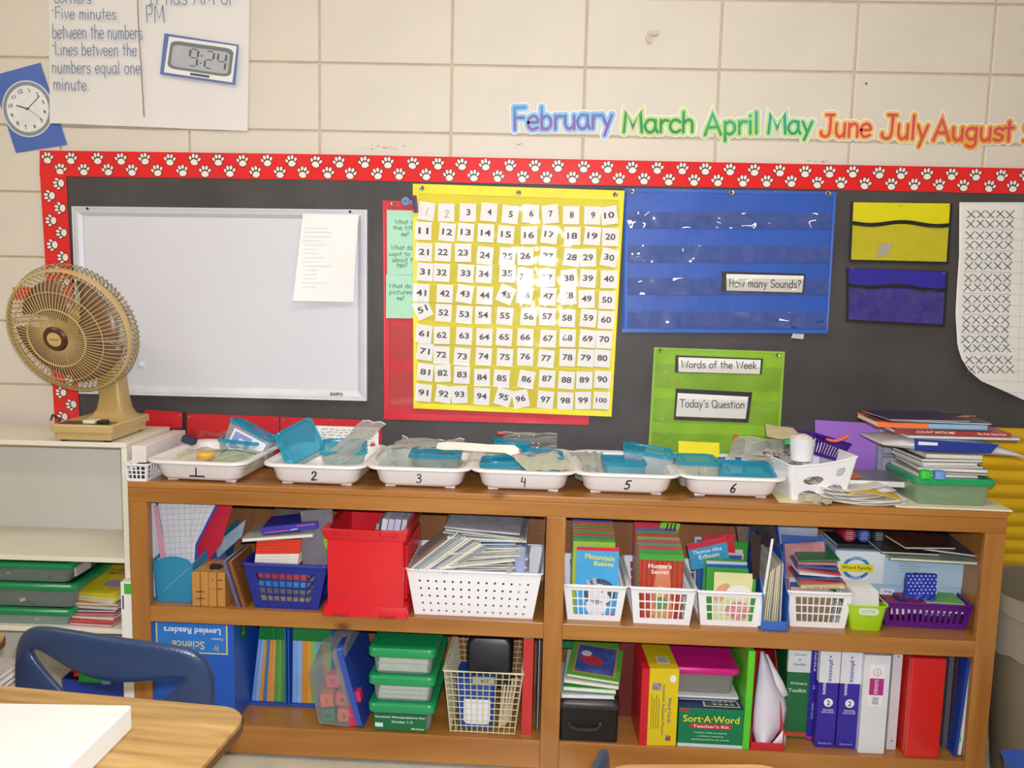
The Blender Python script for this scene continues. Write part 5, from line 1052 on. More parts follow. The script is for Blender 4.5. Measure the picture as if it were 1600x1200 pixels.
for i, (lb, w_, t_, c_, sp, px, rz) in enumerate(bk_):
    t_ *= .82
    if i == 4: zz -= .0137
    o = flatbook(lb, LT(LP(px, 670, .03).x, .02+(i % 3)*.006, zz, rz=R_(rz)), w_, .17, t_, M(c_, .35, .06, 8), sp, 'books on the mailing bag')
    if i == 1: spine_text(o, 'COUNT WITH ME', -.045, .007, .0065, .10); spine_text(o, 'The First Value Press', .10, .007, .0055, .075)
    zz += t_+.0006
    if i == 5:
        a = MB(); rd = random.Random(2)
        for _ in range(7): x = rd.uniform(-.11, .11); y = rd.uniform(.01, .12); a.add([(x, y, t_+.0004), (x+.04, y+.005, t_+.0004), (x+.045, y+.025, t_+.0004), (x+.005, y+.02, t_+.0004)], [(0, 1, 2, 3)])
        a.build('cover_print', M('d88838', .4), o, local=True)
a = MB(); a.sheet((-.05, .0, .012), (.05, .0, .0), (.05, -.08, .0), (-.05, -.08, .012), .002, 6, 6, .003, nrm=(0, 0, 1)); tag(a.build('magazine', M('6a3438', .4, .15, 20), at=at_px(1378, 656, .12)), 'red brown magazine end poking out left of the book pile', 'magazine')
a = MB(); rubble(a, -.03, .03, 0, .05, 0, 22, .006, .012, 61, 2); tag(a.build('crumpled_wrap', [M('8c8890', .3), M('b0acb0', .3)], at=at_px(1392, 690, .10)), 'crumpled clear wrapping left of the mailing bag', 'wrap', kind='stuff')
# ================================================================ THINGS IN THE BAYS
def ft(pl, pr, pb, pt, z):
    q = LG((pl+pr)/2, pb, z); a, b = LP(pl, (pb+pt)/2, q.y), LP(pr, (pb+pt)/2, q.y); t = LP((pl+pr)/2, pt, q.y)
    return a.x, b.x, q.y, t.z-z
def lquad(c, d): return [BM @ LP(x, y, d) for x, y in c]
def box3(T, name, w, d, h, mts, bev=.0015, x=0, y=0, z=0): a = MB(); a.box(x-w/2, x+w/2, y, y+d, z, z+h); return a.build(name, mts, T, local=True, bevel=bev)
def fronttext(T, items, y=-.0006, name='lettering'):
    """items: (txt, cx, cz, h, w, colour, rot, hand)"""
    mats = []; a = MB()
    for txt, cx, cz, h, w_, c_, rot in items:
        if c_ not in mats: mats.append(c_)
        put_text(a, txt, lambda u, v: (u, y, v), cx, cz, h, w_, mats.index(c_), bold=.012, rot=rot)
    return a.build(name, [M(c, .5) for c in mats], T, local=True)
# ---------- upper left bay
def leaf(name, label, c, d, mt, th=.0015, tilt=0.0, cat='paper', group=None):
    p = [LP(x, y, d) for x, y in c]; zb = min(v.z for v in p); p = [Vector((v.x, v.y+(v.z-zb)*tilt, v.z)) for v in p]
    a = MB(); n = len(p); a.loft([[BM @ v for v in p], [BM @ (v+Vector((0, th, 0))) for v in p]]); return tag(a.build(name, mt), label, cat, group)
leaf('chart_sheet', 'white sheets standing at the far left of the upper left bay', [(231, 784), (249, 786), (262, 925), (236, 935)], .095, M('d6d8e2', .5, .05, 5))
g1 = leaf('grid_chart', 'folded white grid chart with blue taped edges in the upper left bay', [(247, 785), (338, 787), (306, 852), (303, 905), (268, 915), (258, 870)], .085, M('d9dade', .4, .03, 4), .002)
a = MB(); Lf = lambda x, y: BM @ (LP(x, y, .0832))
for k in range(9): ribbon(a, [(250+k*9.5, 786), (262+k*7.6, 912)] if k < 6 else [(250+k*9.5, 786), (306-(8-k)*6, 850)], .5, Lf, 1, 0)
for k in range(13): ribbon(a, [(250+k*1.1, 795+k*9), (min(336, 336-k*5) if k < 7 else 305, 795+k*9-3)], .5, Lf, 1, 0)
ribbon(a, [(245, 786), (252, 830), (262, 915)], 3.2, Lf, 0, 0); ribbon(a, [(340, 786), (307, 851), (304, 905)], 3.4, Lf, 0, 0)
a.build('edge_tape', [M('2448b0', .4), M('9a9ca4', .6)], g1)
leaf('red_sheet', 'red sheet standing behind the folded grid chart', [(338, 787), (364, 788), (346, 850), (306, 900), (300, 860)], .115, M('c8203c', .5, .05, 5), .002)
leaf('purple_sheet', 'dark purple sheet with pink marks behind the teal magazine file', [(306, 862), (352, 836), (352, 905), (306, 905)], .13, M('3a4488', .5, .2, 12), .002)
leaf('pink_sheet', 'pink edged sheets beside the grid chart', [(240, 790), (246, 790), (268, 925), (258, 930)], .07, M('e0a0a8', .5, .05, 5), .002)
# teal magazine file
x0, x1, d, h = ft(240, 301, 941, 870, ZM); w = x1-x0; T = thing('magazine_file', 'teal plastic magazine file lying with its end toward the viewer', 'magazine file', mat=LT((x0+x1)/2, max(d, .010), ZM+.0005))
tl_ = M('2b86ac', .3, .03, 6); tl2 = M('2a7fae', .3, .03)
a = MB(); N8 = 10; fp = [(-w*.40, 0), (w*.46, 0), (w*.5, .08), (w*.5, h*.80)]+[(w*.5-w*k/N8, h*.80+h*.2*math.sin(PI*min(1, .15+.85*k/N8)*.9)) for k in range(1, N8)]+[(-w*.5, h*.88)]
a.loft([[(x, 0, z) for x, z in fp], [(x, .004, z) for x, z in fp]]); a.build('end_panel', tl_, T, local=True)
a = MB(); a.tube([(-.028, -.001, .032), (.050, -.001, .105)], .0009, 4); a.build('scratch', M('8fc0d4', .4), T, local=True)
D_ = .27
a = MB(); patchbars(a, ((-w*.44, .004, 0), (-w*.44, D_, 0), (-w*.47, D_, h*1.15), (-w*.5, .004, h*.92)), bands(9, .55, .08, .95), bands(4, .5, .2, .92), .003); a.build('side_panel', tl_, T, local=True)
a = MB(); a.hexa([(w*.46, .004, 0), (w*.49, .004, 0), (w*.49, D_, 0), (w*.46, D_, 0), (w*.48, .004, h*.86), (w*.51, .004, h*.86), (w*.80, D_, h*1.30), (w*.77, D_, h*1.30)]); a.box(-w*.44, w*.48, .004, D_, 0, .003); a.build('side_panel', tl2, T, local=True)
leaf('flyer', 'grey printed flyer sticking out of the teal magazine file', [(336, 850), (384, 812), (378, 838), (340, 872)], .12, M('8fa3b4', .4, .1, 20), .002)
# wooden slabs
wsl = WOOD('a87434', 'd29a50', 2, 1.4, knots=False); x0, x1, d, h = ft(300, 352, 948, 895, ZM); n = 4
wl = ['leftmost of the four small wooden slabs beside the teal file', 'second wooden slab from the teal file', 'third wooden slab from the teal file', 'wooden slab nearest the leaning books']
for i in range(n):
    xa_ = x0+(x1-x0)*i/n; w = (x1-x0)/n-.0012; T = thing('wooden_block', wl[i], 'block', mat=LT(xa_+w/2, .012+.002*(i % 2), ZM+.0005), group='wooden slabs'); box3(T, 'slab', w, .15, h, wsl, .002)
    for zz in ((.022, .042) if i < 2 else (.052, .078)): a = MB(); a.box(-w/2 if i % 2 else 0, (0 if i % 2 else w/2) if i < 2 else w*.2, -.0012, .002, zz, zz+.0022); a.build('notch', M('4a3018', .6), T, local=True)
a = MB(); a.box(-.014, .014, 0, .02, 0, .010); a.box(-.014, -.006, 0, .004, -.012, .0); a.tube([(.012, .01, .005), (.03, .01, .008), (.034, .03, .006)], .003, 6); tag(a.build('binder_clip', M('1e1c1c', .4), at=LT(LP(337, 885, .05).x, .04, ZM+h+.001)), 'black clip on top of the wooden slabs', 'clip')
for i, (lb, c_) in enumerate((('brown covered book leaning toward the blue basket', '8a5428'), ('purple grey book leaning beside the brown one', '6a5e80'))):
    x0, x1, d, h = ft(378+i*(-9), 386+i*(-9), 952, 872, ZM); M0 = LT(LP(385-i*9, 950, .02).x, .018, ZM+.001, ry=R_(-17)); booklet(lb, 'book', M0 @ Matrix.Rotation(PI/2, 4, 'Z') @ Matrix.Translation((.075, 0, 0)), .15, .010, .140, M(c_, .5, .1, 10), name='book', group='leaning books')
# blue basket
x0, x1, d, h = ft(395, 495, 957, 887, ZM); x2, x3 = LP(380, 890, .012).x, LP(511, 890, .012).x
BB = M('232f8c', .35, .04, 6); T = thing('blue_basket', 'blue plastic basket of small books in the upper left bay', 'basket', mat=LT((x2+x3)/2, .012, ZM)); Wb = x3-x2; basket(T, Wb, x1-x0, .27, .25, h+.004, BB, 8, 4, 9, .22, .13, .87, .16, .80, rim=.009)
xc = (x2+x3)/2
for i, (c_, lb) in enumerate((('c8402c', 'red'), ('3a86b8', 'light blue'), ('6a6c64', 'grey'), ('9a8c78', 'tan'))): flatbook('%s booklet lying inside the blue basket' % lb, LT(xc-.012, .026+.002*i, ZM+.085-i*.024, ry=R_(2)), .14, .17, .018, M(c_, .5, .15, 30), 'front', 'books inside the blue basket')
for i in range(9):
    t_ = .0075; white_ = i < 4; flatbook('%s small book in the stack standing out of the blue basket, %s' % ('white' if white_ else 'red', ['lowest', 'second from bottom', 'third from bottom', 'fourth from bottom', 'middle', 'fourth from top', 'third from top', 'second from top', 'topmost'][i]), LT(xc-.028+.001*i, .020, ZM+h-.002+i*(t_+.0007), rz=R_(-2+i*.4), ry=R_(-3)), .125, .16, t_, M('ddd8cc' if white_ else 'd8381e', .5, .06, 20), 'front', 'small books in the blue basket')
zt_ = ZM+h+.075
flatbook('grey white book laid over the red stack in the blue basket', LT(xc-.020, .010, zt_, rz=R_(4), ry=R_(-5)), .20, .14, .010, M('a9a69e', .5), 'back')
T = thing('game_box', 'purple blue flat box on the blue basket stack', 'box', mat=LT(xc+.012, .022, zt_+.020, rz=R_(6), ry=R_(-7))); box3(T, 'box_body', .155, .12, .020, M('3b38a0', .4, .1, 12)); a = MB(); a.box(-.070, .0, -.0008, .0005, .004, .0065); a.box(.02, .070, -.0008, .0005, .013, .0155); a.build('pink_stripe', M('d04c9c', .5), T, local=True); fronttext(T, [('qdo', .012, .006, .006, .02, 'e8e8f0', 0)])
a = MB(); a.sheet((-.04, .0, .16), (.05, .0, .17), (.055, 0, 0), (-.035, 0, 0), .012, 10, 14, .006, seed=9); a.build; o = tag(a.build('plastic_bag', CLEAR('9a949c', .55, .15, .6, .003, 25), at=LT(xc+.075, .05, ZM+h-.01), smooth=True), 'crumpled clear bag of grey items at the right of the blue basket', 'bag')
a = MB(); a.poly([(x, -.0135, z) for x, z in ellipse(.048, .078, .020, .030, 16)]); fn_ = lambda u, v: (u, -.0145, v); put_text(a, '+h', fn_, .048, .070, .016, m=1); a.build('printed_logo', [M('7cb828', .4), M('e8e8e8', .4)], o, local=True)
a = MB(); q = lquad([(478, 793), (520, 795), (514, 812), (486, 812)], .20); a.sheet(*q, .001, 2, 2); tag(a.build('paper_sheet', M('c8ccd8', .5)), 'pale sheet behind the blue basket near the red crate', 'paper')
a = MB(); q = lquad([(430, 790), (480, 793), (476, 832), (432, 832)], .24); a.sheet(*q, .010, 4, 4, .003); tag(a.build('grey_bag', M('6a5c58', .4, .1, 8)), 'dull grey bag at the back above the blue basket', 'bag')
# red crate
RD = M('d8202a', .3, .03, 5, coat=.15); x0, x1, d, h = ft(513, 634, 950, 828, ZM); x0 = LP(512, 900, 0).x; x1 = LP(631, 900, 0).x; w = x1-x0
T = thing('red_crate', 'tall red plastic file crate with wide rim and flared foot', 'crate', mat=LT((x0+x1)/2, -.008, ZM)); Dc = .27; hc_ = LP(575, 826, 0).z-ZM
a = MB(); e = .004
def rr_loop(w_, d_, z, yc): return rrect(w_, d_, .006, 2, z, 0, yc)
a.loft([rr_loop(w+.026, Dc+.016, 0.0, Dc/2), rr_loop(w+.026, Dc+.016, .006, Dc/2), rr_loop(w+.014, Dc+.006, .030, Dc/2), rr_loop(w, Dc, .032, Dc/2), rr_loop(w, Dc, hc_-.032, Dc/2), rr_loop(w+.012, Dc+.006, hc_-.030, Dc/2), rr_loop(w+.028, Dc+.020, hc_-.002, Dc/2), rr_loop(w+.026, Dc+.018, hc_, Dc/2), rr_loop(w-.006, Dc-.010, hc_-.001, Dc/2), rr_loop(w-.010, Dc-.014, .01, Dc/2)]); a.build('crate_body', RD, T, local=True, smooth=30)
for sx in (-1, 1):
    a = MB(); cx_ = sx*w*.30; a.tube([(cx_-.022, -.0115, hc_-.006), (cx_-.019, -.008, hc_-.020), (cx_+.019, -.008, hc_-.020), (cx_+.022, -.0115, hc_-.006)], .0014, 5); a.build('latch_slot', M('c01c26', .35), T, local=True)
    a = MB(); a.box(cx_-.024, cx_+.024, -.010, .004, .0, .012); a.build('foot_lug', M('b81a24', .35), T, local=True, bevel=.002)
for k in range(7): a = MB(); a.box(w/2+.001, w/2+.006, .03+k*.034, .05+k*.034, .045, hc_-.05); a.build('side_rib', RD, T, local=True, bevel=.001)
xc = (x0+x1)/2
for i, (c_, t_) in enumerate((('9a98a4', .010), ('d9dade', .016), ('c4c4d8', .017), ('c8c8da', .017), ('c4c2cc', .014))):
    M0 = LT(xc-.006+i*.0185, .04, ZM+.055, ry=R_(9)); T2 = thing('binder', ['thin grey binder leftmost in the red crate', 'white binder with a black ring in the red crate', 'pale lilac binder, third in the red crate', 'pale lilac binder, fourth in the red crate', 'light grey binder against the right wall of the red crate'][i], 'binder', mat=M0, group='binders in the red crate'); box3(T2, 'cover', t_, .20, hc_-.035 if i else hc_-.05, M(c_, .35, .03))
    if i == 1: a = MB(); a.lathe([(.003, 0), (.005, .002), (.005, .004)], 12, c=(0, 0, 0), cap1=True); a.v = [Vector((v.x, .0-v.z, v.y+hc_-.075)) for v in a.v]; a.build('ring_hole', M('1c1c1e', .5), T2, local=True)
# white perforated basket
x0, x1, d, h = ft(648, 838, 962, 890, ZM); d = .016; xa_, xb_ = LP(634, 893, d).x, LP(848, 893, d).x; T = thing('perforated_basket', 'white basket with rows of round holes full of magazines', 'basket', mat=LT((xa_+xb_)/2, d, ZM)); Wt = xb_-xa_-.006; Wb = x1-x0-.01; Dp = .26; hp = h-.002
a = MB(); bf = lambda u, v: Vector((-Wb/2+Wb*u+(-(Wt-Wb)/2+(Wt-Wb)*u)*v, .008*(1-v), hp*v)); NX, NZ = 15, 7
hx = lambda i: .085+(i+(0 if i < 7 else .12))*(.83/13.12); hz_ = [.10+.165*k for k in range(5)]
us = [0]+[ (hx(i)+hx(i+1))/2 for i in range(13)]; us = [.05]+us[1:]+[.95]; vsz = [.03]+[(hz_[k]+hz_[k+1])/2 for k in range(4)]+[.86]
for i in range(14):
    for k in range(5):
        u0, u1, v0, v1 = us[i], us[i+1], vsz[k], vsz[k+1]; cx_, cz_ = hx(i), hz_[k]; ru, rv = .0036/Wt, .0036/hp; ring = []; sq = []
        for j in range(8):
            t = -PI*3/4+j*PI/4; ring.append(bf(cx_+ru*math.cos(t), cz_+rv*math.sin(t))); su = [u0, (u0+u1)/2, u1, u1, u1, (u0+u1)/2, u0, u0][j]; sv = [v0, v0, v0, (v0+v1)/2, v1, v1, v1, (v0+v1)/2][j]; sq.append(bf(su, sv))
        inn = [p+Vector((0, .003, 0)) for p in ring]; a.add(sq+ring+inn, [(j, (j+1) % 8, 8+(j+1) % 8, 8+j) for j in range(8)]+[(8+j, 8+(j+1) % 8, 16+(j+1) % 8, 16+j) for j in range(8)])
for q in (((0, 0), (.05, 0), (.05, 1), (0, 1)), ((.95, 0), (1, 0), (1, 1), (.95, 1)), ((.05, 0), (.95, 0), (.95, .03), (.05, .03)), ((.05, .86), (.95, .86), (.95, 1), (.05, 1))): a.add([bf(*p) for p in q], [(0, 1, 2, 3)])
c4 = lambda w_, y0, y1, z: [(-w_/2, y0, z), (w_/2, y0, z), (w_/2, y1, z), (-w_/2, y1, z)]
b4, t4 = c4(Wb, .008, Dp-.008, 0), c4(Wt, 0, Dp, hp)
for i, j in ((1, 2), (2, 3), (3, 0)): a.add([b4[i], b4[j], t4[j], t4[i]], [(0, 1, 2, 3)])
a.add([(x, y, .001) for x, y, z in b4], [(0, 1, 2, 3)]); a.build('basket_body', PLW, T, local=True)
a = MB(); a.tube([(x, y, hp) for x, y, z in rrect(Wt+.004, Dp+.004, .012, 3, 0, 0, Dp/2)], .0042, 6, closed=True); a.build('rim', PLW, T, local=True, smooth=True)
xw = (xa_+xb_)/2; r7 = random.Random(22); magc = ['c8c4b4', 'a8aeb4', 'd8d2c0', '8a9298', 'b8b4a0', 'c9c9c4', '9aa29a', 'e0dccc', '787e80', 'b0b8bc']
# leaning bundle at left
for i in range(13):
    ln = .165-.002*i; M0 = LT(xw-.172+i*.0080, .010+r7.uniform(0, .006), ZM+hp+.002-i*.0008, ry=R_(50+i*.5)); booklet('thin magazine leaning over the left rim of the holed basket, %s' % ['leftmost', 'second', 'third', 'fourth', 'fifth', 'sixth', 'seventh', 'eighth', 'ninth', 'tenth', 'eleventh', 'twelfth', 'innermost'][i], 'magazine', M0 @ Matrix.Rotation(PI/2, 4, 'Z') @ Matrix.Translation((.10, 0, 0)), .20, .0055, ln, M(magc[(i*3) % 10], .5, .08, 20), name='magazine', group='leaning magazines in the holed basket')
zz = ZM+hp-.010
fl_ = [(.24, .004, 0, .012, 'c8ccc8'), (.24, .005, -1, .012, 'b8bcbc'), (.23, .005, -2, .010, '9aa0a4'), (.24, .004, -2.5, .014, 'd0ccc0'), (.25, .006, -3, .010, '606a6a'), (.25, .005, -7, .004, 'e8e0d0'), (.20, .005, -6, .006, 'c0c0b4'), (.20, .005, -6, .010, 'b0b4b0'), (.21, .005, -5, .004, 'c8c6b8'), (.21, .006, -5, .010, 'a8a898'), (.21, .005, -4, .004, 'bcbcb0'), (.20, .005, -4, .012, 'd0ccb8'), (.20, .005, -4, .008, '8e9898'), (.20, .006, -4, .006, '3f6fb8'), (.22, .004, -3, .012, 'b4b4ac'), (.22, .005, 1, .004, 'd4cfc2'), (.23, .004, 3, .010, 'a0a0a4'), (.22, .005, 6, .002, '9aa090'), (.21, .004, 3, .012, 'c0c0c8')]
for i, (w_, t_, ry, dd_, c_) in enumerate(fl_):
    flatbook('thin magazine lying in the pile of the holed basket, layer %s' % ['lowest', 'second', 'third', 'fourth', 'fifth', 'with cream edge', 'seventh', 'eighth', 'ninth', 'tenth', 'eleventh', 'twelfth', 'thirteenth', 'with blue edge', 'above the blue edge', 'fourth from top', 'third from top', 'second from top', 'topmost'][i], LT(xw+.024+r7.uniform(-.012, .012), .012+dd_, zz, rz=R_(r7.uniform(-5, 5)), ry=R_(ry)), w_, .20, t_, M(c_, .35, .10, 25), 'back' if i % 3 else 'front', 'flat magazines in the holed basket', 'magazine', 'magazine'); zz += t_+(.0028 if i > 12 else .0016)
a = MB(); a.loft([rrect(.034, .09, .012, 4, z, 0, .05) for z in (0, .125)]+[rrect(.026, .08, .010, 4, .130, 0, .05)]); tag(a.build('plastic_sleeve', M('9ea6d0', .3, .03), at=LT(xw+.128, .015, ZM+hp-.055), smooth=True), 'pale lilac plastic sleeve at the right end of the holed basket', 'sleeve')
a = MB(); a.lathe([(.012, 0), (.013, .02), (.006, .03), (.010, .045), (.010, .05)], 16, cap1=True); a.v = [Vector((v.x, -v.z+.03, v.y)) for v in a.v]; tag(a.build('jar', CLEAR('d8d8d4', .4, .05, .8), at=LT(xw+.098, .02, ZM+hp+.016), smooth=True), 'small shiny clear jar in the holed basket', 'jar')
# ---------- upper right bay: reader baskets
def reader_basket(pxs, pyb, rim, pyr, lab, covers, front=None, front_shift=0, Dd=.27, colors=None, stack_h=.165, hole=8, gw=0):
    x0, x1, d, h = ft(pxs[0], pxs[1], pyb, pyr, ZM); d = max(d-.012, .012); xa_, xb_ = LP(rim[0], pyr, d).x, LP(rim[1], pyr, d).x; x0, x1 = LP(pxs[0], pyb, d).x, LP(pxs[1], pyb, d).x
    h = LP((pxs[0]+pxs[1])/2, pyr, d).z-ZM; xc = (xa_+xb_)/2
    T = thing('white_basket', lab, 'basket', mat=LT(xc, d, ZM), group='white slatted baskets'); basket(T, xb_-xa_-.006, x1-x0, Dd, Dd-.012, h, PLW, hole, 3, 12, .20, .12, .88, .14, .86, rim=.0065)
    return xc, d, h, xb_-xa_
ords = ['front', 'second', 'third', 'fourth', 'fifth', 'sixth', 'seventh', 'eighth', 'ninth', 'tenth', 'eleventh', 'twelfth']
xc1, db1, hb1, wb1 = reader_basket((887, 970), 968, (879, 981), 914, 'white slatted basket holding the book with a white animal cover, by the middle post', None)
cols1 = ['4aa8dc', 'a8c83c', '5a9a4a', '3f8f5c', 'c84a3c', '4a9a4c', 'b85a3c', '5a8a3c', 'd84a34', '3a58a8', '8fb0dc', 'a8b8d0']
hf = LP(935, 857, db1+.015).z-ZM-.006
for i in range(12):
    hh = hf if i == 0 else hf+.006+min(i, 10)*.0032; dy = .016+i*.017
    o = booklet('blue reader with a white animal picture and the words Mountain Babies' if i == 0 else '%s reader behind the blue animal book, %s in its basket' % (['', 'lime', 'green', 'dark green', 'red edged', 'leaf green', 'brown', 'olive', 'orange red', 'navy', 'sky blue', 'pale blue'][i], ords[i]), 'book', LT(xc1+(.006 if i == 0 else -.004), db1+dy, ZM+.006, rx=R_(-3)), .118, .0045, hh, M(cols1[i], .25, .05, 10, coat=.3), group='readers in the first white basket', name='reader_book')
    if i == 0:
        a = MB(); f = lambda u, v: (u, -.0007, v); a.poly([f(x, z) for x, z in ((-.059, hf-.010), (.059, hf-.010), (.059, hf), (-.059, hf))], 0); a.poly([(x, -.0007, z) for x, z in ellipse(.008, .070, .044, .040, 20)], 1)
        a.poly([(x, -.0010, z) for x, z in ellipse(.004, .066, .026, .030, 16, -.4)], 2); a.poly([(x, -.0011, z) for x, z in ellipse(.022, .056, .018, .013, 12, -.5)], 2); a.poly([(x, -.0012, z) for x, z in ellipse(-.006, .099, .006, .015, 8, .2)], 3); a.poly([(x, -.0013, z) for x, z in ellipse(-.022, .094, .0055, .014, 8, .6)], 3); a.poly([(x, -.0013, z) for x, z in ellipse(.014, .074, .0035, .0035, 8)], 4); a.poly([(x, -.0010, z) for x, z in ellipse(.0, .030, .030, .026, 14)], 2)
        a.poly([f(x, z) for x, z in ((.03, .004), (.059, .004), (.059, .010), (.03, .010))], 0)
        a.build('cover_picture', [M('d8283c', .3), M('4a5468', .4, .3, 60), M('e2e0e0', .4), M('b8b4b4', .4), M('1c1c20', .4)], o, local=True)
        fronttext(o, [('Mountain', .006, hf-.028, .015, .082, 'e4d84c', R_(-4)), ('Babies', .018, hf-.046, .013, .055, 'e4d84c', R_(-2))], -.0012)
xc2, db2, hb2, wb2_ = reader_basket((990, 1078), 974, (984, 1089), 918, 'white slatted basket holding the red curtain covered reader', None)
cols2 = ['b8412c', '3fa040', 'd84a6a', '6a9a5c', 'b85a6c', '8aa84c', 'c0504a', '6a8a5a', '7a5a9c', 'd83848', 'c83848']
hf = LP(1028, 868, db2+.015).z-ZM-.006
for i in range(11):
    hh = hf if i == 0 else hf+.004+i*.0036; o = booklet('reader with red curtains and the words Hunter\'s Secret' if i == 0 else '%s reader behind the red curtain book, %s in its basket' % (['', 'green', 'pink', 'sage', 'rose', 'lime', 'brick', 'olive', 'purple', 'red', 'crimson'][i], ords[i]), 'book', LT(xc2-.004, db2+.016+i*.018, ZM+.006, rx=R_(-3)), .122, .0045, hh, M(cols2[i], .3, .05, 10, coat=.2), group='readers in the second white basket', name='reader_book')
    if i == 0:
        a = MB(); a.add([(-.061, -.0008, hf-.016), (.061, -.0008, hf-.016), (.061, -.0008, hf), (-.061, -.0008, hf)], [(0, 1, 2, 3)], 0)
        for k in range(9): x = -.056+k*.014; a.add([(x, -.0008, .0), (x+.004, -.0008, .0), (x+.004, -.0008, hf-.016), (x, -.0008, hf-.016)], [(0, 1, 2, 3)], 1)
        a.add([(-.030, -.0009, .0), (.036, -.0009, .0), (.022, -.0009, hf-.03), (-.012, -.0009, hf-.03)], [(0, 1, 2, 3)], 2)
        a.poly([(x, -.0012, z) for x, z in ellipse(.000, .082, .014, .017, 14)], 3); a.poly([(x, -.0012, z) for x, z in ellipse(.002, .050, .018, .018, 12)], 4); a.poly([(x, -.0013, z) for x, z in ellipse(.024, .055, .010, .003, 8, .5)], 3); a.poly([(x, -.0012, z) for x, z in ellipse(.0, .020, .024, .014, 12)], 5)
        a.build('cover_picture', [M('3f9f38', .4), M('96301f', .4), M('d08060', .4), M('e0c070', .4), M('5c9a50', .4), M('c8a060', .4)], o, local=True)
        fronttext(o, [("Hunter's", -.004, hf-.032, .014, .064, 'f0ece8', 0), ('Secret', -.004, hf-.049, .012, .048, 'f0ece8', 0)], -.0013)
xc3, db3, hb3, wb3 = reader_basket((1097, 1187), 977, (1089, 1197), 924, 'white slatted basket with a yellow picture booklet and mixed readers', None)
cols3 = ['dcd8a0', '3f9a3c', '2f62b0', 'dde0dc', '4a9a4a', '3060a8', 'e8c8b8', 'd8d0cc', '3a68b0', 'e0c8cc', '4a7a5a', 'c8ccd8']
hf = LP(1150, 897, db3+.015).z-ZM-.006
for i in range(12):
    hh = hf if i == 0 else hf+.004+i*.0030; o = booklet('%s booklet, %s in the third white basket' % (['yellow picture', 'green', 'blue', 'white', 'leaf green', 'dark blue', 'peach', 'grey white', 'royal blue', 'pink', 'forest green', 'pale blue'][i], ords[i]), 'book', LT(xc3+(.012 if i == 0 else r7.uniform(-.010, .006)), db3+.014+i*.019, ZM+.006, rx=R_(-4), ry=R_(r7.uniform(-3, 3))), .115, .004, hh, M(cols3[i], .3, .05, 10), group='readers in the third white basket', name='reader_book')
    if i == 0:
        a = MB(); a.add([(.042, -.0008, 0), (.0575, -.0008, 0), (.0575, -.0008, hf), (.050, -.0008, hf)], [(0, 1, 2, 3)], 0); a.poly([(x, -.0008, z) for x, z in ellipse(-.034, .085, .018, .030, 14, -.6)], 1); a.poly([(x, -.0009, z) for x, z in ellipse(.012, .088, .034, .020, 14)], 2); a.poly([(x, -.0009, z) for x, z in ellipse(.012, .035, .036, .026, 14)], 3); a.build('cover_picture', [M('3f9a38', .4), M('d8a078', .5), M('e6e4dc', .5), M('d09088', .5, .2, 60)], o, local=True)
# Edison book and red books behind, green clip
M0 = LT(LP(1113, 868, .12).x, .13, LP(1100, 880, .13).z-.01, ry=R_(-13)); T = booklet('blue and red reader titled Thomas Alva Edison', 'book', M0, .112, .004, .078, M('3f9cc4', .35, .05), name='reader_book')
a = MB(); a.add([(-.056, -.0008, .060), (.056, -.0008, .064), (.056, -.0008, .078), (-.056, -.0008, .078)], [(0, 1, 2, 3)]); a.build('red_band', M('d02838', .4), T, local=True); fronttext(T, [('Thomas Alva', -.002, .050, .011, .084, 'e8ecec', 0), ('Edison', .0, .034, .013, .058, 'e8ecec', 0), ('A Great Inventor', .004, .018, .005, .06, '9ac8dc', 0)], -.0010)
booklet('bright red reader standing behind the Thomas Alva Edison one', 'book', LT(LP(1128, 870, .17).x, .17, LP(1128, 880, .17).z-.02, ry=R_(-8)), .09, .004, .105, M('d8303c', .35), name='reader_book')
booklet('green and red reader at the right of the Edison reader', 'book', LT(LP(1150, 870, .19).x, .19, LP(1150, 880, .19).z-.02, ry=R_(2)), .06, .004, .085, M('3c9a38', .35), name='reader_book')
a = MB(); q = [LP(x, y, .20) for x, y in ((1028, 828), (1034, 811), (1063, 818), (1058, 836))]; a.sheet(*[BM @ v for v in (q[1], q[2], q[3], q[0])], .012, 1, 1, 0); gc_ = tag(a.build('green_clip', M('8ac83c', .4), bevel=.002), 'lime green slotted clip leaning behind the second white basket', 'clip')
a = MB(); f2 = lambda x, y: BM @ LP(x, y, .191)
for k in range(3): ribbon(a, [(1041+k*6, 829), (1044+k*6, 818)], 2.6, f2, 0, 0)
a.build('slot', M('2e2a20', .5), gc_)
# dark book and bag, blue magazine file
a = MB(); a.hexa([BM @ LP(x, y, dd_) for x, y, dd_ in ((1176, 905, .05), (1186, 905, .05), (1186, 905, .25), (1176, 905, .25), (1172, 836, .05), (1190, 836, .05), (1190, 836, .25), (1172, 836, .25))]); tag(a.build('dark_book', M('2c1818', .5, .1)), 'dark brown book standing left of the blue magazine file', 'book')
a = MB(); q = lquad([(1150, 822), (1182, 822), (1186, 880), (1158, 880)], .22); a.sheet(*q, .012, 5, 5, .003); tag(a.build('grey_box', M('7a6454', .5, .1)), 'dull brown box at the back between the third basket and the dark book', 'box')
a = MB(); q = [LP(*c_, .15) for c_ in ((1165, 816), (1208, 820), (1214, 850), (1196, 852))]; a.sheet(*[BM @ v for v in q], .03, 8, 8, .006); tag(a.build('black_bag', M('2e2c30', .35, .1), smooth=True), 'black bag slumped over the top of the blue magazine file', 'bag')
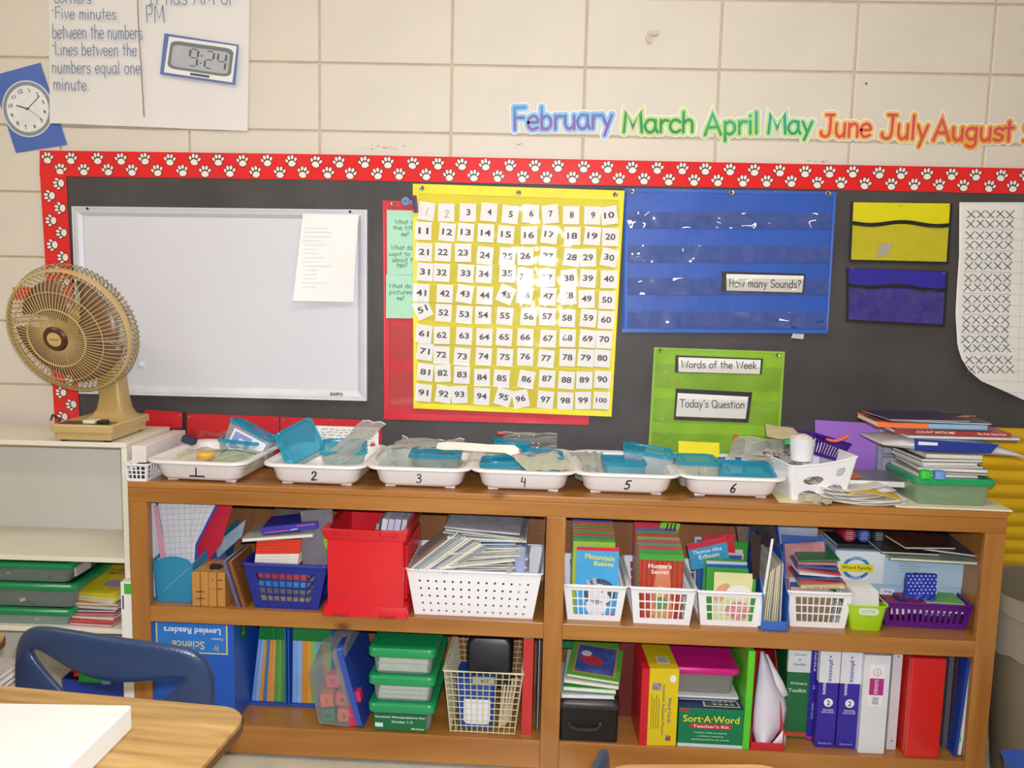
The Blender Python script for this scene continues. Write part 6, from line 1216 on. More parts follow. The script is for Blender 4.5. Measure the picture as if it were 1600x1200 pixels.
x0, x1, d, h = ft(1191, 1231, 980, 855, ZM); d = .012; x0, x1 = LP(1190, 975, d).x, LP(1231, 975, d).x; w = x1-x0; T = thing('magazine_file', 'blue open fronted magazine file full of cream papers', 'magazine file', mat=LT((x0+x1)/2, d, ZM)); h = LP(1215, 826, .14).z-ZM; bm_ = M('3a68bc', .35, .04)
pr1 = [(0, 0), (.24, 0), (.24, h), (.15, h), (.02, h*.42), (0, h*.40)]
for sx in (-1, 1): a = MB(); a.loft([[(sx*w/2, y, z) for y, z in pr1], [(sx*(w/2-.003), y, z) for y, z in pr1]]); a.build('side_panel', bm_, T, local=True)
box3(T, 'front_lip', w-.006, .003, .028, bm_); box3(T, 'base', w-.006, .237, .004, bm_)
xcf = (x0+x1)/2
for i in range(7): c_ = ['d8cfa8', 'e4dcc0', 'c8ccd4', 'ddd0a0', 'e8e2d0', 'd0c8a8', 'c0c4cc'][i]; booklet('cream paper in the blue magazine file, %s from its left wall' % ['first', 'second', 'third', 'fourth', 'fifth', 'sixth', 'seventh'][i], 'paper', LT(xcf-w*.33+i*w*.105, .024+.004*(i % 3), ZM+.006, ry=R_(4-i*.8)) @ Matrix.Rotation(PI/2, 4, 'Z') @ Matrix.Translation((.10, 0, 0)), .19, .0028, h*.62+.004*i, M(c_, .6, .05), name='folder_paper', group='papers in the blue magazine file')
a = MB(); rubble(a, -.014, .014, .0, .02, 0, 12, .006, .010, 71, 2); tag(a.build('blue_scraps', [M('2a3c80', .5), M('a89878', .5)], at=LT(xcf, d+.008, ZM+.010)), 'dark blue scraps in the bottom of the blue magazine file', 'scraps', kind='stuff')
a = MB(); a.hexa([BM @ LP(x, y, dd_) for x, y, dd_ in ((1184, 978, .02), (1188, 978, .02), (1188, 978, .22), (1184, 978, .22), (1205, 842, .02), (1209, 842, .02), (1209, 842, .22), (1205, 842, .22))]); tag(a.build('white_folder', M('e6e6ea', .5)), 'white folder leaning against the left of the blue magazine file', 'folder')
# basket 4
xc4, db4, hb4, wb4 = reader_basket((1234, 1320), 979, (1229, 1335), 924, 'white slatted basket heaped with booklets beside the lime bin', None)
b4l = [('green and white', '4a8a5c'), ('pale pink', 'e0a8a4'), ('navy', '3a5a98'), ('white', 'dcdcd8'), ('red edged', 'c84a50'), ('cream', 'dcd0a0'), ('blue', '3f66b4'), ('grey', '9aa0a8'), ('sage', 'a0b090')]
for i, (nm, c_) in enumerate(b4l): booklet('%s booklet standing in the fourth white basket, %s' % (nm, ords[i]), 'book', LT(xc4-.006+r7.uniform(-.006, .006), db4+.020+i*.024, ZM+.006, rx=R_(-5)), .108, .006, .085+.0055*i, M('8a7458' if i == 0 else c_, .5, .1, 12), group='booklets in the fourth white basket', name='booklet')
zz = ZM+hb4+.004
for i, (w_, t_, rz, ry, c_, lb) in enumerate(((.118, .010, -3, 5, 'd8cc9c', 'cream handwritten'), (.13, .005, 4, -3, 'd04a48', 'red edged'), (.12, .005, -4, 2, '3a5a8c', 'navy topped'), (.125, .006, 5, -6, 'e4e0dc', 'white'), (.12, .005, -6, -8, 'b83c4c', 'crimson'), (.115, .006, 2, -4, '3f6a9c', 'steel blue'), (.11, .006, -2, 3, 'd88a8c', 'pink'), (.11, .004, 1, 4, '3f8a58', 'green edged'))):
    o = flatbook('%s booklet lying on the heap of the fourth white basket' % lb, LT(xc4+r7.uniform(-.008, .012), db4+.010+.006*i, zz, rz=R_(rz), ry=R_(-ry*.7), rx=R_(5)), w_, .15, t_, M(c_, .45, .06, 12), 'front', 'booklets heaped in the fourth white basket'); zz += t_+.0032
    if i == 0: a = MB(); put_hand(a, 'My first dictionary', lambda u, v: (u, -.0008, v), -.045, .0025, .0055, .0008, 0, width=.09); a.build('handwriting', M('4a4a44', .5), o, local=True)
leaf('booklet', 'green edged picture booklet standing behind the heap in the bay', [(1216, 820), (1278, 824), (1276, 852), (1216, 850)], .19, M('a8b0c4', .5, .15, 10), .004, cat='book')
leaf('booklet', 'blue edged booklet standing just behind the heap in the bay', [(1222, 836), (1290, 840), (1292, 905), (1224, 905)], .17, M('3a64ac', .5, .1, 10), .004, cat='book')
leaf('booklet', 'pink picture booklet in front of the blue edged one', [(1226, 850), (1288, 846), (1292, 905), (1228, 905)], .155, M('c8888c', .5, .2, 12), .004, cat='book')
# lime bin
x0, x1, d, h = ft(1333, 1380, 982, 948, ZM); d = .036; x0, x1 = LP(1333, 980, d).x, LP(1380, 980, d).x; xa_, xb_ = LP(1325, 948, d).x, LP(1391, 948, d).x; T = thing('lime_bin', 'small lime green bin of white cards', 'bin', mat=LT((xa_+xb_)/2, d, ZM)); h = LP(1358, 946, d).z-ZM; wl_, wt2 = x1-x0, xb_-xa_
lm = M('a8d41c', .3, .03, 6, coat=.2); a = MB(); a.loft([rrect(wl_, .135, .012, 4, 0, 0, .075), rrect(wl_+.002, .137, .012, 4, .003, 0, .075), rrect(wt2-.008, .147, .014, 4, h-.006, 0, .075), rrect(wt2, .155, .016, 4, h-.004, 0, .075), rrect(wt2, .155, .016, 4, h, 0, .075), rrect(wt2-.010, .145, .014, 4, h-.002, 0, .075), rrect(wl_-.006, .13, .012, 4, .004, 0, .075)]); a.build('bin_body', lm, T, local=True, smooth=True)
a = MB(); a.loft([[(x, y_, z) for x, z, _ in rrect(.054, .020, .009, 4, 0, 0, h-.018)] for y_ in (.004, -.0010)]); lb_ = a.build('label', M('d8e4c8', .4), T, local=True); fronttext(T, [('GLITTER', 0, h-.018, .010, .040, 'a8b898', 0)], -.0016)
xl = (xa_+xb_)/2
for i in range(14): booklet('white card standing in the row inside the lime green bin', 'card', LT(xl+r7.uniform(-.002, .002), d+.018+i*.009, ZM+.010, rx=R_(-16)), .078, .0035, h+.020, M('e6e2cc' if i % 3 else 'dad6d0', .5), name='word_card', group='cards in the lime green bin')
# purple basket right
d = .075; x0, x1 = LP(1388, 975, d).x, LP(1512, 978, d).x; xa_, xb_ = LP(1380, 940, d).x, LP(1520, 942, d).x; T = thing('purple_basket', 'low purple slotted basket at the right end of the upper bay', 'basket', mat=LT((xa_+xb_)/2, d, ZM, rz=R_(-2))); hP = LP(1450, 942, d).z-ZM
pu = M('5c1a7c', .35, .05, 6); basket(T, xb_-xa_, x1-x0, .20, .19, hP, pu, 13, 1, 9, .55, .06, .94, .22, .74, rim=.005); xp = (xa_+xb_)/2
for i, (dx, w_, z_, t_, c_, lb, rz) in enumerate(((.055, .105, .030, .014, 'f0ece8', 'white card pack in the front of the purple basket', 2), (.06, .10, .046, .009, 'e4e4d4', 'white card pack on top of the other in the purple basket', -4), (.062, .09, .057, .004, '6ab04c', 'thin green card on the white packs', -4), (-.02, .05, .026, .030, 'c4202c', 'red pack lying in the purple basket', 3), (-.07, .05, .020, .028, '8c2030', 'dark red pack at the left of the purple basket', 0))): flatbook(lb, LT(xp+dx, d+.012+.01*(i % 2), ZM+z_+.012, rz=R_(rz)), w_, .10, t_, M(c_, .5, .04), 'left', 'packs in the purple basket', 'card pack', 'card_pack')
for i, (px, c_) in enumerate(((1408, 'b02034'), (1425, '3a2a78'), (1440, '203070'))): pass
# polka dot cloth + blue tub
a = MB(); q = [LP(*c_, .10) for c_ in ((1416, 896), (1463, 897), (1460, 938), (1412, 934))]; a.sheet(*[BM @ v for v in q], .012, 14, 12, .004, seed=5); pk = tag(a.build('polka_pouch', M('2038a8', .5, .05, 5), smooth=True), 'blue pouch with white polka dots above the purple basket', 'pouch')
a = MB()
for j in range(6):
    for i in range(7):
        v = LP(1420+i*6.6+(3.3 if j % 2 else 0), 900+j*5.4, .0845); 
        if j*5.4 > 30 and i < 2: continue
        a.poly([BM @ (v+Vector((x, 0, z))) for x, z in ellipse(0, 0, .0022, .0022, 6)])
a.build('dot_print', M('d8dcf0', .5), pk)
flatbook('dark blue pack with white lettering in the purple basket', LT(LP(1428, 940, .09).x, .090, ZM+.035), .055, .09, .032, M('1c2c70', .4), 'left', None, 'card pack', 'card_pack')
# word family boxes
lb1 = M('a8c8dc', .45, .04, 4); d = .170; x0, x1 = LP(1304, 900, d).x, LP(1508, 900, d).x; w = x1-x0; zt2 = LP(1400, 914, d).z; hh2 = zt2-ZM; xb3 = (x0+x1)/2
T = thing('word_box', 'light blue word family box, lower of the two behind the lime bin', 'box', mat=LT(xb3+.008, d, ZM)); box3(T, 'box_body', w, .155, hh2-.001, lb1); a = MB(); a.box(-.060, -.020, -.001, .0005, hh2-.030, hh2-.012); a.box(-.125, -.075, -.001, .0005, hh2-.030, hh2-.012); a.poly([(x, -.0008, z) for x, z in ellipse(.125, hh2-.045, .035, .028, 18)], 1); a.build('label', [M('e8eef0', .5), M('3a78b0', .5)], T, local=True)
fronttext(T, [('Family', -.10, hh2-.021, .008, .034, '6a7078', 0), ('-ing', -.040, hh2-.021, .009, .024, 'a03040', 0)], -.0014)
h3 = LP(1400, 862, d).z-zt2
T = thing('word_box', 'light blue word family box with a yellow title strip, upper of the two', 'box', mat=LT(xb3-.004, d-.004, zt2)); box3(T, 'box_body', w, .155, h3, M('b4cfe0', .45, .04, 4)); a = MB(); cx_ = -w/2+.062
a.box(-w/2+.005, -w/2+.14, -.0008, .0005, .004, h3-.003, 0); a.poly([(x, -.0012, z) for x, z in ellipse(cx_, h3*.48, .040, .034, 22)], 1); a.poly([(x, -.0014, z) for x, z in ellipse(cx_, h3*.48, .030, .025, 20)], 0); a.box(cx_-.046, cx_+.048, -.0022, -.0012, h3*.36, h3*.60, 2)
a.build('printed_emblem', [M('e2e8ea', .5), M('3a80b8', .4), M('ece024', .4)], T, local=True); fronttext(T, [('Word Family', cx_+.001, h3*.48, .012, .084, '202428', 0), ('POCKET CHART', cx_, h3*.77, .006, .055, 'e8eef0', 0), ('CARDS', cx_, h3*.20, .006, .028, 'e8eef0', 0)], -.0026)
a = MB()
for k in range(6): a.box(.0, .058-.004*(k % 3), -.0008, .0005, h3-.018-k*.008, h3-.016-k*.008)
a.build('small_print', M('90a898', .5), T, local=True)
zb2 = zt2+h3
flatbook('wide flat magazine with green and brown pictures on the word boxes', LT(LP(1455, 880, .12).x, .10, zb2-.006, rz=R_(-3), rx=R_(3)), .24, .20, .008, M('a8b49c', .4, .15, 8), 'back')
for i, (px, w_, c_, rz, lb) in enumerate(((1420, .17, '4a4440', 5, 'dark brown magazine beneath the top one on the word boxes'), (1470, .18, '3c4450', -14, 'dark blue grey magazine angled on the word boxes'), (1450, .16, '5a3a2c', 12, 'dark red brown magazine topmost on the word boxes'))): flatbook(lb, LT(LP(px, 865, .14).x, .125, zb2+.006+i*.009, rz=R_(rz), rx=R_(4), ry=R_(2)), w_, .19, .007, M(c_, .3, .25, 14), 'back', 'dark magazines on the word boxes', 'magazine', 'magazine')
for px, c_, lb in ((1327, 'a82434', 'red'), (1350, '2c4a94', 'blue'), (1373, '26302e', 'black')):
    T = thing('paint_tube', '%s round labelled can end on the upper word box' % lb, 'can', mat=LT(LP(px, 845, .20).x, .20, zb2+.014), group='cans on the word box'); a = MB(); a.mx = Matrix.Translation((0, .0, .020)) @ Matrix.Rotation(-PI/2, 4, 'X'); a.lathe([(.0, 0), (.0185, 0), (.0195, .002), (.0195, .10), (.0, .10)], 22); a.build('can_body', M(c_, .35, .05), T, local=True, smooth=True)
    a = MB()
    for k in range(4): a.box(-.010, .010, -.0007, 0, .010+k*.006, .0118+k*.006)
    a.build('label_print', M('c8b8c8', .5), T, local=True)
flatbook('black tray under the three cans on the word box', LT(LP(1348, 858, .19).x, .185, zb2+.0005), .15, .13, .012, M('1e2630', .5), 'front', None, 'tray', 'dark_tray')
# ---------- lower left bay
navyb = M('1e50b0', .35, .04, 5); x0, x1, d, h = ft(234, 367, 1127, 972, ZL); d = .010; x0, x1 = LP(235, 1050, d).x, LP(367, 1120, d).x; w = x1-x0; h = .296
T = thing('reader_box', 'large blue box of leveled science readers standing upside down', 'box', mat=LT((x0+x1)/2, d, ZL)); box3(T, 'box_body', w, .22, h, M('2158b8', .35, .05, 5))
a = MB(); fx0, fx1, fz0 = LP(244, 1000, d).x-(x0+x1)/2, LP(356, 1020, d).x-(x0+x1)/2, LP(330, 1022, d).z-ZL
a.box(fx0, fx1, -.0006, .0005, fz0, h-.002, 0); a.box(fx0+.004, fx1-.004, -.0010, 0, fz0+.004, h-.001, 1); a.build('label_panel', [M('cfc684', .5), M('2a74c8', .4)], T, local=True)
fronttext(T, [('Leveled Readers', (fx0+fx1)/2+.002, h-.022, .018, .165, 'e4e8f0', PI), ('Content', fx1-.030, h-.044, .008, .035, 'b8cce8', PI), ('Science', (fx0+fx1)/2-.010, h-.064, .024, .095, 'c8bc8c', PI), ('W', fx1-.032, h-.070, .016, .016, 'd8a83c', PI-.3)], -.0016)
a = MB(); a.poly([(w/2+.0006, y, z) for y, z in ellipse(.075, h-.035, .030, .040, 18)], 0); a.build('side_emblem', M('1f6a3a', .5), T, local=True)
a = MB(); put_hand(a, '2', lambda u, v: (w/2+.0014, u, v), .058, h-.055, .040, .005, 0); a.build('side_numeral', M('9ab49c', .5), T, local=True)
# two open boxes with readers
d = .120
for bi, (pa, pb_, lb) in enumerate(((386, 447, 'left blue open box of striped readers in the lower left bay'), (450, 520, 'right blue open box of striped readers in the lower left bay'))):
    x0, x1 = LP(pa, 1050, d).x, LP(pb_, 1050, d).x; w = x1-x0; T = thing('reader_box', lb, 'box', mat=LT((x0+x1)/2, d, ZL), group='open reader boxes')
    box3(T, 'base', w, .16, .007, navyb)
    for sx in (-1, 1): a = MB(); a.box(sx*w/2-.003*(sx > 0)*1.0 if sx > 0 else -w/2, sx*w/2 if sx > 0 else -w/2+.003, 0, .16, .007, .275); a.build('side_panel', M('2a60c4', .4), T, local=True)
    a = MB(); a.box(-w/2, w/2, .157, .16, .007, .275); a.build('back_panel', navyb, T, local=True)
    n = 9 if bi == 0 else 8; cc = ['6f9ad8', '8fb4e0', 'd8983c', '4a78b8', 'd89848', 'd8a050', '5a9c4c', '6aa850', '4a9044'] if bi == 0 else ['7aa8e4', '88b4ec', 'd89024', 'd8a040', '7ac068', '6fa0d8', 'e0a428', '78c468']
    for i in range(n):
        x = -w/2+.008+(w-.016)*(i+.5)/n; tw = (w-.016)/n-.0008; o = booklet('%s spined reader, %s from the left in the %s open blue box' % ('blue' if cc[i][0] in '6784' and cc[i][4] in 'cdeEb' else 'orange' if cc[i][0] in 'de' else 'green', ['first', 'second', 'third', 'fourth', 'fifth', 'sixth', 'seventh', 'eighth', 'ninth'][i], 'left' if bi == 0 else 'right'), 'book', LT((x0+x1)/2+x, d+.012, ZL+.008, ry=R_((7-i*.8) if bi == 0 else (1.0-.2*i))) @ Matrix.Rotation(PI/2, 4, 'Z') @ Matrix.Translation((.07, -tw/2, 0)), .14, tw, .245, M(cc[i], .4, .06, 12), name='reader_book', group='striped readers')
        a = MB(); a.box(-.0705, -.069, -.0003, tw+.0003, .195, .2455); a.build('green_band', M('0f7a3c', .4), o, local=True)
leaf('blue_box_side', 'dark navy box end beside the right open reader box', [(519, 976), (536, 977), (536, 1100), (519, 1098)], .14, M('14286c', .5), .10, cat='box')
# clear tub with foam cubes, lying on its side, and blue lid
Mc = LT(LP(522, 1142, .012).x, .012, ZL+.001, ry=R_(-4)); T = thing('clear_tub', 'clear tub of foam number cubes standing on its side', 'container', mat=Mc)
a = MB(); a.loft([[(x, y, z) for x, z in pts_] for y, pts_ in ((0, [(-.045, .012), (.045, 0), (.045, .235), (-.065, .165)]), (.24, [(-.040, .012), (.045, 0), (.045, .27), (-.045, .255)]))], cap0=True, cap1=True); a.build('tub', CLEAR('d4d8d8', .10, .10, .7), T, local=True, bevel=.006)
Tb = thing('blue_lid_box', 'blue lid leaning between the foam cube tub and the green boxes', 'lid', mat=LT(LP(566, 1143, .008).x, .008, ZL+.001, ry=R_(-15)))
a = MB(); a.loft([[(x, y, z) for y, z, _ in rrect(.26, .25, .02, 4, 0, .13, .127)] for x in (-.012, -.002, .004)]); a.build('lid', M('3050b0', .3, .04, 6, coat=.2), Tb, local=True, bevel=.002, smooth=True)
a = MB(); a.loft([[(x, y, z) for y, z, _ in rrect(.23, .22, .03, 4, 0, .13, .127)] for x in (-.034, -.012)]); a.build('clear_rim', CLEAR('c8ccd0', .3, .1), Tb, local=True, bevel=.002)
cube = [(-.012, .010, .002, '1f8a5c', 'N'), (.030, .010, 0, 'f07a5c', '5'), (-.014, .010, .046, 'f27c60', '1'), (.028, .012, .048, 'e86a68', '4'), (.0, .03, .094, 'e8607c', '7'), (.028, .03, .10, 'f08468', '3')]
cl_ = ['green foam cube at the bottom of the clear tub', 'salmon foam cube at the bottom right of the clear tub', 'salmon foam cube above the green one', 'coral foam cube marked 4 in the middle of the clear tub', 'pink foam cube near the top of the clear tub', 'salmon foam cube highest in the clear tub']
for (dx, dy, dz, c_, ch), lb in zip(cube, cl_):
    T2 = thing('foam_cube', lb, 'cube', mat=Mc @ Matrix.Translation((dx-.004, dy, dz+.012)) @ Matrix.Rotation(R_(dx*200), 4, 'Y') @ Matrix.Diagonal((.88, .88, .88, 1)), group='foam number cubes'); box3(T2, 'cube_body', .043, .043, .043, M(c_, .7, .04, 60, bump=.3, bscale=200), .002); fronttext(T2, [(ch, 0, .021, .018, None, '7a2c28' if ch != 'N' else '1a4a38', .3)])
for i in range(3):
    a = MB(); a.box(-.016, .016, .0, .03, 0, .03); tag(a.build('foam_cube', M('d83058', .7), at=LT(LP(547, 1143, .02).x+.012+.002*i, .022, ZL+.004+i*.036, ry=R_(-12)), bevel=.002), '%s crimson foam piece against the blue lid' % ['lowest', 'middle', 'upper'][i], 'cube', 'crimson foam pieces')
# green lidded boxes
gz = ZL+.0005; d = .004; gg = M('159a58', .28, .04, 5, coat=.3)
x0, x1 = LP(571, 1100, d).x, LP(683, 1100, d).x; w = x1-x0-.016; xg = (x0+x1)/2; hgs = [.083, .078, .078]
gzs = [LP(625, 1112, d).z-ZL, 0, 0]; z_top1 = LP(625, 1111, d).z; z_top2 = LP(625, 1063, d+.01).z; z_top3 = LP(625, 1033, d+.02).z
tops = [ZL, ZL+.086, ZL+.168, ZL+.250]
for i in range(3):
    T = thing('lidded_box', ['lowest green lidded clear box with a green label', 'middle green lidded clear box of paper', 'top green lidded clear box of paper'][i]+' in the lower left bay', 'box', mat=LT(xg, d+.006, tops[i]+.0005), group='green lidded boxes in the lower left bay'); lidbox(T, w-.012, .285, tops[i+1]-tops[i]-.001, gg, CLEAR('dce4de', .07, .10), .026, .012, .018)
    if i == 0:
        a = MB(); lw_ = w*.80; a.box(-w*.42, -w*.42+lw_, -.0012, .001, .004, .052); a.box(-w*.40, -w*.28, -.0018, -.001, .014, .026, 1); a.build('label', [M('0c6a3c', .4), M('d8e0dc', .4)], T, local=True); c0_ = -w*.42+lw_/2; fronttext(T, [('Student Manipulative Kit', c0_, .044, .0075, lw_*.95, 'dfe8e0', 0), ('Grades 1-2', c0_+.006, .031, .007, lw_*.40, 'dfe8e0', 0), ('McGraw', c0_+lw_*.34, .012, .006, lw_*.24, 'dfe8e0', 0)], -.0020)
    else:
        for k in range(3 if i == 1 else 2): t_ = .012 if i == 1 else .022; flatbook('white paper pack in the %s green lidded box, %s' % ('middle' if i == 1 else 'top', ['lowest', 'middle', 'upper'][k]), LT(xg+.002*k, d+.022, tops[i]+.006+k*(t_+.001)), w*.76, .20, t_, M('dedcda', .6, .05, 30), 'back', 'paper packs in the green boxes', 'paper pack', 'paper_pack')
# wire basket
d = .018; x0, x1 = LP(706, 1130, d).x, LP(806, 1133, d).x; xa_, xb_ = LP(694, 1048, d).x, LP(817, 1054, d).x; hw = LP(755, 1051, d).z-ZL; Dw = .30; wr = M('d8cfac', .35, .03); T = thing('wire_basket', 'cream coated wire basket in the lower left bay', 'basket', mat=LT((xa_+xb_)/2, d, ZL)); wB, wT = x1-x0, xb_-xa_
NXw, NZw = 12, 10
def wpt(u, v, y=None): w_ = wB+(wT-wB)*v; return Vector((-w_/2+w_*u, (.006*(1-v) if not y else y), .004+(hw-.004)*v))
a = MB()
for i in range(NXw+1): a.tube([wpt(i/NXw, v) for v in (0, .5, 1)], .0013, 4)
for k in range(NZw+1): a.tube([wpt(0, k/NZw), wpt(1, k/NZw)], .0013, 4)
a.build('front_wires', wr, T, local=True)
for sx in (0, 1):
    a = MB()
    for i in range(16): y = Dw*i/15; a.tube([wpt(sx, 0, y+.0001), wpt(sx, 1, y+.0001)], .0013, 4)
    for k in range(NZw+1): a.tube([wpt(sx, k/NZw, .0001), wpt(sx, k/NZw, Dw)], .0013, 4)
    a.build('side_wires', wr, T, local=True)
a = MB()
for i in range(NXw+1): a.tube([wpt(i/NXw, 0, Dw), wpt(i/NXw, 1, Dw)], .0013, 4); a.tube([wpt(i/NXw, 0, .0001), wpt(i/NXw, 0, Dw)], .0013, 4)
for k in range(NZw+1): a.tube([wpt(0, k/NZw, Dw), wpt(1, k/NZw, Dw)], .0013, 4)
a.build('back_wires', wr, T, local=True)
a = MB(); a.tube([wpt(0, 1, .0001), wpt(1, 1, .0001), wpt(1, 1, Dw), wpt(0, 1, Dw)], .0035, 6, closed=True)
for sx in (0, 1):
    for i in range(24):
        p = wpt(sx, 1, .0001+Dw*i/23); a.tube([p+Vector((-.003, -.003, .003)), p+Vector((.003, .003, -.002))], .0026, 4)
a.build('top_rail', wr, T, local=True); a = MB(); a.box(-.030, .032, -.003, -.001, hw-.036, hw-.012); a.build('tag_plate', M('a8a890', .4, metal=.4), T, local=True); fronttext(T, [('417', .004, hw-.024, .010, .024, '4c4c40', 0)], -.0034)
xw2 = (xa_+xb_)/2
a = MB(); a.loft([rrect(.125, .20, .010, 4, 0, 0, .1), rrect(.128, .20, .010, 4, .12, 0, .1), rrect(.12, .19, .02, 4, .135, 0, .1)]); tag(a.build('black_case', M('1e1c1e', .4, .05), at=LT(xw2+.012, d+.045, ZL+hw-.06, rx=R_(-3)), smooth=True), 'black soft case on top in the wire basket', 'case')
T = thing('blue_tub', 'blue tub with a white label inside the wire basket', 'tub', mat=LT(xw2-.022, d+.02, ZL+.006)); a = MB(); a.loft([rrect(.100, .10, .015, 4, 0, 0, .05), rrect(.115, .11, .015, 4, .15, 0, .05)]); a.build('tub_body', M('244a9c', .3, .05), T, local=True, smooth=True); a = MB(); a.loft([[(x, y_, z) for x, z, _ in rrect(.076, .085, .014, 4, 0, .004, .058)] for y_ in (.0005, -.003)]); a.build('label', M('e2e4ea', .5), T, local=True); a = MB(); a.loft([rrect(.085, .05, .02, 4, z, .004, .03) for z in (.118, .140)]); a.build('cap', M('a8acb8', .4), T, local=True)
for i in range(4): a = MB(); a.tube([(.0, 0, 0), (.012+.004*i, .02, .13)], .004, 6); tag(a.build('craft_stick', M('d8c8a0', .5), at=LT(xw2+.048+.007*i, d+.03+.01*i, ZL+.008)), 'pale stick standing at the right in the wire basket', 'stick', 'sticks in the wire basket')
# red binder and spiral notebook at middle post
d = .03; x0, x1 = LP(816, 1080, d).x, LP(832, 1080, d).x; booklet('slim red binder beside the wire basket', 'binder', LT(x0, d, ZL) @ Matrix.Rotation(PI/2, 4, 'Z') @ Matrix.Translation((.11, -(x1-x0), 0)), .22, x1-x0, .285, M('c83434', .4, .04), name='binder')
x0, x1 = LP(836, 1080, .06).x, LP(846, 1080, .06).x; T = thing('spiral_notebook', 'dark spiral notebook against the middle post', 'notebook', mat=LT((x0+x1)/2, .055, ZL)); box3(T, 'cover', .0025, .20, .27, M('3a3c48', .4), x=-.003); box3(T, 'pages', .003, .195, .268, M('c8c8d0', .6), x=0, y=.003); a = MB()
for k in range(30): a.tube([(.0015+.004*math.cos(t), .001+.004*math.sin(t), .006+k*.0088) for t in [j*PI/3 for j in range(6)]], .0007, 4, closed=True)
a.build('spiral_binding', M('1c1c20', .4), T, local=True)
# ---------- lower right bay
d = .010; x0, x1 = LP(874, 1120, d).x, LP(966, 1120, d).x; w = x1-x0; hk = LP(920, 1104, d).z-ZL; T = thing('black_case', 'black hard case with a curved handle in the lower right bay', 'case', mat=LT((x0+x1)/2, d, ZL))
a = MB(); a.loft([rrect(w, .17, .012, 4, 0, 0, .085), rrect(w+.002, .172, .012, 4, hk-.006, 0, .085)]); a.build('case_body', M('171615', .45, .05, 8, bump=.4, bscale=120), T, local=True, smooth=True)
a = MB(); a.loft([rrect(w+.008, .178, .014, 4, hk-.006, 0, .085), rrect(w+.008, .178, .014, 4, hk+.005, 0, .085), rrect(w-.004, .165, .02, 4, hk+.016, 0, .085), rrect(w-.02, .14, .03, 4, hk+.020, 0, .085)]); a.build('case_lid', M('2c2a28', .4, .05, 8), T, local=True, smooth=True)
a = MB(); a.tube([(-.055, -.001, .058), (-.050, -.008, .046), (-.03, -.010, .040), (0, -.011, .040), (.025, -.010, .044), (.035, -.001, .052)], .0035, 6); a.build('handle', M('3a3634', .35), T, local=True); a = MB(); a.box(.030, .036, -.003, 0, .050, .056); a.build('latch', M('b8b8b4', .2, metal=.9), T, local=True)
zc3 = ZL+hk+.021; xk = (x0+x1)/2
for i, (w_, t_, c_, rz, lb) in enumerate(((.15, .012, 'b4bccc', 2, 'pale blue pad lying on the black case'), (.15, .014, '4a9a40', -3, 'green book second from the bottom on the black case'), (.155, .009, 'dcdcd4', -4, 'white paged booklet on the black case'), (.150, .011, '5aa03c', -8, 'green picture book topmost on the black case'))):
    o = flatbook(lb, LT(xk-.004+i*.004, .014+.004*i, zc3, rz=R_(rz), rx=R_(9 if i == 3 else 0), ry=R_(3 if i > 1 else 0)), w_, .20, t_, M(c_, .35, .06, 8), 'back', 'books on the black case'); zc3 += t_+.004
    if i == 3:
        a = MB(); a.add([(-.055, .02, t_+.0006), (.055, .02, t_+.0006), (.055, .15, t_+.0006), (-.055, .15, t_+.0006)], [(0, 1, 2, 3)], 0); a.poly([(x, y, t_+.001) for x, y in ellipse(-.01, .08, .035, .022, 14, -.3)], 1); a.poly([(x, y, t_+.0013) for x, y in ellipse(-.03, .11, .016, .014, 12)], 2); a.add([(x, y, t_+.0003) for x, y in ((-.062, .013), (.062, .013), (.062, .157), (-.062, .157))], [(0, 1, 2, 3)], 3); a.build('cover_picture', [M('46589c', .4, .2, 30), M('c03848', .4), M('d8d0cc', .4), M('a88c48', .4)], o, local=True)
booklet('dark green book standing behind the stack on the black case', 'book', LT(LP(890, 1020, .23).x, .235, ZL+.17), .05, .01, .11, M('1f6a38', .4), name='book')
# red and yellow box
d = .006; x0, x1 = LP(1001, 1110, d).x, LP(1059, 1110, d).x; w = x1-x0; hr = LP(1030, 1045, d).z-ZL; Dr = .27; T = thing('card_box', 'tall red and yellow word card box in the lower right bay', 'box', mat=LT((x0+x1)/2, d, ZL, rz=R_(3)))
a = MB(); a.box(-w/2, w/2, 0, Dr, 0, hr); a.build('box_body', M('dcc21c', .35, .04, 6), T, local=True, bevel=.0015); a = MB(); a.box(-w/2-.0008, -w/2+w*.20, -.0008, Dr+.0008, -.0, hr+.0008); a.build('red_side', M('c8202c', .35, .05, 6), T, local=True)
a = MB(); a.add([(-.004, .03, hr+.0012), (.030, .03, hr+.0012), (.030, .075, hr+.0012), (-.004, .075, hr+.0012)], [(0, 1, 2, 3)])
for k in range(8): a.add([(.0+k*.0035, .035, hr+.0016), (.0015+k*.0035, .035, hr+.0016), (.0015+k*.0035, .07, hr+.0016), (.0+k*.0035, .07, hr+.0016)], [(0, 1, 2, 3)], 1)
a.poly([(x, -.0006, z) for x, z in ellipse(w*.34, hr-.028, .009, .011, 16)], 0); a.box(-w*.21, w*.02, -.0007, 0, hr-.062, hr-.040, 2); a.box(w*.20, w*.27, -.0007, 0, .016, .024, 3); a.box(w*.27, w*.34, -.0007, 0, .016, .030, 4); a.box(w*.20, w*.27, -.0007, 0, .024, .032, 5)
a.build('printed_panel', [M('e8e6e0', .5), M('44444c', .5), M('9a8c94', .5, .3, 80), M('2c58a8', .4), M('c83030', .4), M('48a040', .4)], T, local=True)
fronttext(T, [('Word Cards', w*.28, hr*.47, .009, .075, '2c5878', -PI/2), ('for', w*.18, hr*.47, .006, .010, '2c5878', -PI/2), ('Systematic Sequential Phonics', w*.10, hr*.47, .009, .150, '2c6878', -PI/2)], -.0010)
a = MB()
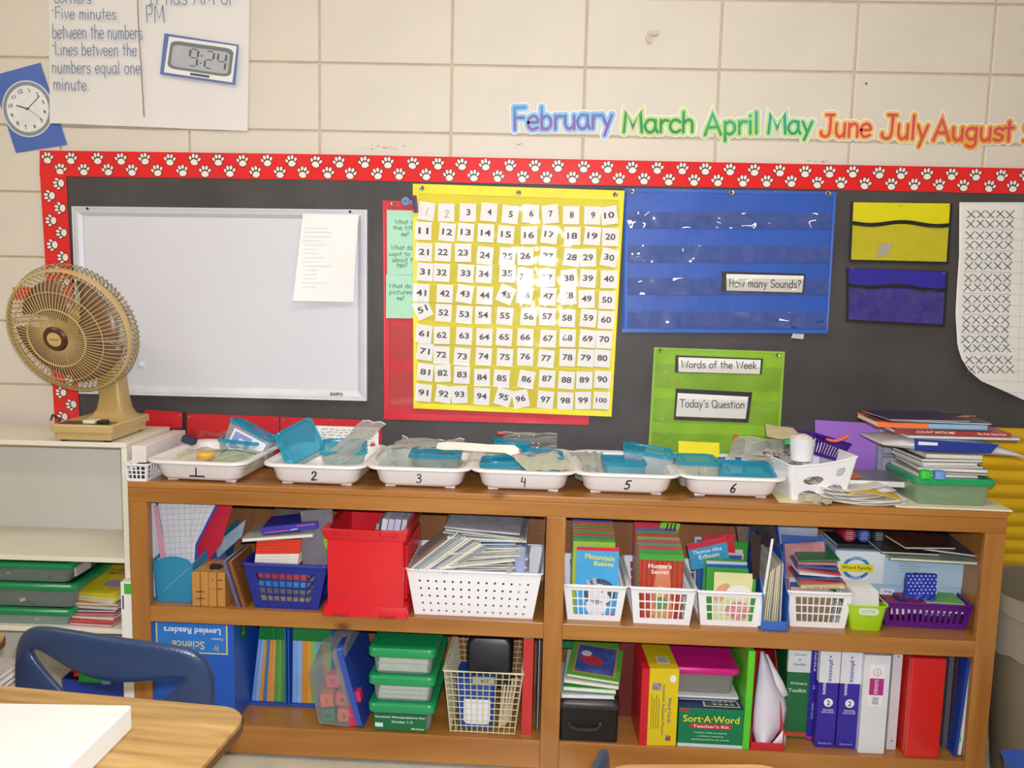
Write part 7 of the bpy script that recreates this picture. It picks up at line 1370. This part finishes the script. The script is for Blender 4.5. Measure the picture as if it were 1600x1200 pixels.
for k in range(4): a.box(-w*.22+k*.0065, -.2*w+k*.0065, -.0007, 0, .05, hr-.075-.01*(k % 2))
a.build('small_print', M('8a7a2c', .5), T, local=True)
booklet('dark red box end standing behind the yellow box', 'box', LT(LP(980, 1060, .16).x, .16, ZL), .05, .08, .285, M('6a2420', .5), name='red_box')
# sort-a-word box, pink lid box
d = .012; x0, x1 = LP(1060, 1130, d).x, LP(1162, 1130, d).x; w = x1-x0; hs = LP(1110, 1108, d).z-ZL; T = thing('sorting_box', 'green word sorting kit box under the pink lidded box', 'box', mat=LT((x0+x1)/2, d, ZL)); Ds = .24; xs_ = (x0+x1)/2
box3(T, 'box_body', w, Ds, hs, M('0c7a4c', .35, .04, 5)); a = MB(); a.box(-w/2, w/2, -.0008, 0, 0, .009); a.build('bottom_strip', M('c8d4d8', .5), T, local=True); a = MB(); a.box(-w/2+.001, w/2-.001, .001, Ds-.001, hs+.0004, hs+.001); a.add([(-.02, .01, hs+.002), (w/2-.008, .01, hs+.002), (w/2-.014, .10, hs+.002), (-.015, .10, hs+.002)], [(0, 1, 2, 3)], 1); a.add([(-.015, .014, hs+.0026), (w/2-.012, .014, hs+.0026), (w/2-.018, .096, hs+.0026), (-.011, .096, hs+.0026)], [(0, 1, 2, 3)], 2)
for r_ in range(5):
    for c_ in range(4): a.add([(.008+c_*.016+u, .02+r_*.015+v, hs+.0032) for u, v in ((0, 0), (.010, 0), (.010, .006), (0, .006))], [(0, 1, 2, 3)], 1)
a.build('top_print', [M('2a3860', .4, .1), M('c8c8c0', .5), M('3c5044', .5, .2, 40)], T, local=True)
a = MB(); a.loft([[(x, y_, z) for x, z, _ in rrect(.118, .013, .006, 3, 0, 0, hs*.55)] for y_ in (0, -.0010)]); a.box(-w/2, -w/2+.028, -.0007, 0, hs-.009, hs-.003); a.build('red_banner', M('c82830', .4), T, local=True)
fronttext(T, [('Sort\u00b7A\u00b7Word', 0, hs*.74, .020, .155, 'e8d838', 0), ("Teacher's Kit", 0, hs*.55, .0085, .10, 'f0e0e0', 0), ('Hundreds of different categories', 0, hs*.38, .0055, .09, 'c8dccc', 0), ('possible for comparing', 0, hs*.29, .0055, .07, 'c8dccc', 0), ('spelling patterns & sounds', 0, hs*.20, .0055, .105, 'c8dccc', 0)], -.0016)
for i, (w_, t_, c_, lb) in enumerate(((w*.9, .006, '3c4060', 'dark blue folder on the green sorting box'), (w*.95, .007, 'c8ccd0', 'white folder just under the pink lidded box'))): flatbook(lb, LT(xs_-.004, .05, ZL+hs+.004+i*.008), w_, .18, t_, M(c_, .4), 'back')
dp = .055; x0, x1 = LP(1046, 1060, dp).x, LP(1156, 1060, dp).x; zp = ZL+hs+.021; T = thing('lidded_box', 'clear box with a bright pink lid in the lower right bay', 'box', mat=LT((x0+x1)/2, dp, zp)); hp_ = LP(1100, 1046, dp).z-zp+.006; lidbox(T, x1-x0-.016, .24, max(.05, hp_), M('d81c84', .25, .05, 5, coat=.3), CLEAR('b8b4ac', .4, .15), .018, .012)
a = MB(); rubble(a, -.05, .05, .02, .16, .004, 20, .008, .016, 81, 2); tag(a.build('blocks', [M('6f9a80', .5), M('b8a8a0', .5)], at=LT((x0+x1)/2, dp, zp+.003)), 'grey green blocks inside the pink lidded box', 'blocks', kind='stuff')
# green panel
d = .006; x0, x1 = LP(1161, 1100, d).x, LP(1175, 1100, d).x; a = MB(); a.box(-.007, (x1-x0)/2, 0, .26, 0, .288); tag(a.build('green_case', M('5cc82c', .35, .04), at=LT((x0+x1)/2, d, ZL, ry=R_(.5)), bevel=.003), 'slim bright green case standing right of the sorting box', 'case')
# red file with curled papers
d = .010; x0, x1 = LP(1176, 1100, d).x, LP(1229, 1100, d).x; w = x1-x0; T = thing('magazine_file', 'red magazine file with curling white papers', 'magazine file', mat=LT((x0+x1)/2, d, ZL)); rf = M('b81c28', .4, .05); pr1 = [(0, 0), (.24, 0), (.24, .285), (.17, .285), (.02, .07), (0, .06)]
for sx in (-1, 1): a = MB(); a.loft([[(sx*w/2, y, z) for y, z in pr1], [(sx*(w/2-.003), y, z) for y, z in pr1]]); a.build('side_panel', rf, T, local=True)
box3(T, 'front_lip', w-.006, .003, .022, M('c82430', .4)); box3(T, 'back_panel', w-.006, .003, .285, rf, y=.237); box3(T, 'base', w-.006, .235, .003, rf)
def curlsheet(lab, Lc, Rc, d0, d1, seed, bul=.03):
    a = MB(); n = len(Lc)-1; vs_ = []
    for j, (l, r) in enumerate(zip(Lc, Rc)):
        for i in range(11):
            u = i/10; x, y = l[0]+(r[0]-l[0])*u, l[1]+(r[1]-l[1])*u; dd = d0+(d1-d0)*j/n + bul*(1-math.sin(PI*(u*.75+.2))); vs_.append(BM @ LP(x, y, dd))
    a.add(vs_, [(j*11+i, j*11+i+11, j*11+i+12, j*11+i+1) for j in range(n) for i in range(10)]); return tag(a.build('curled_paper', M('dcd4de', .5, .04, 4), smooth=True, thick=.001), lab, 'paper', 'curled papers in the red file')
curlsheet('large white paper bulging out of the red file', [(1188, 1018), (1184, 1050), (1180, 1085), (1177, 1115), (1176, 1140), (1180, 1160), (1192, 1166)], [(1194, 1018), (1212, 1052), (1226, 1085), (1230, 1108), (1226, 1132), (1212, 1152), (1200, 1167)], .075, .014, 0)
curlsheet('narrow white sheet folded forward at the upper right of the red file', [(1196, 1022), (1204, 1045), (1211, 1070), (1222, 1090)], [(1200, 1022), (1212, 1045), (1224, 1066), (1232, 1086)], .05, .016, 1, .01)
curlsheet('small curled paper corner at the bottom right of the red file', [(1208, 1160), (1206, 1163), (1210, 1166)], [(1224, 1140), (1228, 1152), (1227, 1165)], .014, .014, 2, .006)
# primary toolkit, phonics, binders
def spinebox(name, label, cat, pa, pb_, d, h, D, mt, group=None, bev=.0015, ry=0, pyc=1090):
    x0, x1 = LP(pa, pyc, d).x, LP(pb_, pyc, d).x; T = thing(name, label, cat, mat=LT((x0+x1)/2, d, ZL, ry=ry), group=group); box3(T, 'cover', x1-x0, D, h, mt, bev); return T, x1-x0
T, w = spinebox('toolkit_box', 'green and white primary toolkit box', 'box', 1228, 1264, .080, .29, .20, M('1c6a3c', .4, .04), ry=0)
a = MB(); a.box(-w/2-.0005, w/2+.0005, -.0008, .01, .200, .2905); a.build('white_band', M('d8dadc', .4), T, local=True); a = MB(); a.box(-w/2, w/2, -.0008, .001, .008, .020); a.build('red_band', M('c84838', .4), T, local=True); fronttext(T, [('K-2', 0, .274, .010, .022, '44464c', 0), ('Survey', 0, .252, .007, .032, '5a5c60', 0), ('&', 0, .238, .007, None, '5a5c60', 0), ('Goodies', 0, .224, .007, .036, '5a5c60', 0), ('Primary', .002, .166, .010, .046, 'd8e4d8', 0), ('Toolkit', -.002, .146, .011, .050, 'd8e4d8', 0)], -.0014)
purp = M('34269a', .35, .04, 6)
T, w = spinebox('phonics_book', 'thin purple phonics book left of the two phonics binders', 'book', 1264, 1278, .075, .288, .20, purp); fronttext(T, [('phonics', .0, .245, .016, .075, 'd8d4ec', -PI/2), ('2', 0, .160, .010, None, 'e8e8f0', 0), ('Teacher Guide', 0, .09, .006, .05, 'b8b4dc', -PI/2)])
a = MB(); a.box(-w/2, w/2, -.0008, .001, .004, .012); a.build('pink_band', M('c83088', .4), T, local=True)
for i, (pa, pb_) in enumerate(((1278, 1309), (1311, 1343))):
    T, w = spinebox('phonics_binder', ['left phonics binder, purple with a white top', 'right phonics binder, purple with a white top, touching the white binder'][i], 'binder', pa, pb_, .040, .283, .22, purp, 'phonics binders'); a = MB(); a.box(-w/2-.0004, w/2+.0004, -.0008, .02, .192, .2834); a.build('white_band', M('dcdce0', .4), T, local=True); a = MB(); a.poly([(x, -.0010, z) for x, z in ellipse(.002, .134, .0125, .0125, 20)]); a.build('number_disc', M('e8e8ee', .4), T, local=True)
    fronttext(T, [('phonics', .002, .228, .015, .062, '34269a', -PI/2), ('lessons', -.010, .178, .011, .040, 'e4e4f0', -PI/2), ('2', .002, .134, .014, None, '26262e', 0), ('TEACHING', .002, .113, .005, .030, 'd8d8ec', 0), ('RESOURCES', .002, .106, .005, .034, 'd8d8ec', 0), ('Benchmark', 0, .014, .006, .036, 'a8a4d0', 0)], -.0016)
    a = MB(); a.poly([(x, -.0014, z) for x, z in ellipse(.0, .268, .003, .003, 10)]); a.build('rivet', M('6a6a74', .4), T, local=True)
T, w = spinebox('white_binder', 'thick white binder with a red and magenta spine label', 'binder', 1347, 1388, .020, .286, .24, M('dadadd', .35, .02)); a = MB(); a.box(-w*.28, w*.28, -.0008, .0, .140, .258, 0); a.box(-w*.26, w*.28, -.0012, -.0004, .172, .220, 1); a.build('spine_label', [M('e6e4e6', .4), M('b4287c', .4)], T, local=True)
a = MB(); ribbon(a, [(.0+.010*math.cos(t), .238+.010*math.sin(t)) for t in [k*PI/8 for k in range(17)]], .0016, lambda u, v: (u, -.0016, v), 0, 0)
for k in range(5): a.box(-.008, .009, -.0010, -.0002, .146+k*.0042, .148+k*.0042, 1)
a.build('label_print', [M('d05868', .4), M('6a6c74', .5)], T, local=True); fronttext(T, [('DURABLE', .0, .196, .010, .042, 'e8d8e4', -PI/2), ('2', 0, .238, .008, None, 'd05868', 0)], -.0018)
T, w = spinebox('white_binder', 'second white binder edge with small black rivets next to the red binder', 'binder', 1391, 1406, .045, .288, .22, M('d2ccd0', .35, .02))
for z in (.028, .275): a = MB(); a.poly([(x, -.0008, z+zz_) for x, zz_ in ellipse(.0, 0, .0022, .0022, 8)]); a.build('rivet', M('2a2a2e', .4), T, local=True)
d = .010; x0, x1 = LP(1420, 1100, d).x, LP(1474, 1100, d).x; w = x1-x0; T = thing('red_binder', 'wide glossy red binder in the lower right bay', 'binder', mat=LT((x0+x1)/2, d, ZL)); a = MB(); a.loft([[(x, y, z) for x, y in ((-w/2, 0), (w/2, 0), (w/2+.004, .22), (-w/2-.004, .22))] for z in (0, .288)]); a.build('cover', M('d0261c', .25, .04, 5, coat=.3), T, local=True, bevel=.004)
T, w = spinebox('grey_binder', 'grey folder edge right of the red binder', 'folder', 1479, 1488, .07, .28, .2, M('5a5660', .5)); T, w = spinebox('dark_folder', 'dark red folder edge near the right bookcase post', 'folder', 1489, 1494, .06, .285, .2, M('3a2030', .5))
T = thing('blue_folder', 'blue and white folder leaning at the right end of the lower bay', 'folder', mat=LT(LP(1492, 1170, .03).x, .024, ZL, ry=R_(3))); box3(T, 'cover', .008, .22, .282, M('1f3f98', .35, .05)); a = MB(); a.loft([[(.0065+x, y, z) for y, z in ((0, .008), (.2, .0), (.2, .28), (0, .275), (.004, .20), (0, .12))] for x in (0, .008)]); a.build('page_stack', M('d8d8d4', .6), T, local=True); a = MB(); a.add([(.0, -.001, .05), (.008, -.001, .045), (.006, -.001, .066)], [(0, 1, 2)]); a.build('green_mark', M('30a050', .5), T, local=True)
# ================================================================ THINGS ON THE WHITE BOOKCASE SHELVES
gm = M('128a54', .28, .05, 5, coat=.3); ctub = CLEAR('a8b4ac', .35, .15); zsb = P(60, 980, YF).z
xR = P(112, 960, -.33).x; W3 = .32; zz = zsb+.001
hts = [P(60, 956, -.325).z-zsb+.008, .073, .062]
for i in range(3):
    xr_ = xR+(.012 if i == 1 else 0); T = thing('lidded_box', ['lowest green lidded box on the white bookcase shelf', 'middle green lidded box on the white bookcase shelf', 'top green lidded box on the white bookcase shelf, label on its end'][i], 'box', mat=Matrix.Translation((xr_-W3/2, -.325+.004*i, zz)), group='green lidded boxes on the white bookcase'); lidbox(T, W3-.012, .25, hts[i], gm, ctub if i else CLEAR('b8ccc8', .4, .15), .018, .012)
    if i == 2: a = MB(); a.box(W3/2-.012, W3/2-.006, .03, .11, .012, .040); a.build('label', M('c8bcb8', .5), T, local=True)
    a = MB(); rubble(a, -.10, .13, .01, .10, .004, 26, .010, .018, 90+i, 3); tag(a.build('toy_pieces', [M('8a9088', .5), M('5a6a68', .5) if i else M('6ab0b0', .5), M('b8a898', .5)], at=Matrix.Translation((xr_-W3/2, -.32+.004*i, zz+.002))), 'mixed pieces inside the %s green lidded box of the white bookcase' % ['lowest', 'middle', 'top'][i], 'pieces', kind='stuff'); zz += hts[i]+.001
rM = random.Random(31); xm_ = P(150, 960, -.30).x
mz = zsb+.001; ml = [('pinkish magazine at the bottom of the magazine pile', 'b87078'), ('red magazine second in the pile by the green boxes', 'd85048'), ('pale magazine third in the pile by the green boxes', 'c8c0bc'), ('coral magazine in the pile by the green boxes', 'd86a60'), ('dark purple magazine in the pile by the green boxes', '5a4a68'), ('grey magazine in the pile by the green boxes', 'c8c4c0'), ('striped orange magazine in the pile', 'd8a050'), ('white paged magazine under the yellow ones', 'd8d4c0'), ('lower yellow magazine in the pile by the green boxes', 'd8c838'), ('yellow magazine with a purple picture topping the pile', 'd8c428')]
for i, (lb, c_) in enumerate(ml):
    top_ = i >= 7; o = flatbook(lb, Matrix.Translation((xm_+(-.004 if not top_ else -.010)+rM.uniform(-.004, .006), -.318+.004*i, mz)) @ Matrix.Rotation(R_(rM.uniform(-5, 4) if not top_ else (-14+4*(i-7))), 4, 'Z') @ Matrix.Rotation(R_(0 if not top_ else 10), 4, 'X'), .13, .19, .007, M(c_, .4, .12, 14), 'front' if i % 2 else 'back', 'magazines beside the green boxes', 'magazine', 'magazine'); mz += .0088
    if i == 9: a = MB(); a.poly([(x, y, .0078) for x, y in ellipse(.035, .06, .040, .022, 14, .1)], 0); a.poly([(x, y, .0076) for x, y in ellipse(.045, .14, .05, .03, 12)], 1); fn_ = lambda u, v: (u, v, .0080); put_text(a, 'FUNNY', fn_, -.01, .135, .010, .045, 2); put_text(a, 'TIMES', fn_, -.01, .118, .010, .045, 2); a.build('cover_print', [M('a890b0', .4), M('d89858', .4), M('34384c', .4)], o, local=True)
q = P(175, 1078, -.32); T = thing('blue_bin', 'blue bin of coloured toys in the lowest shelf of the white bookcase', 'bin', (q.x-.05, -.325, zs3+.001)); hB = P(170, 1064, -.325).z-zs3; a = MB(); a.loft([rrect(.19, .2, .015, 3, 0, 0, .1), rrect(.20, .21, .015, 3, hB, 0, .1), rrect(.19, .20, .015, 3, hB, 0, .1), rrect(.18, .19, .015, 3, .02, 0, .1)]); a.build('bin_body', M('1f3c9c', .4), T, local=True)
a = MB(); rubble(a, -.085, .075, .01, .15, .0, 40, .010, .022, 99, 2); tag(a.build('toy_pieces', [M('c01c1c', .4), M('a81820', .4)], at=Matrix.Translation((q.x-.05, -.325, zs3+hB-.005))), 'heap of red toy pieces in the blue bin', 'toys', kind='stuff')
a = MB(); a.box(-.045, .035, 0, .05, 0, .028); tag(a.build('green_block', M('1ea838', .4), at=Matrix.Translation((q.x-.045, -.335, zs3+hB-.002)), bevel=.002), 'bright green block at the front of the red toys', 'block')
a = MB(); a.box(-.012, .012, 0, .02, 0, .02); tag(a.build('blue_block', M('7a9ae0', .4), at=Matrix.Translation((q.x-.005, -.345, zs3+hB-.002)), bevel=.002), 'pale blue block in front of the red toys', 'block')
for i in range(5): flatbook('paper stack on the low table at the far left, %s' % ['lowest', 'second', 'third', 'fourth', 'top'][i], Matrix.Translation((P(-60, 1060, -.9).x-.02, -.98, .40+i*.014)), .16, .2, .012, M(['c8c0b8', 'b8a8a0', '9a8c98', 'd8d0c8', 'b0a8a8'][i], .5), 'back', 'papers at the far left', 'paper stack', 'paper_stack')
